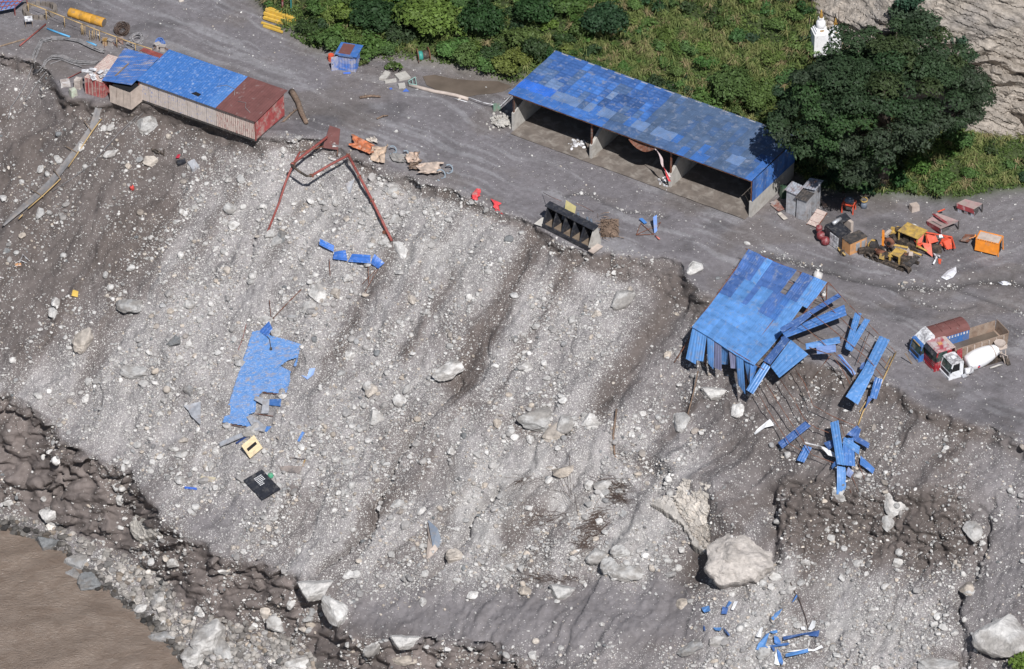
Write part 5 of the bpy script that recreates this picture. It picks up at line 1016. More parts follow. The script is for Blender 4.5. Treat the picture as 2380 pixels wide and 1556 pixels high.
# ------------------------------------------------------------------ three lorries sunk in the mud
fr = W(*Y7(700, 1140)); ext = W(*Y7(990, 1050)) - fr
def lorry_frame(x, y): g_ = Frame(W(*Y7(x, y)), ext); return g_              # x to the rear, y to the far side
def cab(F_, w_, l_, h_, mat, t_, win, roofmat, wind=True, hood=0, color=None, door=True):
    # shell as panels so that the windows are real openings
    sl = .28
    MB().hexa(F_.pts([(-.05, 0, -.2), (l_, 0, -.2), (l_, w_, -.2), (-.05, w_, -.2), (-.05, 0, h_ * .46), (l_, 0, h_ * .46), (l_, w_, h_ * .46), (-.05, w_, h_ * .46)])).build('lower_body', mat, t_, color=color)
    for y in (.0, w_ - .1): 
        MB().hexa(F_.pts([(-.05, y, h_ * .46), (.1, y, h_ * .46), (.1, y + .1, h_ * .46), (-.05, y + .1, h_ * .46), (sl, y, h_), (sl + .15, y, h_), (sl + .15, y + .1, h_), (sl, y + .1, h_)])).build('front_pillar', mat, t_, color=color)
        MB().box(F_, l_ * .72, l_, y, y + .1, h_ * .46, h_).build('rear_pillar', mat, t_, color=color)
        sw = MB().slab([F_(.1, y + .05, h_ * .46), F_(l_ * .72, y + .05, h_ * .46), F_(l_ * .72, y + .055, h_ * .95), F_(sl + .1, y + .055, h_ * .95)], .03).build('side_window', win, t_)
        MB().box(F_, .35, l_ * .7, y + (-.02 if y == 0 else .1), y + (.0 if y == 0 else .12) - .003 * (y == 0), .1, h_ * .44).build('door', mat, t_, color=color)
    MB().box(F_, l_ - .1, l_ - .002, .1, w_ - .1, h_ * .46, h_).build('back_wall', mat, t_, color=color)
    MB().hexa(F_.pts([(sl - .12, -.03, h_ - .1), (l_ + .03, -.03, h_ - .1), (l_ + .03, w_ + .03, h_ - .1), (sl - .12, w_ + .03, h_ - .1), (sl + .05, .08, h_ + .12), (l_ - .08, .08, h_ + .12), (l_ - .08, w_ - .08, h_ + .12), (sl + .05, w_ - .08, h_ + .12)])).build('roof', roofmat, t_, color=color)
    MB().slab([F_(-.03, .1, h_ * .46), F_(-.03, w_ - .1, h_ * .46), F_(sl, w_ - .1, h_ - .1), F_(sl, .1, h_ - .1)], .04).build('windscreen', 'glass', t_)
    MB().box(F_, -.16, -.052, -.02, w_ + .02, -.15, .35).build('bumper', mat, t_, color=color)
    MB().box(F_, -.09, -.052, .25, w_ - .25, .45, h_ * .40).build('grille', 'black_steel', t_)
    for y in (.08, w_ - .42): MB().box(F_, -.19, -.161, y, y + .34, .05, .28).build('headlight', 'galvanised', t_)
    for y in (-.28, w_ + .08): MB().box(F_, -.05, .08, y, y + .2, h_ * .55, h_ * .78).build('mirror', 'black_steel', t_)
    MB().box(F_, .35, .5, w_ * .45, w_ * .55, .46 * h_, .62 * h_).build('steering_wheel', 'black_steel', t_)
# blue covered truck (rearmost)
pbr('truck_blue', (.055, .16, .42), .4, 0, .15, 2, .15); pbr('truck_red', (.30, .025, .035), .35, 0, .15, 2, .2, (.40, .30, .29), 1.4)
pbr('roof_pink', (.34, .06, .08), .5, 0, .15, 2, .6, (.46, .40, .40), 1.3); pbr('truck_white', (.74, .75, .78), .4, 0, .06, 2, .16, (.35, .33, .33), 1.6)
pbr('roof_white', (.74, .74, .76), .5, 0, .08, 2, .62, (.20, .19, .20), 1.8); pbr('bed_rust', (.24, .17, .13), .8, 0, .3, 1.5, .5, (.33, .26, .21), 1.1)
fb_ = lorry_frame(410, 958); bt = thing('covered_truck', 'blue truck with brown canopy body, rearmost of the three parked lorries', 'truck', fb_.o)
cab(fb_, 2.2, 1.5, 2.2, 'truck_blue', bt, 'glass', 'truck_blue')
MB().hexa(fb_.pts([(.5, -.05, 2.25), (1.9, -.05, 2.25), (1.9, 2.25, 2.25), (.5, 2.25, 2.25), (1.5, .1, 3.15), (1.95, .0, 3.2), (1.95, 2.2, 3.2), (1.5, 2.1, 3.15)])).build('wind_deflector', 'white_mud', bt)
MB().box(fb_, .1, .3, .4, 1.8, 2.02, 2.14).build('tassel_trim', 'yellow_ochre', bt)
MB().box(fb_, 2.0, 6.6, -.1, 2.35, .4, 2.7).build('cargo_body', 'truck_blue', bt)
mb = MB(); arc = [(-.14, 2.65), (.0, 3.0), (.5, 3.22), (1.12, 3.28), (1.75, 3.22), (2.25, 3.0), (2.39, 2.65)]
for (ya, za), (yb, zb) in zip(arc[:-1], arc[1:]): mb.slab([fb_(1.95, ya, za), fb_(6.7, ya, za), fb_(6.7, yb, zb), fb_(1.95, yb, zb)], .05)
mb.build('canopy', 'brown_sheet', bt)
for k in range(3): MB().box(fb_, 3.1 + k * 1.2, 3.16 + k * 1.2, .3, 1.95, 3.235, 3.30).build('canopy_rib', 'brown_sheet', bt)
for k in range(11): MB().box(fb_, 2.2 + k * .4, 2.4 + k * .4, -.13, -.102, 2.25, 2.55).build('lashing', 'white_mud', bt)
# red tipper (middle)
fr_ = lorry_frame(700, 1140); rt_ = thing('tipper_truck', 'red tipper truck with mud-filled rusty bed, middle of the three lorries', 'truck', fr_.o)
cab(fr_, 2.5, 2.2, 2.75, 'truck_red', rt_, 'glass', 'roof_pink')
MB().slab([fr_(.1, .05, 2.62), fr_(.1, 2.45, 2.62), fr_(-.25, 2.45, 2.25), fr_(-.25, .05, 2.25)], .06).build('sun_visor', 'black_steel', rt_)
for k in range(3): MB().box(fr_, -.12, -.052, .1, 2.4, .5 + k * .25, .57 + k * .25).build('grille_bar', 'truck_red', rt_)
MB().box(fr_, 1.0, 1.5, 1.0, 1.5, 2.88, 3.0).build('roof_hatch', 'orange_dull', rt_)
bx0, bx1, zt, zf = 2.75, 9.7, 2.55, 1.15
MB().slab([fr_(bx0, -.05, zf - .3), fr_(bx1, -.05, zf - .3), fr_(bx1, -.15, zt), fr_(bx0, -.15, zt)], .08).build('bed_side', 'bed_rust', rt_); MB().slab([fr_(bx0, 2.55, zf - .3), fr_(bx1, 2.55, zf - .3), fr_(bx1, 2.65, zt), fr_(bx0, 2.65, zt)], .08).build('bed_side', 'bed_rust', rt_)
MB().slab([fr_(bx0, -.1, zf - .3), fr_(bx0, 2.6, zf - .3), fr_(bx0 - .1, 2.6, zt + .25), fr_(bx0 - .1, -.1, zt + .25)], .08).build('headboard', 'red_wall', rt_); MB().slab([fr_(bx1, -.1, zf - .3), fr_(bx1, 2.6, zf - .3), fr_(bx1 + .15, 2.6, zt + .15), fr_(bx1 + .15, -.1, zt + .15)], .08).build('tailgate', 'bed_rust', rt_)
MB().slab([fr_(bx0 - .7, -.1, zt + .3), fr_(bx0 - .1, -.1, zt + .25), fr_(bx0 - .1, 2.6, zt + .25), fr_(bx0 - .7, 2.6, zt + .3)], .06).build('cab_guard', 'mud_wall_red', rt_)
MB().box(fr_, bx0 + .03, bx1 - .05, .06, 2.45, .6, zf + .12).build('bed_floor', 'bed_rust', rt_); MB().box(fr_, bx0 + .9, bx1 - .3, .1, 2.4, zf + .122, zf + .14).build('water_in_bed', 'muddy_water', rt_)
for k in range(7): MB().box(fr_, bx0 + .3 + k * 1.0, bx0 + .42 + k * 1.0, -.32, -.16, .8, zt - .1).build('bed_rib', 'mud_wall', rt_)
MB().box(fr_, bx0 - .3, bx1, -.3, -.1, .6, .9).build('bed_rail', 'mud_wall', rt_); MB().box(fr_, 2.25, bx1 - .2, .6, 1.9, -.2, .6).build('chassis', 'grease', rt_)
MB().slab([fr_(2.5, -.75, .9), fr_(3.3, -.6, .9), fr_(3.3, -.5, 2.7), fr_(2.5, -.65, 2.7)], .06).build('mud_flap_panel', 'truck_red', rt_)
# white mixer (front)
fm = lorry_frame(985, 1298); mx = thing('mixer_truck', 'white concrete mixer truck sunk to its cab, front of the three lorries', 'truck', fm.o)
cab(fm, 2.15, 1.75, 2.2, 'truck_white', mx, 'void', 'roof_white')
MB().box(fm, .7, 1.2, .8, 1.3, 2.33, 2.42).build('roof_hatch', 'truck_white', mx)
MB().box(fm, 1.8, 7.6, .5, 1.7, -.3, .25).build('chassis', 'grease', mx)
ax0 = W(*Y7(1385, 925), 1.0) ; fd = fm.sub(2.9, 1.05, .75, 0, .19); fz = Frame(fd.o); fz.x, fz.y, fz.z = fd.y, fd.z, fd.x
pr_ = [(.55, -.1), (.95, .05), (1.08, .6), (1.16, 1.4), (1.14, 2.0), (1.0, 2.9), (.82, 3.5), (.62, 4.1), (.5, 4.35)]
MB().lathe(fz, pr_, 28).build('drum', 'white_paint', mx, smooth=True)
for z in (3.45,): ring(fz(0, 0, z), fz.z, .86, .07, 28, 6, MB()).build('drum_ring', 'mud_wall', mx, smooth=True)
lg = math.radians(28)
def drumpt(a, z, off=.012):
    r_ = np.interp(z, [p[1] for p in pr_], [p[0] for p in pr_]) + off; return fz(r_ * math.cos(a), r_ * math.sin(a), z)
am = math.pi + .25                                                    # side of the drum that faces the camera
MB().poly([drumpt(am - .22, .95), drumpt(am, .78), drumpt(am + .22, .95), drumpt(am, 1.16)], .012).build('red_diamond_logo', 'plastic', mx, color=(.62, .02, .05))
MB().poly([drumpt(am - .3, .98), drumpt(am - .24, .92), drumpt(am - .13, 1.1), drumpt(am - .19, 1.17)], .012).build('blue_logo_mark', 'plastic', mx, color=(.08, .12, .4))
MB().tube([fm(1.95, -.15, .7), fm(2.9, -.15, .7)], .42, 14).build('water_tank', 'white_mud', mx, smooth=True)
MB().slab([fm(6.9, .3, 1.9), fm(7.9, .3, 1.9), fm(7.9, 1.8, 2.2), fm(6.9, 1.8, 2.2)], .08).build('charge_hopper', 'mud_wall', mx)
MB().lathe(fm.sub(7.3, 1.05, 1.5), [(.35, 0), (.7, .9)], 10).build('feed_funnel', 'mud_wall', mx)
for a_, b_ in (((7.0, .2, 1.8), (7.5, -.1, 0)), ((7.6, .2, 1.8), (7.5, -.1, 0)), ((7.8, 1.8, 1.9), (7.9, 1.9, 0)), ((6.9, 1.7, 1.8), (7.1, 1.9, .2)), ((7.0, .2, 1.0), (7.9, 1.8, 1.0))): MB().tube([fm(*a_), fm(*b_)], .07, 6).build('rear_strut', 'mud_wall', mx)
MB().slab([fm(7.3, -.2, 1.1), fm(7.7, -.2, 1.1), fm(8.0, -.6, .0), fm(7.5, -.6, .0)], .1).build('chute', 'grease', mx); MB().tube([fm(6.6, .0, 1.9), fm(7.6, -.3, 1.2), fm(7.7, -.2, .1)], .05, 5).build('ladder_rail', 'mud_wall', mx)
MB().tube([fm(1.5, -.2, .15), fm(2.3, -.25, .25)], .25, 8).build('mudguard', 'galvanised', mx)
tag(MB().slab([W(*Y7(285, 992), .05), W(*Y7(262, 992), .05), W(*Y7(132, 792), 1.5), W(*Y7(155, 790), 1.5)], .05).build('leaning_plank', 'wood'), 'thin brown plank leaning beside the blue truck bumper', 'plank')
pipe('broken_chute', ghz(Y7, [(1735, 1070, .1), (1830, 1040, .25), (1900, 1010, .3), (1965, 1000, .1)]), .12, 'concrete', 'pale broken root lying beside the mixer drum', 'debris', None, 6)

# ------------------------------------------------------------------ collapsed blue shed, its roof fanned out over the gully
TL = W(*Z6(600, 72), 3.3); TR = W(*Z6(1062, 275), 3.1)
def dz_pt(x, y, z): return W(*Z6(x, y), z)
BL = dz_pt(272, 528, -.5); BR = dz_pt(668, 762, -.6)
cs_ = thing('collapsed_shed', 'collapsed shed whose blue sheet roof tips over the broken edge', 'shed', np.array(W(1740, 650)))
NCf = 13; NRf = 4
nr = nrm(np.cross(TR - TL, BL - TL)); nr = nr if nr[2] > 0 else -nr
def rp(s, t): return (TL * (1 - s) + TR * s) * (1 - t) + (BL * (1 - s) + BR * s) * t - nr * (.55 * math.sin(math.pi * min(max(t, 0), 1)) * (.35 + .65 * s) + .22 * math.sin(5 * s + 4 * t))
nr = nrm(np.cross(TR - TL, BL - TL)); nr = nr if nr[2] > 0 else -nr
dark = (.06, .13, .34); mid_ = (.055, .155, .42); bright = (.095, .235, .51)
rr = random.Random(8)
ROWC = [[dark, dark, dark, bright, dark, dark, dark, dark, None, dark, dark, bright, bright],
        [dark, dark, bright, bright, dark, bright, bright, dark, dark, mid_, bright, bright, None],
        [bright] * 4 + [bright] * 9, [bright] * 13]
ROWC[2][12] = None; ROWC[3][12] = None
ts = [0, .27, .52, .77, 1.0]
for j in range(NRf):
    for i in range(NCf):
        c = ROWC[j][i]
        if c is None: continue
        s0, s1 = i / NCf, (i + 1) / NCf + .004; t0, t1 = ts[j], ts[j + 1] + .018
        off = nr * (.03 * (i % 2) + (.02 + .025 * (NRf - j)) + rr.uniform(0, .03)); g_ = rr.uniform(.85, 1.12)
        q = [rp(s0, t1) + off, rp(s1, t1) + off, rp(s1, t0) + off, rp(s0, t0) + off]
        q = [p + nr * rr.uniform(-.02, .02) for p in q]
        mb = MB().corr(q, 3, .035); mb.slab([p - nr * .01 for p in q], .02)
        for k in range(3):                                              # lifted arch marks
            m0 = q[0] * .5 + q[1] * .5; m1 = q[3] * .5 + q[2] * .5; c_ = m0 * (1 - (k + .5) / 3) + m1 * ((k + .5) / 3) + nr * .04; ex_ = nrm(q[1] - q[0]) * .25; ey_ = nrm(q[3] - q[0]) * .14
            mb.raw([c_ - ex_, c_ + ex_, c_ + ex_ * .7 + ey_ + nr * .1, c_ - ex_ * .7 + ey_ + nr * .1, c_ + ey_ * 2.2 - ex_, c_ + ey_ * 2.2 + ex_], [(0, 1, 2, 3), (3, 2, 5, 4)])
        mb.build('roof_sheet', 'blue_sheet', cs_, color=tuple(k * g_ for k in c))
# bent eave strip
bend = [(270, 528, 225, 712), (322, 560, 290, 752), (345, 578, 345, 768), (390, 600, 385, 795), (430, 628, 440, 815), (470, 645, 490, 830), (512, 662, 540, 858), (548, 690, 590, 900), (590, 722, 608, 905), (650, 770, 640, 830)]
for k in range(len(bend) - 1):
    a_, b_ = bend[k], bend[k + 1]; g_ = rr.uniform(.8, 1.1); dk = k in (3, 5)
    ln_ = rr.uniform(.62, 1.05); sk = rr.uniform(-16, 14); zz_ = -2.4 - rr.uniform(0, 1.1)
    ay_ = a_[1] + (a_[3] - a_[1]) * ln_; by_ = b_[1] + (b_[3] - b_[1]) * (ln_ + rr.uniform(-.12, .12))
    q = [dz_pt(a_[2] + sk, ay_, zz_), dz_pt(b_[2] - 6 + sk, by_ - 6, zz_ - rr.uniform(-.3, .3)), rp((k + 1) / 9 * .96, 1.0) - nr * .02, rp(k / 9 * .96, 1.0) - nr * .02]
    mb = MB().corr(q, 3, .03); mb.build('eave_sheet', 'blue_sheet', cs_, color=tuple(x * g_ for x in ((.16, .17, .28) if dk else bright)))
for k in range(9):
    t = k / 8; MB().tube([rp(-.04, t) - nr * .12, rp(1.06, t) - nr * .12], .05, 5).build('purlin', 'rust', cs_)
for s in (0, .25, .5, .75, 1): MB().tube([rp(s, -.02) - nr * .22, rp(s, 1.0) - nr * .22], .07, 5).build('rafter', 'rust', cs_)
for s, t, z in ((0, 0, 0), (.33, 0, 0), (.66, 0, 0), (1, 0, 0), (0, .5, -1), (.5, .5, -1), (1, .5, -2), (.2, 1, -6), (.8, 1, -6)): q = rp(s, t) - nr * .2; MB().tube([q, np.array([q[0], q[1], z - 1.2])], .08, 6).build('post', 'rust', cs_)
# bent steel purlins sweeping out to the right and down the gully
PUR = [[(1062, 278, 2.8), (1180, 395, 2.0), (1290, 500, 1.4), (1400, 610, .9), (1468, 680, .5)], [(1015, 375, 2.2), (1130, 470, 1.8), (1240, 580, 1.4), (1350, 680, 1.0), (1430, 770, .6)], [(955, 450, 2.0), (1060, 530, 1.8), (1180, 620, 1.5), (1300, 720, 1.2), (1390, 830, .8)],
       [(900, 520, 1.8), (1000, 600, 1.8), (1110, 690, 1.7), (1190, 780, 1.2), (1230, 850, .8)], [(860, 600, 1.5), (960, 660, 1.8), (1080, 700, 1.8), (1150, 790, 1.4), (1190, 860, 1.0)],
       [(870, 780, 1.2), (920, 860, 1.2), (965, 980, 1.0), (1080, 1040, .9), (1230, 1105, .6)], [(780, 840, 1.2), (850, 950, 1.2), (910, 1060, 1.0), (980, 1110, .9), (1090, 1155, .6)], [(690, 850, 1.2), (760, 960, 1.1), (830, 1075, 1.0), (900, 1180, .9), (960, 1270, .8), (1100, 1330, .5)], [(650, 915, 1.1), (710, 1020, 1.0), (770, 1120, .9), (830, 1210, .9), (905, 1250, .7)]]
PUR = [[(x, y, h * (1.25 if y < 700 and x > 1100 else 2.2)) for x, y, h in pts] for pts in PUR]
for k, pts in enumerate(PUR): pipe('bent_purlin', ghz(Z6, pts), .05, 'rust', ['thin bent purlin arching out right of the blue roof, %s of the upper fan' % w_ for w_ in ('outermost', 'second', 'third', 'fourth', 'innermost')][k] if k < 5 else ['long bent purlin sagging across the gully below the roof, %s' % w_ for w_ in ('rightmost', 'second from the right', 'third from the right', 'leftmost')][k - 5], 'purlin', None, 5)
for k, pts in enumerate(([(1310, 560, 1.6), (1240, 740, 1.3)], [(1170, 560, 1.7), (1100, 660, 1.6)], [(1400, 640, 1.1), (1290, 830, .8)], [(1080, 690, 1.6), (975, 825, .6)])): pipe('cross_rod', ghz(Z6, pts), .04, 'rust', ['rusty cross rod lying over the purlins, uppermost', 'rusty cross rod nearest the blue roof', 'rusty cross rod by the longest loose sheet', 'rusty rod dropping into the gully from the purlins'][k], 'rod', None, 5)
pipe('bamboo_pole', ghz(Z6, [(1468, 675, .4), (1385, 860, 1.0), (1270, 1010, .8), (1240, 1090, .2)]), .09, 'bamboo', 'long bamboo pole leaning at the right end of the wreck', 'pole')
pipe('bamboo_pole', ghz(Z6, [(1440, 700, .3), (1330, 900, .9), (1250, 1020, .5)]), .07, 'bamboo', 'thinner bamboo pole beside the long one', 'pole')
pipe('leaning_post', ghz(Z6, [(305, 800, 2.0), (275, 930, 1.0), (232, 1095, .1)]), .09, 'driftwood', 'brown post leaning below the left of the blue roof', 'post')
pipe('leaning_post', ghz(Z6, [(280, 545, 3.0), (230, 610, 2.0), (165, 745, .1)]), .08, 'rust', 'dark post under the left corner of the blue roof', 'post')
def bsheet(q, label, color=bright, mat='blue_sheet_clean', Zf=Z6, n=3, name='roof_sheet', cat='roof sheet', dep=.05, th=.03, group=None, bow=.0):
    if Zf is Z6: q = [(x, y, h * (1.25 if (y < 700 and x > 1100) else 2.2 if y < 1050 else 1.6)) for x, y, h in q]
    P4 = [np.array(p) for p in ghz(Zf, q)]
    e1 = np.linalg.norm(P4[1] - P4[0]); e2 = np.linalg.norm(P4[3] - P4[0])
    if e1 > e2: P4 = P4[1:] + P4[:1]
    nn = nrm(np.cross(P4[1] - P4[0], P4[3] - P4[0])); nn = nn if nn[2] > 0 else -nn
    mb = MB()
    if np.dot(np.cross(P4[1] - P4[0], P4[3] - P4[0]), nn) < 0: P4 = [P4[1], P4[0], P4[3], P4[2]]
    mb.corr(P4, n, dep, rows=5, warp=lambda a, t: nn * (bow * math.sin(math.pi * t)))
    if bow == 0: mb.slab([p - nn * .005 for p in P4], th)
    return tag(mb.build(name, mat, color=color), label, cat, group)
bm = (.07, .18, .45); bd = (.06, .125, .32)
bsheet([(785, 545, 2.2), (805, 575, 2.2), (1140, 355, 2.5), (1125, 332, 2.5)], 'narrow blue sheet fanned out highest from the main roof', bd)
bsheet([(790, 570, 2.1), (830, 605, 2.1), (1172, 462, 2.3), (1158, 402, 2.3)], 'wide blue sheet fanned out just below the highest one', bm)
bsheet([(790, 600, 1.8), (800, 612, 1.8), (960, 470, 2.0), (940, 445, 2.0)], 'short blue sheet tucked under the two fanned sheets', bd)
bsheet([(690, 745, 1.7), (730, 765, 1.7), (855, 615, 2.0), (820, 590, 2.0)], 'dark blue sheet hanging right of the main roof edge', bd)
bsheet([(728, 772, 1.8), (780, 838, 1.6), (938, 695, 1.9), (860, 615, 2.0)], 'broad blue sheet group slid off the right of the main roof', bright, n=4)
bsheet([(588, 915, 1.5), (628, 940, 1.5), (725, 775, 1.9), (690, 755, 1.9)], 'blue sheet slid lowest below the right corner of the roof', bright)
bsheet([(928, 635, 2.0), (930, 670, 2.0), (1135, 628, 2.0), (1130, 590, 2.0)], 'horizontal blue sheet lying across the purlins', bright)
bsheet([(988, 652, 1.9), (993, 695, 1.8), (1100, 682, 1.9), (1095, 640, 1.9)], 'short pale blue sheet just below the horizontal one', (.16, .25, .50))
bsheet([(1165, 650, 1.4), (1195, 660, 1.4), (1262, 452, 1.6), (1222, 447, 1.6)], 'upright blue sheet on the purlins, left of a crossing pair', bright)
bsheet([(1168, 658, 1.5), (1205, 678, 1.4), (1312, 492, 1.5), (1280, 482, 1.6)], 'blue sheet crossing the foot of the upright one', bright)
bsheet([(1110, 695, 1.6), (1140, 692, 1.6), (1225, 800, .9), (1205, 815, .9)], 'narrow blue sheet sliding down into the gully', bm)
bsheet([(1262, 780, 1.7), (1320, 800, 1.7), (1428, 608, 1.4), (1368, 582, 1.5)], 'upper half of the longest blue sheet at the right', bright)
bsheet([(1165, 945, 1.6), (1232, 980, 1.6), (1330, 795, 1.75), (1268, 765, 1.75)], 'lower half of the longest blue sheet at the right', bright)
bsheet([(1305, 930, .9), (1345, 940, .9), (1388, 845, 1.0), (1340, 825, 1.0)], 'small blue sheet right of the longest sheet', bm)
bsheet([(1280, 990, .6), (1300, 960, .6), (1330, 925, .9), (1300, 925, .9)], 'crumpled blue offcut under the small right-hand sheet', bd)
bsheet([(1240, 775, 1.2), (1250, 740, 1.2), (1275, 735, 1.2), (1265, 780, 1.2)], 'little blue offcut behind the longest sheet', bd)
bsheet([(758, 1195, .9), (785, 1232, .8), (952, 1100, 1.0), (920, 1070, 1.1)], 'dark blue sheet lying on the gully floor alone', bd)
bsheet([(875, 1305, .5), (918, 1320, .5), (958, 1225, .7), (910, 1210, .8)], 'short blue sheet below the lone gully sheet', bm)
# heap at the lower end
hp = [([(1120, 1345, 1.2), (1165, 1350, 1.2), (1125, 1085, 1.6), (1072, 1092, 1.6)], bright, 'large bright blue sheet standing upright in the lower heap'), ([(1155, 1350, 1.0), (1222, 1348, 1.0), (1210, 1180, 1.4), (1150, 1185, 1.4)], bm, 'broad blue sheet at the centre of the lower heap'),
      ([(1118, 1515, .3), (1162, 1520, .3), (1168, 1358, .8), (1122, 1355, .8)], bright, 'blue sheet hanging lowest from the heap'), ([(1250, 1330, .6), (1325, 1382, .4), (1338, 1350, .4), (1255, 1280, .6)], bm, 'blue sheet pointing down right from the heap'),
      ([(1145, 1215, 1.5), (1240, 1272, 1.3), (1250, 1230, 1.3), (1160, 1180, 1.5)], bright, 'pale blue sheet lying across the heap centre'), ([(1200, 1190, 1.2), (1300, 1240, .9), (1308, 1208, .9), (1215, 1165, 1.2)], bd, 'dark blue sheet pointing right from the heap'),
      ([(1170, 1160, 1.1), (1240, 1180, .9), (1256, 1125, .9), (1230, 1100, 1.0)], bd, 'crumpled dark blue sheet at the top right of the heap'), ([(1030, 1200, 1.0), (1060, 1240, 1.0), (1100, 1225, 1.1), (1095, 1175, 1.1)], bd, 'bent blue sheet at the left of the heap'),
      ([(1082, 1345, .6), (1095, 1368, .5), (1135, 1350, .7), (1125, 1325, .8)], bm, 'small blue offcut at the lower left of the heap'), ([(1170, 1400, .5), (1200, 1420, .4), (1215, 1385, .6), (1185, 1350, .7)], (.2, .25, .42), 'torn grey-blue offcut under the heap')]
for q, c, lb in hp: bsheet(q, lb, c, bow=.12)
tag(MB().poly(ghz(Z6, [(640, 1165, .3), (655, 1140, .6), (725, 1075, 1.2), (752, 1108, 1.0), (700, 1130, .8), (645, 1175, .3)]), .03).build('white_sheet', 'white_paint', color=None), 'folded white sheet at the left of the gully', 'sheet')
tag(MB().poly(ghz(Z6, [(912, 1190, 1.3), (1030, 1220, 1.5), (1132, 1282, 1.2), (1110, 1292, 1.2), (1060, 1275, 1.3), (1015, 1222, 1.5), (915, 1200, 1.3)]), .03).build('white_sheet', 'white_paint'), 'long curled white sheet pointing into the blue heap', 'sheet')
for k, pts in enumerate(([(1225, 1280, .9), (1275, 1410, .2)], [(1180, 1350, .9), (1245, 1500, .1)], [(1160, 1390, .8), (1195, 1505, .1)], [(1140, 1100, 1.4), (1200, 1290, .9)])): pipe('heap_rod', ghz(Z6, pts), .035, 'rust', ['rusty rod sticking out right of the lower heap', 'longest rusty rod hanging below the heap', 'rusty rod beside the lowest hanging sheet', 'rusty rod crossing the upright sheet in the heap'][k], 'rod', None, 5)

# ------------------------------------------------------------------ blue debris at the foot of the slope (lower right)
db = [([(362, 345), (465, 335), (478, 400), (400, 412), (375, 380)], 'flat blue scrap farthest left in the lower debris'), ([(680, 345), (720, 262), (752, 275), (705, 352)], 'upper blue strip of the pair beside the white strip'), ([(622, 440), (640, 350), (710, 350), (690, 440)], 'lower blue strip of the pair beside the white strip'),
      ([(1252, 470), (1320, 425), (1412, 395), (1380, 450), (1285, 505)], 'leaf-shaped blue scrap on the gravel in the middle of the debris'), ([(1530, 285), (1590, 185), (1600, 215), (1545, 270)], 'blue scrap hooked on the bare branch'), ([(390, 565), (408, 600), (405, 640), (385, 615)], 'thin blue sliver at the left of the rubble'),
      ([(1065, 890), (1130, 915), (1185, 865), (1240, 690), (1200, 700), (1100, 830)], 'twisted blue sheet rising from the rubble'), ([(1165, 890), (1170, 860), (1480, 800), (1500, 815), (1460, 835), (1250, 880)], 'dark blue sheet lying flat under the twisted one'), ([(1420, 770), (1410, 730), (1640, 680), (1720, 685), (1860, 715), (1880, 640), (1800, 650), (1640, 670), (1520, 740)], 'long dark blue sheet curving right through the rubble'),
      ([(1440, 925), (1440, 970), (1740, 920), (1730, 868)], 'bright blue flat sheet at the lower right of the debris'), ([(1340, 900), (1350, 1040), (1400, 1085), (1415, 1045), (1380, 930)], 'bright blue pointed sheet beside the white strip at the bottom'), ([(1260, 870), (1300, 945), (1320, 920), (1290, 860)], 'small blue offcut under the flat dark sheet'), ([(1240, 680), (1340, 660), (1350, 690), (1290, 705)], 'small dark blue offcut behind the rubble heap'), ([(1300, 730), (1310, 830), (1380, 850), (1385, 790), (1350, 740)], 'blue curled offcut between two stones'), ([(640, 600), (690, 660), (735, 720), (715, 725), (660, 660)], 'dark blue strip slanting at the left of the rubble'), ([(510, 600), (620, 605), (600, 640), (540, 630)], 'crumpled blue strips by the left boulder')]
for k, (q, lb) in enumerate(db): tag(MB().poly([gh(*Y5(x, y), .35 + .45 * ((i * 7 + k * 3) % 5) / 5) for i, (x, y) in enumerate(q)], .03).build('blue_scrap', 'blue_sheet_clean', color=[bright, bm, bd][k % 3]), lb, 'scrap sheet')
for q, lb in (([(745, 375), (785, 262), (832, 268), (775, 380)], 'white strip beside the blue pair in the lower debris'), ([(1728, 600), (1780, 480), (1828, 500), (1820, 590), (1770, 612)], 'white sheet at the end of the bare branch'), ([(1635, 570), (1680, 560), (1705, 590), (1690, 610), (1640, 600)], 'small pale sheet left of the branch end'), ([(1300, 1075), (1330, 900), (1340, 1000), (1370, 1085)], 'white pointed strip at the very bottom of the debris'), ([(1440, 910), (1560, 880), (1740, 865), (1800, 880), (1900, 810), (1925, 835), (1820, 890), (1560, 900)], 'long thin white strip behind the bright blue sheet'), ([(1060, 715), (1130, 600), (1155, 600), (1135, 750), (1080, 745)], 'silver crumpled strip among the stones')):
    tag(MB().poly([gh(*Y5(x, y), .4 + .3 * (i % 3) / 3) for i, (x, y) in enumerate(q)], .025).build('white_scrap', 'white_paint'), lb, 'scrap sheet')
br = thing('bare_branch', 'long bare branch lying down the gravel in the lower right', 'branch', gh(*Y5(1650, 350), 0))
MB().tube(ghz(Y5, [(1490, 0, .2), (1560, 130, .35), (1610, 220, .4), (1670, 360, .35), (1710, 480, .3), (1725, 575, .1)]), .07, 6, .03).build('stem', 'twig', br, smooth=True)
for a_, b_ in (((1560, 130), (1590, 80)), ((1610, 220), (1690, 270)), ((1600, 200), (1570, 260)), ((1640, 300), (1600, 340))): MB().tube(ghz(Y5, [a_, b_], .4), .03, 5, .012).build('twig', 'twig', br)

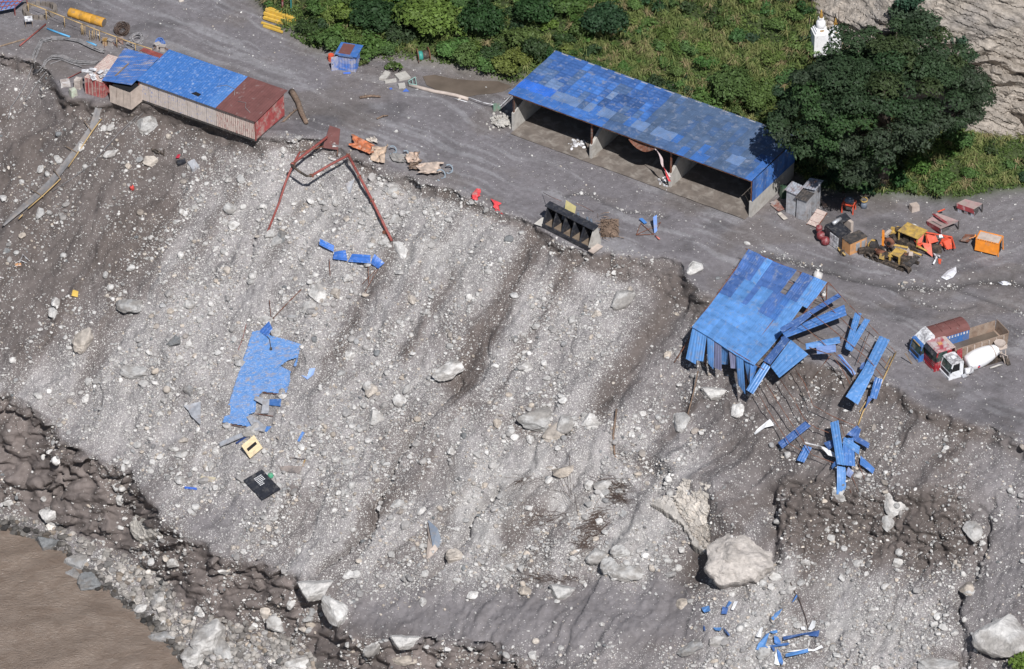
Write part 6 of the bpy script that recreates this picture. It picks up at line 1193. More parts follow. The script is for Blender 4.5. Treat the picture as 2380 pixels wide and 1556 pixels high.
# ------------------------------------------------------------------ blue sheet and rubbish on the middle slope
pbr('ragged_blue', (.11, .25, .54), .5, 0, .16, 1.3, .25, (.34, .30, .29), .8, (.40, .47, .62), .3, .08, aniso=(R(8), (.22, 3.0, 3.0)))
out = [(500, 205), (560, 200), (640, 240), (760, 270), (868, 305), (845, 345), (820, 465), (800, 460), (830, 400), (760, 420), (705, 460), (780, 500), (775, 570), (745, 670), (575, 650), (530, 700), (520, 800), (470, 820), (520, 918), (400, 895), (278, 875), (330, 720), (400, 500)]
bs_ = thing('torn_blue_sheeting', 'large torn blue roof panel lying scratched on the middle slope', 'roof panel', gh(*Y2(500, 600), 0))
def strip(x0, x1, y0, y1): pass
def inpoly(x, y, P_):
    c = False; n_ = len(P_)
    for i in range(n_):
        (xa, ya), (xb, yb) = P_[i], P_[(i + 1) % n_]
        if (ya > y) != (yb > y) and x < (xb - xa) * (y - ya) / (yb - ya) + xa: c = not c
    return c
def cell_sheet(outl, Zf, stepx, stepy, h, seed):
    xs = np.arange(min(p[0] for p in outl), max(p[0] for p in outl) + stepx, stepx); ys = np.arange(min(p[1] for p in outl), max(p[1] for p in outl) + stepy, stepy)
    # panel plane fitted to the ground below it, so the sheet stays flat
    A_ = np.array([gh(*Zf(*p), h) for p in outl]); c_ = A_.mean(0); u_, s_, vt = np.linalg.svd(A_ - c_); n_ = vt[2] if vt[2][2] > 0 else -vt[2]
    gx = np.linspace(0, 1, 14); bx_ = np.array([p for p in outl]); smp = np.array([gh(*Zf(bx_[:, 0].min() + a * np.ptp(bx_[:, 0]), bx_[:, 1].min() + b * np.ptp(bx_[:, 1])), 0.0) for a in gx for b in gx if inpoly(bx_[:, 0].min() + a * np.ptp(bx_[:, 0]), bx_[:, 1].min() + b * np.ptp(bx_[:, 1]), outl)])
    c_ = c_ + n_ * max(0.0, float(np.percentile((smp - c_) @ n_, 97)) + .06)
    def pp(x, y):
        u, v = Zf(x, y); d = FW * DIST + RT * ((u - 1190) / S) + UP * ((778 - v) / S); t = np.dot(c_ - CAM, n_) / np.dot(d, n_); return CAM + d * t + n_ * .015 * math.sin(y * .05)
    V_ = []; F_ = []
    idx_ = {}
    for j in range(len(ys) - 1):
        for i in range(len(xs) - 1):
            if inpoly((xs[i] + xs[i + 1]) / 2, (ys[j] + ys[j + 1]) / 2, outl):
                q = []
                for (a, b) in ((i, j), (i + 1, j), (i + 1, j + 1), (i, j + 1)):
                    if (a, b) not in idx_: idx_[(a, b)] = len(V_); V_.append(pp(xs[a], ys[b]))
                    q.append(idx_[(a, b)])
                F_.append(tuple(q[::-1]))
    return MB().raw(V_, F_), pp
mb, pp2 = cell_sheet(out, Y2, 6, 6, .25, 1); mb.build('sheet', 'ragged_blue', bs_)
MB().tube([pp2(595, 235) + [0, 0, .1], pp2(625, 270) + [0, 0, .12], pp2(635, 340) + [0, 0, .12]], .05, 5).build('stay', 'dark_steel', bs_)
MB().box(Frame(pp2(635, 340)), -.15, .15, -.15, .15, 0, .25).build('foot_plate', 'dark_steel', bs_)
for a_, b_ in (((640, 245), (860, 303)), ((575, 655), (745, 672)), ((278, 880), (520, 922)), ((520, 810), (650, 828)), ((705, 470), (790, 500))): MB().tube([pp2(*a_) - [0, 0, .06], pp2(*b_) - [0, 0, .06]], .05, 5).build('purlin', 'rust', bs_)
bsheet([(535, 190, .5), (600, 238, .4), (640, 180, .6), (610, 115, .8)], 'curled blue flap at the top of the torn roof panel', (.05, .14, .42), Zf=Y2)
bsheet([(620, 700, .35), (718, 712, .35), (712, 768, .3), (618, 745, .3)], 'blue offcut right of the torn roof panel', bm, Zf=Y2)
for q, lb in (([(512, 675), (620, 700), (615, 805), (560, 808), (570, 740), (510, 708)], 'L-shaped grey sheet over the torn edge of the blue panel'), ([(450, 830), (480, 810), (600, 905), (580, 940), (515, 935)], 'grey strip across the bottom corner of the blue panel'), ([(235, 1012), (410, 945), (425, 975), (250, 1042)], 'long grey-white strip below the blue panel'), ([(0, 760), (118, 722), (128, 905), (60, 840), (30, 790)], 'triangular pale sheet left of the blue panel')): tag(MB().poly(ghz(Y2, q, .75), .03).build('grey_sheet', 'galvanised'), lb, 'sheet')
for q, lb, c in (([(580, 905), (640, 905), (600, 942), (575, 935)], 'blue corner scrap at the foot of the torn panel', bm), ([(862, 535), (905, 545), (925, 490), (962, 475), (950, 525), (905, 565)], 'small pale blue bent scrap right of the torn panel', (.25, .36, .62)), ([(830, 1015), (870, 950), (888, 958), (845, 1020)], 'narrow blue scrap farther right of the panel', bm), ([(0, 1350), (85, 1355), (88, 1370), (0, 1365)], 'thin blue strip at the left below the panel', (.04, .12, .5)), ([(355, 1010), (465, 960), (470, 972), (365, 1020)], 'dark blue strip under the grey-white strip', (.03, .06, .2))): tag(MB().poly(ghz(Y2, q, .25), .03).build('blue_scrap', 'blue_sheet_clean', color=c), lb, 'scrap sheet')
# beige shelf unit and black board
A4 = ghz(Y2, [(475, 1148, .25), (560, 1060, .4), (505, 975, .9), (425, 1045, .7)]); A4 = [np.array(p) + [0, 0, .25] for p in A4]; A4[3] = A4[0] + A4[2] - A4[1]
bu = thing('beige_cupboard', 'beige ribbed metal cupboard back lying on stones below the blue panel', 'cupboard', A4[0])
n4 = nrm(np.cross(A4[1] - A4[0], A4[3] - A4[0])); n4 = n4 if n4[2] > 0 else -n4
pbr('beige_paint', (.58, .46, .28), .5, 0, .12, 2, .12)
MB().slab(A4, .3).build('shell', 'beige_paint', bu)
e_ = lambda s, t: (A4[0] * (1 - s) + A4[1] * s) * (1 - t) + (A4[3] * (1 - s) + A4[2] * s) * t
MB().slab([e_(.15, .42) + n4 * .02, e_(.85, .42) + n4 * .02, e_(.85, .62) + n4 * .02, e_(.15, .62) + n4 * .02], .015).build('opening', 'void', bu)
for t in (.2, .75): MB().slab([e_(0, t) + n4 * .1, e_(1, t) + n4 * .1, e_(1, t + .1) + n4 * .1, e_(0, t + .1) + n4 * .1], .09).build('rib', 'beige_paint', bu)
for s in (.2, .8): MB().tube([e_(s, 1.0), e_(s, 1.15) + n4 * .1], .03, 5).build('prong', 'beige_paint', bu)
B4 = [np.array(p) for p in ghz(Y2, [(432, 1300, .6), (575, 1450, .6), (708, 1368, .7), (540, 1205, .7)])]; B4[3] = B4[0] + B4[2] - B4[1]
bb = thing('black_board', 'black signboard with rows of white lettering lying on the lower slope', 'signboard', B4[0])
MB().slab(B4, .12).build('board', 'black_steel', bb)
e_ = lambda s, t: (B4[0] * (1 - s) + B4[1] * s) * (1 - t) + (B4[3] * (1 - s) + B4[2] * s) * t; n4 = nrm(np.cross(B4[1] - B4[0], B4[3] - B4[0])); n4 = n4 if n4[2] > 0 else -n4
for k in range(6):
    t0 = .62 - .0 * k; s0 = .16 + .065 * k
    for j in range(5 if k < 4 else 3):
        a = .40 + .085 * j
        MB().slab([e_(s0, a) + n4 * .006, e_(s0 + .03, a) + n4 * .006, e_(s0 + .03, a + .06) + n4 * .006, e_(s0, a + .06) + n4 * .006], .004).build('lettering', 'white_paint', bb)
MB().slab([e_(.72, 0) + n4 * .05, e_(.78, 0) + n4 * .05, e_(.78, 1) + n4 * .05, e_(.72, 1) + n4 * .05], .045).build('fold', 'black_steel', bb)
MB().lathe(Frame(gh(*Y2(630, 1268), .2)), [(.3, -.2), (.4, 0), (.3, .3), (.1, .4)], 10).build('x', 'plastic', color=(.08, .34, .2)).name = 'green_float'; tag(bpy.data.objects['green_float'], 'small green plastic float behind the black signboard', 'float')
for q, c, lb in (([(700, 1205), (755, 1185), (865, 1195), (840, 1250), (705, 1225)], (.13, .12, .12), 'dark broken frame right of the black signboard'), ([(765, 1125), (885, 1138), (880, 1145), (765, 1132)], (.05, .05, .06), 'thin dark strip above the broken frame'), ([(100, 1295), (115, 1262), (220, 1275), (205, 1310)], (.58, .52, .36), 'cream board left of the black signboard'), ([(860, 1190), (875, 1140), (885, 1142), (870, 1195)], (.5, .3, .08), 'short yellow bar beside the dark frame')): tag(MB().poly(ghz(Y2, q, .3), .05).build('scrap_board', 'paint_muddy', color=c), lb, 'board')
# grey folded sheet
gs = thing('folded_sheet', 'dark grey folded roofing sheet standing on the lower slope', 'sheet', gh(*Y3(670, 900), 0))
MB().slab(ghz(Y3, [(632, 705, 1.4), (680, 745, 1.4), (720, 905, .3), (655, 850, .5)]), .04).build('leaf', 'blue_grey', gs); MB().slab(ghz(Y3, [(625, 720, 1.2), (650, 850, .6), (620, 925, .05), (625, 800, .5)]), .04).build('leaf', 'mud_wall', gs); MB().slab(ghz(Y3, [(640, 870, .5), (668, 840, .6), (715, 915, .1), (625, 925, .05)]), .04).build('leaf', 'mud_wall', gs)
# blue strip caught on the upper slope
for q, c, lb in (([(425, 735, 1.3), (500, 760, 1.3), (495, 795, 1.0), (420, 770, 1.0)], (.05, .16, .50), 'small blue sheet left of the crumpled blue strip'), ([(490, 840, .5), (580, 852, .5), (570, 790, 1.0), (500, 795, 1.0)], (.05, .15, .48), 'left end of the crumpled blue strip on stilts'), ([(580, 855, .7), (720, 868, .7), (720, 820, 1.1), (610, 812, 1.1)], (.05, .16, .52), 'middle of the crumpled blue strip on stilts'), ([(720, 868, .7), (762, 895, .5), (800, 860, .9), (745, 815, 1.3)], (.05, .15, .48), 'right bent end of the crumpled blue strip')): bsheet(q, lb, c, Zf=Z7, n=2, bow=.15)
for k, pts in enumerate(([(470, 840, .6), (473, 940, .05)], [(700, 870, .7), (697, 975, .05)], [(760, 895, .5), (670, 1030, .05)], [(745, 900, .5), (655, 975, .1)])): pipe('stilt_rod', ghz(Z7, pts), .05, 'rust', ['rusty rod under the left end of the blue strip', 'upright rusty rod under the middle of the blue strip', 'long rusty rod trailing down from the blue strip', 'thin rusty rod crossing the long one'][k], 'rod', None, 5)
pipe('slope_rod', ghz(Z8, [(1450, 1130, .3), (1530, 1055, .5), (1612, 980, .3)]), .07, 'rust', 'rusty bar lying above the torn blue panel', 'bar', None, 5)
pipe('slope_rod', ghz(Z8, [(1440, 1035, .9), (1442, 1130, .1)]), .05, 'rust', 'upright thin rod above the torn blue panel', 'rod', None, 5)
pipe('slope_rod', ghz(Z8, [(1312, 1160, .2), (1290, 1240, .2), (1270, 1305, .1)]), .04, 'red_steel', 'thin red rod left of the torn blue panel', 'rod', None, 5)
pipe('upright_log', ghz(Y3, [(1708, 85, .8), (1690, 230, .3), (1685, 300, .2), (1700, 345, .1)]), .13, 'driftwood', 'reddish driftwood pole lying down the slope by the dark ledge', 'log', None, 6)
# twig mats
def twigs(region, n_, label, seed):
    r_ = random.Random(seed); mb = MB()
    for k in range(n_):
        cx, cy, sx, sy, ang, ln = r_.choice(region); x = cx + r_.gauss(0, sx); y = cy + r_.gauss(0, sy); a = ang + r_.gauss(0, .35); l_ = ln * r_.uniform(.4, 1.2); h = r_.uniform(.03, .35)
        p_ = gh(*Y3(x - math.cos(a) * l_, y - math.sin(a) * l_), h); q_ = gh(*Y3(x + math.cos(a) * l_, y + math.sin(a) * l_), h * .6); mb.tube([p_, (p_ + q_) / 2 + [0, 0, .12], q_], .028, 4, .01, cap=False)
    tag(mb.build('twig_mat', 'twig'), label, 'twigs', kind='stuff')
twigs([(1730, 570, 30, 25, .3, 45), (1700, 500, 40, 20, .25, 50)], 130, 'dark brown twig mat above the pale boulders', 1)
twigs([(1600, 690, 30, 30, -.2, 40), (1570, 760, 40, 30, -.35, 45), (1520, 830, 25, 30, -.3, 35)], 260, 'thick dark brown brushwood mat on the lower slope', 2)
twigs([(1330, 680, 60, 25, -.3, 60), (1290, 690, 40, 20, -.4, 40)], 40, 'thin scattered twigs left of the brushwood mat', 3)
twigs([(1250, 1030, 70, 10, .1, 50), (1400, 1030, 50, 10, .15, 40)], 60, 'line of twigs along the foot of the slope', 4)
twigs([(1430, 540, 15, 40, .85, 90), (1180, 480, 50, 15, -.3, 60)], 30, 'long bare stems crossing the slope', 5)
# ------------------------------------------------------------------ vegetation
def leaf_mat():
    m_, n, l, bs = nodes('foliage')
    at = n.new('ShaderNodeAttribute'); at.attribute_name = 'col'; oi = n.new('ShaderNodeObjectInfo')
    c = mixc(n, l, 1, at.outputs['Color'], oi.outputs['Color'], 'MULTIPLY')
    l.new(c, bs.inputs['Base Color']); bs.inputs['Roughness'].default_value = .6; bs.inputs['Specular IOR Level'].default_value = .25
    tr = n.new('ShaderNodeBsdfTranslucent'); l.new(c, tr.inputs[0]); mx_ = n.new('ShaderNodeMixShader'); mx_.inputs[0].default_value = .25
    out_ = [x for x in n if x.type == 'OUTPUT_MATERIAL'][0]; l.new(bs.outputs[0], mx_.inputs[1]); l.new(tr.outputs[0], mx_.inputs[2]); l.new(mx_.outputs[0], out_.inputs[0])
leaf_mat(); pbr('bark', (.06, .047, .037), .9, 0, .35, 4, .2)  # bark tone darkened to carry the shade on the trunk under the crown
rg = np.random.default_rng(17)
def unit(n_): v = rg.normal(size=(n_, 3)); return v / np.linalg.norm(v, axis=1, keepdims=True)
def leaves_at(Cn, Nn, size, col):
    n_ = len(Cn); t = unit(n_); a = np.cross(Nn, t); a /= np.linalg.norm(a, axis=1, keepdims=True) + 1e-9; b = np.cross(Nn, a)
    s = size[:, None]; V_ = np.stack([Cn - a * s, Cn - b * s * .55, Cn + a * s, Cn + b * s * .55], 1).reshape(-1, 3)
    return V_, np.arange(n_ * 4).reshape(-1, 4), np.repeat(col, 4, axis=0)
def lobe_leaves(lobes, per_area, size, cols, fill=.25):
    Vs, Fs, Cs = [], [], []; k = 0
    for (c, r), col in zip(lobes, cols):
        r = np.array(r); n_ = max(20, int(per_area * (r[0] * r[1] + r[0] * r[2] + r[1] * r[2]) * 4))
        d = unit(n_); d[:, 2] = np.where(d[:, 2] < -.35, -d[:, 2], d[:, 2]); rad = np.where(rg.random(n_) < fill, rg.random(n_) ** .5, rg.uniform(.85, 1.08, n_))
        rad = rad * (1 + .16 * np.sin(d[:, 0] * 5 + c[0]) * np.sin(d[:, 1] * 6 + c[1]))
        Cn = np.array(c) + d * r * rad[:, None]; Nn = d * .75 + unit(n_) * .6 + np.array([0, 0, .35]); Nn /= np.linalg.norm(Nn, axis=1, keepdims=True)
        cc = np.array(col) * rg.uniform(.65, 1.35, (n_, 1)); sz = size * rg.uniform(.6, 1.35, n_)
        V_, F_, C_ = leaves_at(Cn, Nn, sz, cc); Vs.append(V_); Fs.append(F_ + k); Cs.append(C_); k += len(V_)
    return np.concatenate(Vs), np.concatenate(Fs), np.concatenate(Cs)
# --- the big tree
tb_p = G(2050, 430); H0 = 12.4; Ce = G(2046, 446) + np.array([0, -.5, H0])
outl = [Z4(*p) for p in [(630, 330), (750, 265), (870, 220), (1000, 220), (1060, 245), (1150, 160), (1300, 175), (1500, 235), (1650, 250), (1800, 380), (1740, 480), (1790, 545), (1890, 590), (1915, 700), (1870, 900), (1700, 1000), (1530, 1080), (1490, 1140), (1300, 1190), (1100, 1245), (1080, 1340), (900, 1440), (740, 1320), (690, 1220), (600, 1210), (480, 1205), (300, 1080), (250, 960), (340, 840), (440, 700), (440, 610), (570, 520), (650, 440)]]
def inp(x, y): return inpoly(x, y, outl)
ceU = 2040; ceV = 446 - HP * H0
ax, ay, az = 14.5, 12.0, 9.6
lob = []; cols = []; tries = 0; pts_ = []
rr = random.Random(4)
PAL = [(.034, .060, .028), (.040, .070, .032), (.032, .064, .026), (.040, .059, .034), (.046, .068, .026), (.040, .080, .028)]
while len(pts_) < 95 and tries < 6000:
    tries += 1; x = rr.uniform(1780, 2300); y = rr.uniform(40, 445)
    if not inp(x, y): continue
    if any((x - a) ** 2 + (y - b) ** 2 < 38 ** 2 for a, b, _ in pts_): continue
    inner = all(inp(x + 26 * math.cos(k), y + 26 * math.sin(k)) for k in (0, 1.05, 2.1, 3.14, 4.2, 5.2)); pts_.append((x, y, inner))
for x, y, inner in pts_:
    tC = float(np.dot(Ce - CAM, FW)) / DIST
    # front crossing of the view line with the crown ellipsoid
    o = CAM + (FW * DIST + RT * ((x - 1190) / S) + UP * ((778 - y) / S)) * tC; A_ = (FW / [ax, ay, az]); B_ = ((o - Ce) / [ax, ay, az]); aa = A_ @ A_; bb_ = 2 * A_ @ B_; cc = B_ @ B_ - 1; disc = bb_ * bb_ - 4 * aa * cc
    t = (-bb_ - math.sqrt(disc)) / (2 * aa) if disc > 0 else -bb_ / (2 * aa)
    r_ = rr.uniform(1.5, 2.25) if inner else rr.uniform(1.1, 1.6)
    p_ = o + FW * (t + r_ * .8 + rr.uniform(-1.6, 3.0)); p_[2] = max(p_[2], 3.0)
    lob.append((p_, (r_, r_, r_ * .62)))
    u_, v_ = (x - 1718) / .2957, y / .2957
    c = PAL[rr.choice([0, 0, 1, 1, 2])]
    if 1000 < u_ < 1700 and 250 < v_ < 750 and rr.random() < .45: c = PAL[4]
    if (v_ > 950 and 800 < u_ < 1560) or (430 < u_ < 700 and 520 < v_ < 720) or (u_ > 1700 and v_ > 600): c = PAL[3]
    if 550 < u_ < 1000 and 880 < v_ < 1130: c = PAL[5]
    if 430 < u_ < 720 and 700 < v_ < 830: c = PAL[5]
    cols.append(c)
for zx, zy, r_ in ((800, 1270, 1.7), (900, 1370, 1.6), (985, 1320, 1.6), (720, 1230, 1.6), (590, 1140, 1.7), (860, 1415, 1.2), (1010, 1230, 1.7), (1120, 1180, 1.6), (450, 1150, 1.5), (340, 1060, 1.5), (1280, 1130, 1.7), (1430, 1080, 1.6), (1600, 990, 1.7), (1780, 900, 1.6), (1860, 760, 1.5), (1000, 1120, 1.9), (700, 1060, 1.9), (860, 1180, 1.8), (300, 960, 1.5), (280, 1030, 1.4), (360, 880, 1.5), (430, 760, 1.4), (470, 640, 1.5), (1000, 1400, 1.4), (930, 1440, 1.2), (1130, 1300, 1.5), (640, 1190, 1.6), (520, 1180, 1.5)):
    u_, v_ = Z4(zx, zy); p_ = CAM + (FW * DIST + RT * ((u_ - 1190) / S) + UP * ((778 - v_) / S)) * tC - FW * rr.uniform(1.0, 4.0); p_[2] = max(p_[2], 2.2); lob.append((p_, (r_, r_, r_ * .75))); cols.append(PAL[rr.choice([0, 1, 2, 3, 5])])
for k in range(34):                                          # far side of the crown
    d = unit(1)[0]; d[1] = abs(d[1]); d[2] = abs(d[2]) - .3; r_ = rr.uniform(1.8, 2.8); lob.append((Ce + d * [ax - 2, ay - 2, az - 2], (r_, r_, r_ * .75))); cols.append(PAL[rr.randrange(3)])
V_, F_, C_ = lobe_leaves(lob, 17, .22, cols, .18)
tree = thing('big_tree', 'big dark-green broadleaf tree overhanging the right end of the shed', 'tree', tb_p)
cr_ = link('crown', fast_mesh('crown', V_ - tb_p, F_, mat='foliage', col=C_), parent=tree); cr_.color = (1, 1, 1, 1)
MB().tube([tb_p + [0, 0, -.5], tb_p + [.1, .2, 2], tb_p + [0, .4, 4.5], tb_p + [.4, .6, 7.5], tb_p + [.2, .8, 10]], .95, 10, .35).build('trunk', 'bark', tree, smooth=True)
for k in range(16):
    q = lob[(k * 5) % len(lob)][0]; s0 = tb_p + np.array([.2, .5, 3.5 + (k % 5) * 1.2]); MB().tube([s0, s0 * .55 + q * .45 + [0, 0, .6], q], .32, 6, .08).build('limb', 'bark', tree, smooth=True)
# --- shrubs: a few shared crowns, many individuals
def shrub_mesh(rad, nl, per, leaf, seed):
    r_ = random.Random(seed); L_ = []
    for k in range(nl):
        a = r_.uniform(0, 6.28); d = rad * .62 * math.sqrt(r_.random()); rl = rad * r_.uniform(.32, .52); L_.append((np.array([d * math.cos(a), d * math.sin(a), rad * r_.uniform(.35, .8)]), (rl, rl, rl * .85)))
    V_, F_, C_ = lobe_leaves(L_, per, leaf, [tuple(.5 * np.array([1, 1, 1]) * r_.uniform(.85, 1.15)) for _ in L_], .3)
    return fast_mesh('foliage', V_, F_, mat='foliage', col=C_)
SH = {'s': [shrub_mesh(1.0, 5, 26, .16, k) for k in range(4)], 'm': [shrub_mesh(2.0, 9, 17, .19, 10 + k) for k in range(4)], 'l': [shrub_mesh(3.4, 16, 12, .23, 20 + k) for k in range(3)]}
stem_m = MB().tube([(0, 0, -.5), (.05, 0, .4), (0, .1, 1.0)], .12, 6, .05)
tmp = stem_m.build('stem', 'bark', origin=(0, 0, 0)); STEM = tmp.data; bpy.data.objects.remove(tmp)
GR = {'dark': (.037, .072, .028), 'bright': (.105, .175, .04), 'mid': (.074, .132, .036), 'teal': (.042, .08, .042), 'olive': (.11, .165, .045)}
def shrub(u, v, rpx, kind, label, group, cat='shrub', name='shrub'):
    R_ = rpx / S; key = 's' if R_ < 1.5 else 'm' if R_ < 2.7 else 'l'; base = {'s': 1.0, 'm': 2.0, 'l': 3.4}[key]; sc_ = R_ / base
    p_ = G(u, v + HP * R_ * .42)
    t_ = thing(name, label, cat, p_, group)
    t_.scale = (sc_ * rr.uniform(.92, 1.1), sc_ * rr.uniform(.92, 1.1), sc_ * rr.uniform(.85, 1.15)); t_.rotation_euler = (0, 0, rr.uniform(0, 6.3))
    o = link('foliage', rr.choice(SH[key]), parent=t_); c = np.array(GR[kind]) * 2.0 * np.array([rr.uniform(.8, 1.25), rr.uniform(.88, 1.12), rr.uniform(.8, 1.2)]); o.color = (*c, 1)
    link('stem', STEM, parent=t_)
big = [(870, 36, 66, 'dark', 'large dark green bush at the top left of the hillside'), (1000, 50, 80, 'bright', 'large bright yellow-green bush at the top of the hillside'), (1125, 62, 62, 'dark', 'large dark bush right of the yellow-green one'), (1410, 62, 62, 'dark', 'round dark bush standing alone above the shed'), (760, 92, 46, 'mid', 'mid-green bush behind the blue guard hut'), (1245, 25, 58, 'dark', 'dark bush at the top edge, second from the round one'), (1320, 18, 48, 'mid', 'mid-green bush at the top edge left of the round dark one'), (1055, 118, 44, 'bright', 'small yellow-green bush below the large one'), (1705, 205, 62, 'mid', 'broad green bush above the right half of the shed'), (1640, 250, 45, 'mid', 'green bush touching the shed roof edge'), (1770, 225, 52, 'mid', 'green bush left of the big tree'), (1085, 140, 42, 'mid', 'low bush above the cable drum'), (738, 22, 36, 'mid', 'bush behind the yellow beams'), (1560, 205, 26, 'dark', 'small dark sapling hanging over the shed roof'), (2130, 55, 62, 'teal', 'dark teal bush growing from the cliff above the tree'), (2210, 100, 46, 'teal', 'lower dark bush on the cliff right of the tree top'), (2250, 140, 30, 'teal', 'small bush on the cliff at the right of the tree'), (2120, 8, 42, 'teal', 'bush on the cliff at the top edge'), (2185, 425, 40, 'mid', 'leafy bush beside the tree trunk'), (2230, 330, 40, 'mid', 'green bush at the foot of the cliff'), (1880, 20, 26, 'dark', 'small dark bush left of the white shrines'), (1860, 40, 32, 'mid', 'green bush by the white shrines'), (905, 112, 30, 'mid', 'low bush right of the blue guard hut, on the bank'), (2110, 440, 26, 'mid', 'low bush in front of the tree trunk'), (1180, 150, 44, 'olive', 'olive bush left of the shed roof'), (2376, 1552, 30, 'bright', 'bright green shrub in the bottom right corner'), (620, 12, 18, 'mid', 'little bush behind the maroon standpipe'), (845, 150, 14, 'mid', 'small plant growing against the guard hut')]
big += [(1905, 425, 30, 'dark', 'added dark bush standing in for shade left of the tree trunk'), (1960, 440, 28, 'dark', 'added dark bush standing in for deep shade under the tree'), (2010, 448, 24, 'dark', 'low added dark bush filling in shade against the tree trunk'), (1880, 395, 26, 'dark', 'added dark bush for the tree shade behind the rear latrine'), (2085, 425, 30, 'dark', 'added dark bush for the shade right behind the trunk'), (2135, 395, 34, 'mid', 'leafy bush under the right side of the tree crown')]  # the dark ones are added as stand-ins for shade under the tree
for u, v, r_, k, lb in big: shrub(u, v, r_, k, lb, None)
cnt = 0; tries = 0; placed = [(b[0], b[1], b[2]) for b in big]
while cnt < 200 and tries < 9000:
    tries += 1; u = rr.uniform(600, 2420); v = rr.uniform(-60, 450); h_ = float(pl(HBASE, u))
    if v > h_ - 16 or samp(rockm, u, v) > .3: continue
    left = u < 1330; grass = (1430 < u < 1880 and v < 190) or (u > 2130)
    if grass and rr.random() < .85: continue
    if inp(u, v) or (u < 715 and v < 85) or (u - 985) ** 2 + (v - 132) ** 2 < 44 ** 2 or (u - 920) ** 2 + (v - 150) ** 2 < 40 ** 2: continue
    r_ = rr.uniform(20, 46) if left else rr.uniform(13, 34)
    if 1190 < u < 1860 and v > h_ - 60: continue
    if any((u - a) ** 2 + (v - b) ** 2 < (.46 * (r_ + c)) ** 2 for a, b, c in placed): continue
    placed.append((u, v, r_)); cnt += 1
    k = rr.choice(['dark', 'dark', 'mid', 'mid', 'mid', 'bright', 'olive'] if left else ['mid', 'mid', 'dark', 'olive'])
    shrub(u, v, r_, k, {'dark': 'dark green shrub', 'mid': 'leafy green shrub', 'bright': 'yellow-green shrub', 'olive': 'dull olive shrub'}[k] + (' crowding the left part of the hillside' if left else ' on the grassy hillside near the cliff' if u > 1900 else ' in the grass above the shed'), 'hillside shrubs')
# flowering bush
shrub(915, 158, 26, 'mid', 'low flowering bush with pale pink blossoms beside the rubble', None, 'bush', 'flowering_bush')
fb2 = [o for o in bpy.data.objects if o.name.startswith('flowering_bush')][0]
n_ = 90; Cn = np.stack([rg.normal(0, .75, n_), rg.normal(0, .75, n_), rg.uniform(.8, 1.75, n_)], 1); Nn = unit(n_) * .3 + [0, -.5, .8]
V_, F_, C_ = leaves_at(Cn, Nn / np.linalg.norm(Nn, axis=1, keepdims=True), np.full(n_, .1), np.tile([.62, .5, .58], (n_, 1))); o = link('blossom', fast_mesh('blossom', V_, F_, mat='foliage', col=C_), parent=fb2); o.color = (1, 1, 1, 1)
# --- grass tussocks
def hill_points(n_, dens):
    out_u, out_v = [], []
    while len(out_u) < n_:
        u = rg.uniform(560, 2520, 4000); v = rg.uniform(-120, 465, 4000); ok = (v < pl(HBASE, u) - 3) & (samp(rockm, u, v) < .35) & (rg.random(4000) < dens(u, v)); out_u += u[ok].tolist(); out_v += v[ok].tolist()
    return np.array(out_u[:n_]), np.array(out_v[:n_])
gd = lambda u, v: np.where(((u > 1350) & (u < 1900)) | (u > 2130), 1.0, .22) * sstep(.32, .5, fbm(u / 60, v / 45, 3, 200))
tu, tv = hill_points(1700, gd); TP = G(tu, tv); NBL = 40
Vs = []; Cs = []
for k in range(len(tu)):
    a = rg.uniform(0, 2 * np.pi, NBL); ln = rg.uniform(.7, 1.7, NBL) * rg.uniform(.7, 1.2); sp = rg.uniform(.15, .75, NBL)
    dirv = np.stack([np.cos(a), np.sin(a), np.zeros(NBL)], 1); side = np.stack([-np.sin(a), np.cos(a), np.zeros(NBL)], 1) * .035
    b = TP[k] + dirv * .15 * rg.random((NBL, 1)); m_ = b + dirv * (sp * ln * .55)[:, None] + np.array([0, 0, 1]) * (ln * .7)[:, None]; t = m_ + dirv * (sp * ln * .9)[:, None] + np.array([0, 0, 1]) * (ln * (.35 - sp))[:, None]
    Vs.append(np.stack([b - side, b + side, m_ + side, m_ - side, t], 1).reshape(-1, 3)); base = np.array([.19, .235, .08]) if rg.random() < .6 else np.array([.28, .29, .12]) if rg.random() < .7 else np.array([.33, .27, .15])
    c = base * rg.uniform(.7, 1.3, (NBL, 1)); Cs.append(np.repeat(c, 5, axis=0))
V_ = np.concatenate(Vs); nb = len(V_) // 5; i0 = np.arange(nb)[:, None] * 5
gm = fast_mesh('grass_tussocks', V_, i0 + np.array([0, 1, 2, 3]), i0 + np.array([3, 2, 4]), mat='foliage', col=np.concatenate(Cs)); o = link('grass_tussocks', gm); o.color = (1, 1, 1, 1)
tag(o, 'tall arching grass tussocks covering the hillside', 'grass', kind='stuff')
# --- leafy ground cover
cu_, cv_ = hill_points(62000, lambda u, v: .25 + .75 * sstep(.35, .6, fbm(u / 40, v / 30, 3, 210))); CP_ = G(cu_, cv_) + np.stack([np.zeros(len(cu_)), np.zeros(len(cu_)), rg.uniform(.0, .45, len(cu_))], 1)
Nn = unit(len(cu_)) * .7 + [0, -.3, .8]; Nn /= np.linalg.norm(Nn, axis=1, keepdims=True)
cn = fbm(cu_ / 50, cv_ / 40, 3, 211)[:, None]; cc = (np.array([.052, .09, .027]) * (1 - cn) + np.array([.14, .20, .052]) * cn) * rg.uniform(.6, 1.3, (len(cu_), 1))
V_, F_, C_ = leaves_at(CP_, Nn, rg.uniform(.12, .26, len(cu_)), cc); o = link('ground_cover', fast_mesh('ground_cover', V_, F_, mat='foliage', col=C_)); o.color = (1, 1, 1, 1); tag(o, 'low leafy ground cover over the hillside', 'ground cover', kind='stuff')
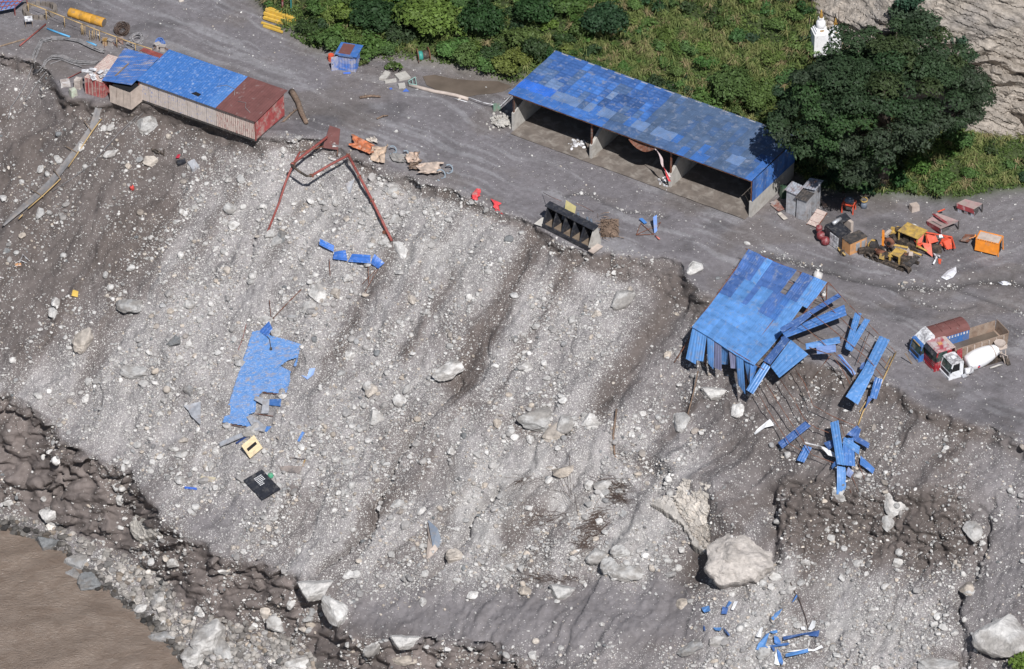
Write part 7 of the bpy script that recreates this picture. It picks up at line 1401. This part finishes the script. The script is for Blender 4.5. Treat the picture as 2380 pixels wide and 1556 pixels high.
# --- white shrines
def stupa(u, v, w_, h_, label, gold_):
    p_ = G(u, v) + np.array([0, -1.6, .5]); f = Frame(p_, (.97, .2, 0)); t_ = thing('shrine', label, 'shrine', p_)
    MB().box(f, -w_ / 2, w_ / 2, -w_ / 2, w_ / 2, -2.2, h_ * .22).build('plinth', 'white_paint', t_); MB().box(f, -w_ * .42, w_ * .42, -w_ * .42, w_ * .42, h_ * .22, h_ * .30).build('step', 'white_paint', t_); MB().box(f, -w_ * .34, w_ * .34, -w_ * .34, w_ * .34, h_ * .30, h_ * .36).build('step', 'white_paint', t_)
    MB().lathe(f.sub(0, 0, h_ * .36), [(w_ * .26, 0), (w_ * .31, h_ * .08), (w_ * .30, h_ * .2), (w_ * .16, h_ * .28)], 14).build('dome', 'white_paint', t_, smooth=True); MB().box(f, -w_ * .15, w_ * .15, -w_ * .15, w_ * .15, h_ * .64, h_ * .72).build('harmika', 'gold' if gold_ else 'white_paint', t_)
    MB().lathe(f.sub(0, 0, h_ * .72), [(w_ * .13, 0), (w_ * .1, h_ * .1), (w_ * .05, h_ * .22), (w_ * .01, h_ * .28)], 10).build('spire', 'gold', t_, smooth=True); MB().box(f, -w_ * .12, w_ * .12, -w_ * .36, -w_ * .345, h_ * .31, h_ * .36).build('niche', 'gold', t_)
stupa(*Z4(640, 268), 2.0, 4.1, 'taller white stupa shrine at the foot of the cliff', False); stupa(*Z4(750, 262), 1.4, 2.8, 'smaller white stupa shrine with golden spire', True)
for k, (x, y, h) in enumerate(((580, 120, 3.5), (560, 250, 2.5), (725, 180, 2.5), (815, 190, 3.2), (790, 230, 2.0), (850, 240, 1.8), (890, 230, 1.6), (695, 250, 2.2))): p_ = G(*Z4(x, y + 40)); pipe('flag_pole', [p_ - [0, 0, .3], p_ + [0, .1, h]], .045, 'twig', 'thin dark pole standing around the white shrines', 'pole', 'poles around the shrines', 5)
# ------------------------------------------------------------------ stones
def ico(level):
    t = (1 + 5 ** .5) / 2; V_ = [(-1, t, 0), (1, t, 0), (-1, -t, 0), (1, -t, 0), (0, -1, t), (0, 1, t), (0, -1, -t), (0, 1, -t), (t, 0, -1), (t, 0, 1), (-t, 0, -1), (-t, 0, 1)]
    F_ = [(0, 11, 5), (0, 5, 1), (0, 1, 7), (0, 7, 10), (0, 10, 11), (1, 5, 9), (5, 11, 4), (11, 10, 2), (10, 7, 6), (7, 1, 8), (3, 9, 4), (3, 4, 2), (3, 2, 6), (3, 6, 8), (3, 8, 9), (4, 9, 5), (2, 4, 11), (6, 2, 10), (8, 6, 7), (9, 8, 1)]
    V_ = [np.array(v) / np.linalg.norm(v) for v in V_]
    for _ in range(level):
        mid = {}; nf = []
        def mp(a, b):
            k = (min(a, b), max(a, b))
            if k not in mid: m_ = V_[a] + V_[b]; V_.append(m_ / np.linalg.norm(m_)); mid[k] = len(V_) - 1
            return mid[k]
        for a, b, c in F_: x, y, z = mp(a, b), mp(b, c), mp(c, a); nf += [(a, x, z), (b, y, x), (c, z, y), (x, y, z)]
        F_ = nf
    return np.array(V_), np.array(F_)
rs = np.random.default_rng(55)
def stone_shape(level, seed, cuts=9, rough=.12):
    r_ = np.random.default_rng(seed); V_, F_ = ico(level); V_ = V_ * r_.uniform(.7, 1.15, 3)
    for _ in range(cuts):
        n_ = r_.normal(size=3); n_ /= np.linalg.norm(n_); c = r_.uniform(.45, .85); d = V_ @ n_ - c; V_ = V_ - np.maximum(d, 0)[:, None] * n_ * .93
    if level >= 2: V_ = V_ * (1 + rough * (fbm(V_[:, 0] * 2.2 + seed, V_[:, 1] * 2.2 + V_[:, 2] * 1.7, 4, seed % 97)[:, None] - .5))
    return V_, F_
PALE = np.array([[.68, .665, .65], [.60, .59, .58], [.78, .765, .75], [.55, .545, .54], [.60, .53, .46], [.63, .57, .51], [.42, .42, .425], [.25, .26, .27]])
PW_ = np.array([.25, .22, .19, .12, .07, .07, .05, .03])
LIB = [stone_shape(1, 500 + k, 7) for k in range(16)]
MESH = []
def ang(seed):
    r_ = np.random.default_rng(seed); V_, F_ = ico(2); V_ = V_ * r_.uniform(.85, 1.25, 3)
    for _ in range(16):
        n_ = r_.normal(size=3); n_ /= np.linalg.norm(n_); c = r_.uniform(.42, .80); d = V_ @ n_ - c; V_ = V_ - np.maximum(d, 0)[:, None] * n_ * .97
    V_ = V_ / np.abs(V_).max(0) * [.98, .95, .9]
    return V_ * (1 + .1 * (fbm(V_[:, 0] * 3 + seed, V_[:, 1] * 3 + V_[:, 2] * 2, 3, seed % 97)[:, None] - .5)), F_
for k, (V_, F_) in enumerate([ang(700 + k) for k in range(14)]):
    MESH.append((V_, F_))
BM = {}
def boulder_mesh(k, ci):
    if (k, ci) not in BM:
        V_, F_ = MESH[k]; c = PALE[ci] * 1.0 * (1 + .18 * (fbm(V_[:, 0] * 3 + k, V_[:, 1] * 3 + V_[:, 2] * 3, 3, k)[:, None] - .5) * 2); md = sstep(.5, .62, fbm(V_[:, 0] * 1.3 + 2 * k, V_[:, 1] * 1.3 + V_[:, 2], 4, k + 5))[:, None]; c = c * (1 - .55 * md) + np.array([.26, .235, .215]) * .55 * md
        BM[(k, ci)] = fast_mesh('boulder', V_, F3=F_, mat='stone', col=c)
    return BM[(k, ci)]
HI = {}
def hi_mesh(k, ci):
    if (k, ci) not in HI:
        r_ = np.random.default_rng(300 + k); V_, F_ = ico(3); V_ = V_ * r_.uniform(.9, 1.2, 3)
        for _ in range(13):
            n_ = r_.normal(size=3); n_ /= np.linalg.norm(n_); c = r_.uniform(.45, .82); d = V_ @ n_ - c; V_ = V_ - np.maximum(d, 0)[:, None] * n_ * .9
        V_ = V_ / np.abs(V_).max(0) * [.98, .95, .9]; q_ = fbm(V_[:, 0] * 2.5 + k, V_[:, 1] * 2.5 + V_[:, 2] * 2, 5, k + 60, .6); V_ = V_ * (1 + .34 * (q_[:, None] - .5))
        c = PALE[ci] * .95 * (.8 + .4 * q_[:, None]); md = sstep(.5, .6, fbm(V_[:, 0] * 1.1 + 2 * k, V_[:, 1] * 1.3 + V_[:, 2], 5, k + 5))[:, None]; c = c * (1 - .6 * md) + np.array([.24, .215, .195]) * .6 * md
        HI[(k, ci)] = fast_mesh('boulder', V_, F3=F_, mat='stone', col=c)
    return HI[(k, ci)]
rr = random.Random(77)
def boulder(u, v, w_, h_, label, ci=0, group=None, k=None, name='boulder', cat='boulder', sink=.3, rot=None, asp=None):
    """w_, h_ = seen width and height in layout units"""
    p_ = G(u, v + h_ * .18); nn = samp(NW, u, v); sx = w_ / S / 1.45; sy = h_ / S / 1.45
    o = link(name, hi_mesh(rr.randrange(7), ci) if w_ > 36 else boulder_mesh(rr.randrange(14) if k is None else k, ci))
    zax = Vector(nn.tolist()).lerp(Vector((0, -.3, .95)), .5).normalized(); xax = Vector((1, 0, 0)); yax = zax.cross(xax).normalized(); xax = yax.cross(zax)
    a = rr.uniform(-.5, .5) if rot is None else rot; ca, sa = math.cos(a), math.sin(a); x2 = xax * ca + yax * sa; y2 = yax * ca - xax * sa
    sz = (asp or .75) * min(sx, sy); c = Vector(p_.tolist()) + zax * sz * (.75 - sink) 
    o.matrix_world = Matrix(((x2.x * sx, y2.x * sy, zax.x * sz, c.x), (x2.y * sx, y2.y * sy, zax.y * sz, c.y), (x2.z * sx, y2.z * sy, zax.z * sz, c.z), (0, 0, 0, 1)))
    return tag(o, label, cat, group)
NAMED = [(2342, 1472, 112, 84, 'big white boulder at the bottom right corner', 2, -.5), (735, 1366, 62, 52, 'pale boulder perched on the cliff lip at the bottom', 0, 0), (776, 1412, 48, 85, 'tall white boulder hanging on the cliff right of the perched one', 2, .2), (487, 1478, 66, 62, 'largest pale boulder of the trio by the river', 0, .4), (458, 1512, 54, 62, 'rounded pale boulder at the left of the river trio', 0, .1), (520, 1506, 30, 58, 'thin pale boulder at the right of the river trio', 3, .4), (166, 1337, 58, 62, 'grey boulder at the water edge on the left', 6, .3), (204, 1350, 50, 42, 'dark boulder right of the grey one at the water', 7, 0), (112, 1262, 40, 40, 'dark blue-grey boulder upstream at the water edge', 7, 0), (178, 1300, 44, 40, 'grey boulder behind the water edge pair', 6, 0), (380, 1476, 50, 30, 'greenish-grey flat boulder at the waterline', 6, 0), (304, 706, 62, 44, 'long grey boulder with tan end on the left slope', 3, -.4), (196, 787, 44, 60, 'pinkish pale boulder on the left slope', 5, .1), (312, 862, 56, 36, 'flat grey boulder on the left slope', 3, -.3), (1040, 856, 54, 44, 'pointed white boulder in the middle of the slope', 2, .5), (352, 371, 38, 26, 'pale boulder in the rubbish below the long hut', 5, .2), (344, 286, 48, 46, 'muddy boulder sticking out right under the hut', 3, 0), (1456, 1328, 58, 38, 'banded grey boulder at the right foot of the slope', 1, 0), (1418, 1318, 40, 34, 'grey boulder left of the banded one', 3, 0), (1390, 1286, 46, 36, 'pale boulder at the edge of the brushwood mat', 1, 0), (1304, 1366, 44, 40, 'pale boulder beside the muddy pool of the lower bench', 1, 0), (1310, 1098, 36, 30, 'cream boulder among bare twigs', 4, 0), (1452, 690, 54, 44, 'pale broken boulder high on the slope right of centre', 1, .3), (1240, 962, 62, 44, 'grey boulder in the dark ledge, left', 3, .1), (1292, 992, 56, 40, 'tan boulder in the dark ledge, right', 5, .3), (1316, 975, 40, 44, 'pointed pale boulder above the tan one', 1, .2), (1372, 978, 32, 30, 'white pointed stone right of the dark ledge', 2, 0), (740, 678, 32, 40, 'white boulder right of the rusty bar', 2, .2), (716, 713, 36, 24, 'flat pale boulder above the torn blue panel', 1, 0), (874, 967, 28, 36, 'white boulder alone in the middle left', 0, .3), (928, 925, 26, 26, 'round white stone alone in the middle', 2, 0), (865, 905, 24, 36, 'tan boulder right of the torn blue panel', 5, .3), (1666, 912, 54, 32, 'pale boulder under the leaning post', 0, 0), (1718, 957, 26, 30, 'white stone below the blue roof', 2, .2), (1583, 975, 32, 48, 'grey pale boulder left of the blue roof gully', 1, .4), (2070, 1166, 32, 44, 'white boulder in the brown scarp at the right', 0, .4), (2064, 1216, 26, 30, 'grey-white boulder just below the one in the scarp', 1, .2), (868, 1502, 38, 38, 'round pale boulder in the lower cliff', 0, 0), (946, 1488, 52, 36, 'wide pale boulder at the lower cliff lip', 0, 0), (940, 1530, 42, 24, 'cream boulder below the wide pale one', 4, 0), (692, 1541, 44, 30, 'white boulder at the bottom edge', 2, 0), (2180, 1545, 66, 40, 'white cracked boulder at the bottom edge on the right', 1, -.4), (2262, 1228, 34, 44, 'pale boulder in the dark cut at the right', 1, 0), (2250, 1365, 26, 40, 'cream pointed stone in the dark cut', 4, 0), (1613, 622, 30, 32, 'white block standing at the notch of the terrace edge', 2, 0), (930, 572, 20, 44, 'white slab at the foot of the red pipe frame', 2, .6), (916, 505, 26, 22, 'grey boulder inside the right leg of the red pipe frame', 3, 0), (908, 438, 30, 20, 'flat grey stone below the sacks', 3, 0), (446, 382, 22, 20, 'small white slab in the rubbish', 2, 0), (1800, 1437, 20, 16, 'small cream block near the leaf-shaped scrap', 4, 0), (1585, 1396, 22, 22, 'cream block left of the lower debris', 4, 0), (1606, 1500, 44, 30, 'purple-grey boulder at the lower left of the debris', 6, .3), (1672, 1487, 34, 24, 'pale boulder at the left of the blue rubble', 0, 0), (1775, 1520, 34, 22, 'flat grey stone under the twisted sheet', 3, 0), (1440, 1285, 40, 26, 'light grey stone in the pale rubble at the lower slope', 1, 0), (1050, 1285, 38, 26, 'tan stone right of the folded grey sheet', 5, 0), (924, 1168, 30, 20, 'grey flat stone in the gully', 3, 0), (1218, 1370, 26, 22, 'cream stone on the lower bench', 4, 0), (585, 1000, 30, 22, 'pale stone by the beige cupboard', 1, 0)]
for u, v, w_, h_, lb, ci, rot in NAMED: boulder(u, v, w_ * (.85 if u < 520 and v < 900 else 1), h_ * (.85 if u < 520 and v < 900 else 1), lb, ci, rot=rot, sink=.45)
# the huge boulder below the mud rib and the slab rock left of it
def big_rock(name, c, rad, seed, col, label, level=4, cuts=7, rough=.22, rotz=0, tilt=0):
    V_, F_ = stone_shape(level, seed, cuts, rough); V_ = V_ * rad; V_ = V_ + (fbm(V_[:, 0] * .9, V_[:, 1] * .9 + V_[:, 2] * .7, 5, seed % 50)[:, None] - .5) * nrmz(V_) * .9
    M_ = np.array(Matrix.Rotation(rotz, 3, 'Z') @ Matrix.Rotation(tilt, 3, 'Y')); V_ = V_ @ M_.T
    cc = np.array(col) * (.85 + .3 * fbm(V_[:, 0] * 1.2, V_[:, 2] * 1.2 + V_[:, 1], 4, 9)[:, None])
    top = sstep(.1, .9, V_[:, 2] / max(rad) + .35 * (fbm(V_[:, 0] * .6, V_[:, 1] * .6, 3, 4) - .5))[:, None]; cc = cc * (1 - .4 * top) + np.array([.25, .23, .215]) * .4 * top
    o = link(name, fast_mesh(name, V_, F3=F_, mat='stone', col=cc, smooth=False), loc=c.tolist()); return tag(o, label, 'boulder')
def nrmz(V_): return V_ / (np.linalg.norm(V_, axis=1, keepdims=True) + 1e-9)
big_rock('huge_boulder', G(1716, 1352) + np.array([0, .9, 2.2]), np.array([4.1, 3.8, 3.9]), 95, (.60, .555, .52), 'huge pale boulder with mud-stained cap at the foot of the mud rib', 4, 13, .35)
def rock_slab(outl, Zf, h, col, label, seed, amp=.9, strike=.8, name='slab_rock'):
    xs = [p[0] for p in outl]; ys = [p[1] for p in outl]; n_ = 46; st_ = max(np.ptp(xs), np.ptp(ys)) / n_
    gx = np.arange(min(xs) - st_, max(xs) + 2 * st_, st_); gy = np.arange(min(ys) - st_, max(ys) + 2 * st_, st_)
    ol = outl
    A_ = np.array([gh(*Zf(*p), h) for p in ol]); c_ = A_.mean(0); u_, s_, vt = np.linalg.svd(A_ - c_); nn = vt[2] if vt[2][2] > 0 else -vt[2]
    idx_ = {}; V_ = []; C_ = []; F_ = []; ed = {}
    def vid(i, j):
        if (i, j) not in idx_:
            x, y = gx[i], gy[j]; u, v = Zf(x, y); d = FW * DIST + RT * ((u - 1190) / S) + UP * ((778 - v) / S); t = np.dot(c_ - CAM, nn) / np.dot(d, nn); p_ = CAM + d * t
            sx = (x * math.cos(strike) + y * math.sin(strike)) / st_; sy = (-x * math.sin(strike) + y * math.cos(strike)) / st_
            f = float(fbm(np.array(sx / 20), np.array(sy / 3.2), 4, seed)); g = float(fbm(np.array(x / st_ / 9), np.array(y / st_ / 9), 3, seed + 3))
            stp_ = math.floor(g * 6) / 6
            V_.append(p_ + nn * (amp * (.5 * (f - .5) + 1.5 * (stp_ - .5)))); C_.append(np.array(col) * (.7 + .6 * f)); idx_[(i, j)] = len(V_) - 1
        return idx_[(i, j)]
    for j in range(len(gy) - 1):
        for i in range(len(gx) - 1):
            if inpoly((gx[i] + gx[i + 1]) / 2 + 2.5 * st_ * (vnoise(np.array(i * .4), np.array(j * .4), seed) - .5), (gy[j] + gy[j + 1]) / 2, ol):
                q_ = [vid(i, j), vid(i, j + 1), vid(i + 1, j + 1), vid(i + 1, j)]; F_.append(q_)
                for a_, b_ in zip(q_, q_[1:] + q_[:1]): ed[(a_, b_)] = ed.get((a_, b_), 0) + 1
    bnd = [e for e in ed if (e[1], e[0]) not in ed]; low = {}
    for a_, b_ in bnd:
        for w_ in (a_, b_):
            if w_ not in low: low[w_] = len(V_); V_.append(V_[w_] - nn * 1.1 - np.array([0, -.3, 1.6])); C_.append(C_[w_] * .9)
        F_.append([b_, a_, low[a_], low[b_]])
    V_ = np.array(V_); o_ = V_.mean(0); return tag(link(name, fast_mesh(name, V_ - o_, np.array(F_), mat='stone', col=np.array(C_)), loc=o_.tolist()), label, 'boulder')
rock_slab([(250, 312), (300, 280), (345, 268), (372, 290), (400, 360), (470, 470), (560, 590), (500, 560), (430, 430), (340, 362)], Y4, 1.2, (.52, .49, .46), 'dark-edged slab rim overhanging the hollow left of the huge boulder', 31, .5)
rock_slab([(372, 280), (400, 230), (428, 170), (520, 190), (592, 208), (596, 300), (572, 400), (540, 450), (470, 440), (400, 350)], Y4, .8, (.66, .61, .555), 'pale fractured rock face above the huge boulder', 32, .8)
rock_slab([(470, 450), (575, 430), (590, 480), (588, 570), (555, 590), (505, 545)], Y4, .6, (.52, .475, .43), 'lower cream rock face beside the huge boulder', 33, .6)
rock_slab([(680, 790), (700, 752), (750, 778), (800, 800), (832, 850), (800, 862), (700, 886), (684, 850)], Y1, 1.6, (.55, .52, .48), 'pale jutting rock with black shadow under it in the river cliff', 34, .5)
# --- the other large stones, one by one
def zone_label(u, v):
    if samp(terr, u, v) > .5: return ('loose pale stone on the mud terrace near the sheds' if v < 500 and u < 1900 else 'loose pale stone on the terrace near the lorries'), 'stones on the terrace'
    if v > pl(CBOT, u): return 'river cobble on the bank at the water', 'river bank stones'
    if v > pl(CTOP, u): return 'stone stuck in the brown river cliff', 'stones in the river cliff'
    if u > 1640 and v > 1320: return 'stone in the pale rubble around the lower blue debris', 'stones around the lower debris'
    if u > 1560: return 'stone on the brown slope below the collapsed shed', 'stones below the collapsed shed'
    if u > 1000 and v > 1000: return 'stone in the pale gravel around the brushwood', 'stones around the brushwood'
    if u > 1000: return 'stone on the slope below the black bin', 'stones below the black bin'
    if v > 1000: return 'stone on the lower slope around the black signboard', 'stones around the signboard'
    if u > 450: return 'stone on the gravel slope around the torn blue panel', 'stones around the torn blue panel'
    return 'stone on the brown left slope below the walkway', 'stones on the left slope'
clump = np.clip(lmask([(1180, 970), (1240, 1000), (1320, 1000)], 24, 10) + lmask([(1430, 1050), (1500, 1085), (1545, 1100)], 20, 8) + .8 * lmask([(1370, 1290), (1430, 1330), (1480, 1300)], 26, 8) + .9 * lmask([(1740, 1490), (1800, 1490), (1880, 1480)], 30, 8) + .6 * lmask([(1280, 1370), (1220, 1360)], 20, 6), 0, 1)
bare = np.clip(greyflat[..., 0] * 1.1 + lmask([(1245, 560), (1160, 715), (1065, 880)], 26, 14, 50, 82) + .8 * lmask([(1570, 680), (1490, 800), (1395, 950)], 30, 14, 50, 83) + lmask([(1590, 1280), (1620, 1330)], 30), 0, 1)
def weight(u, v): return np.clip(weight0(u, v) * (1 - .7 * samp(bare, u, v)) + .9 * samp(clump, u, v), 0, 1)
def weight0(u, v):
    t = samp(terr, u, v); g = samp(gravel, u, v); b = samp(brown, u, v); bk = samp(bank, u, v); cl = samp(clif, u, v)
    w_ = (1 - t) * (.12 + 1.0 * g + .5 * bk + .55 * cl) + t * .03 + 1.3 * samp(chm, u, v) * t + .5 * t * sstep(16, 0, pl(EDGE, u) - v)
    w_ = w_ * (samp(hills, u, v) < .3) * (samp(rockm, u, v) < .3) * (v < pl(WATER, u) + 6)
    return w_ * (.06 + 2.1 * sstep(.42, .62, .5 * fbm((u + .67 * v) / 60, v / 200, 4, 301) + .5 * fbm(u / 45, v / 45, 4, 302)))
BUILT = [[Y2(*p) for p in out], [Y2(*p) for p in [(432, 1290), (575, 1455), (710, 1370), (540, 1200)]], [Y2(*p) for p in [(420, 1045), (480, 1150), (570, 1060), (505, 970)]], [Y2(*p) for p in [(510, 670), (730, 700), (640, 940), (450, 830)]], [(110, 190), (300, 100), (420, 95), (700, 195), (690, 250), (590, 335), (300, 265), (180, 250)], [(1175, 200), (1290, 105), (1880, 350), (1880, 440), (1745, 520), (1185, 315)], [(1580, 760), (1740, 570), (1930, 660), (1900, 760), (1740, 920)], [(2105, 740), (2340, 730), (2345, 860), (2200, 890), (2105, 830)]]
def free(u, v): return not any(inpoly(u, v, b) for b in BUILT)
def sample(n_, wf, lo=(-120, 60), hi=(2500, 1680)):
    us, vs_ = [], []
    while len(us) < n_:
        u = rs.uniform(lo[0], hi[0], 20000); v = rs.uniform(lo[1] - 70, hi[1], 20000); ok = rs.random(20000) < wf(u, v); us += u[ok].tolist(); vs_ += v[ok].tolist()
    return np.array(us[:n_]), np.array(vs_[:n_])
su, sv = sample(420, weight, (0, 60), (2380, 1556)); made = 0
for u, v in zip(su, sv):
    if made >= 300 - len(NAMED) - 4: break
    if not free(u, v): continue
    s_ = (7.5 + 15 * rr.random() ** 3.2) * (1.0 if samp(terr, u, v) < .5 else .8) * (1.35 if v > pl(CTOP, u) else 1); lb, gp = zone_label(u, v)
    boulder(u, v, s_ * rr.uniform(.8, 1.5), s_ * rr.uniform(.8, 1.3), lb, int(rs.choice(8, p=PW_)), gp, name='stone', cat='stone', sink=.25); made += 1
# --- everything smaller: one rubble object per band of size
def rubble(name, n_, smin, smax, pw, lib, wf, label, sink=.2, flat=(.55, .9)):
    u, v = sample(n_, wf); ok = np.ones(len(u), bool)
    for b in BUILT:
        ins = np.zeros(len(u), bool); m_ = len(b)
        for i in range(m_):
            (x1, y1), (x2, y2) = b[i], b[(i + 1) % m_]
            if y1 != y2: ins ^= ((y1 > v) != (y2 > v)) & (u < (x2 - x1) * (v - y1) / (y2 - y1) + x1)
        ok &= ~ins
    u, v = u[ok], v[ok]; n_ = len(u); P_ = G(u, v); sz = smin + (smax - smin) * rs.random(n_) ** pw; sz = sz * np.where(samp(terr, u, v) > .5, .7, 1.0)
    k = rs.integers(0, len(lib), n_); LV_ = np.stack([l[0] for l in lib]); LF = lib[0][1]; nv = LV_.shape[1]
    sc_ = sz[:, None] * np.stack([rs.uniform(.75, 1.3, n_), rs.uniform(.75, 1.2, n_), rs.uniform(*flat, n_)], 1)
    a = rs.uniform(0, 2 * np.pi, n_); b = rs.normal(0, .35, n_); X = LV_[k] * sc_[:, None, :]
    ca, sa, cb_, sb = np.cos(a)[:, None], np.sin(a)[:, None], np.cos(b)[:, None], np.sin(b)[:, None]
    y1 = X[..., 1] * cb_ - X[..., 2] * sb; z1 = X[..., 1] * sb + X[..., 2] * cb_; x2 = X[..., 0] * ca - y1 * sa; y2 = X[..., 0] * sa + y1 * ca
    nn = samp(NW, u, v); c = P_ + nn * (sz * (.5 - sink))[:, None]
    V_ = np.stack([x2, y2, z1], -1) + c[:, None, :]
    col = PALE[rs.choice(8, n_, p=PW_)] * rs.uniform(.75, 1.12, (n_, 1)); dirty = (rs.random(n_) < .25)[:, None]; col = np.where(dirty, col * .5 + samp(colr, u, v) * .5, col)
    if name == 'bank_cobbles': col = col * rs.uniform(.45, .95, (n_, 1)) * np.array([1.0, .96, .92])
    wetm = (v > pl(WATER, u) - 18 - 22 * rs.random(len(u)))[:, None]; col = np.where(wetm, col * .35, col)
    F_ = (LF[None] + (np.arange(n_) * nv)[:, None, None]).reshape(-1, 3)
    o = link(name, fast_mesh(name, V_.reshape(-1, 3), F3=F_, mat='stone', col=np.repeat(col, nv, axis=0))); return tag(o, label, 'rubble', kind='stuff')
OCT = []
for k in range(12):
    r_ = np.random.default_rng(900 + k); V_ = np.array([(1, 0, 0), (-1, 0, 0), (0, 1, 0), (0, -1, 0), (0, 0, 1), (0, 0, -1)], float) * r_.uniform(.6, 1.1, (6, 1)) + r_.normal(0, .12, (6, 3)); OCT.append((V_, np.array([(0, 2, 4), (2, 1, 4), (1, 3, 4), (3, 0, 4), (2, 0, 5), (1, 2, 5), (3, 1, 5), (0, 3, 5)])))
LIB0 = [stone_shape(0, 600 + k, 5) for k in range(16)]
wsm = lambda u, v: weight(u, v) * 1.0
rubble('scree', 2300, .22, .62, 2.6, LIB, lambda u, v: weight(u, v) ** 1.2, 'fist to head sized broken stones strewn over the slope', .2)
rubble('rubble', 23000, .09, .30, 2.2, LIB0, wsm, 'pale broken stones littering the slope', .18)
rubble('gravel', 62000, .045, .13, 1.6, OCT, lambda u, v: np.clip(weight(u, v) * 1.1 + .03 * (samp(hills, u, v) < .3) * (v < pl(WATER, u)), 0, 1), 'pale gravel strewn over slope and terrace', .15)
# bank cobbles and the white rubble heap by the shed
rubble('bank_cobbles', 3600, .12, .7, 3.2, LIB0, lambda u, v: (v > pl(CBOT, u) - 6) * (v < pl(WATER, u) + 4) * (.5 + .5 * (fbm(u / 30, v / 30, 3, 5) > .5)), 'cobbles of the river bank', .2)
mb = MB(); r_ = random.Random(6)
for k in range(170):
    x = 1985 + r_.gauss(0, 42); y = 915 + r_.gauss(0, 26); h = max(0, .9 - ((x - 1990) / 95) ** 2 - ((y - 915) / 60) ** 2) * .9; V_, F_ = LIB[k % 16]; s_ = r_.uniform(.1, .26); mb.raw(V_ * s_ + gh(*Z2(x, y), h), F_.tolist())
me_o = mb.build('white_rubble_heap', 'concrete'); tag(me_o, 'heap of white broken rubble at the left corner of the long shed', 'rubble', kind='stuff')
for (x0, y0, n_, lb, sx, sy) in ((2 * 0 + 660, 850, 40, 'a', 40, 20), (1275, 1120, 25, 'b', 20, 22)):
    mb = MB()
    for k in range(n_): V_, F_ = LIB[k % 16]; mb.raw(V_ * r_.uniform(.1, .3) + gh(*Z3(x0 + r_.gauss(0, sx), y0 + r_.gauss(0, sy)), .1), F_.tolist())
    tag(mb.build('mortar_rubble', 'white_mud'), 'whitish rubble spilled at the shed partition, ' + ('left bay' if lb == 'a' else 'right bay'), 'rubble', kind='stuff')
for o in bpy.data.objects:
    if '_o' in o: del o['_o']
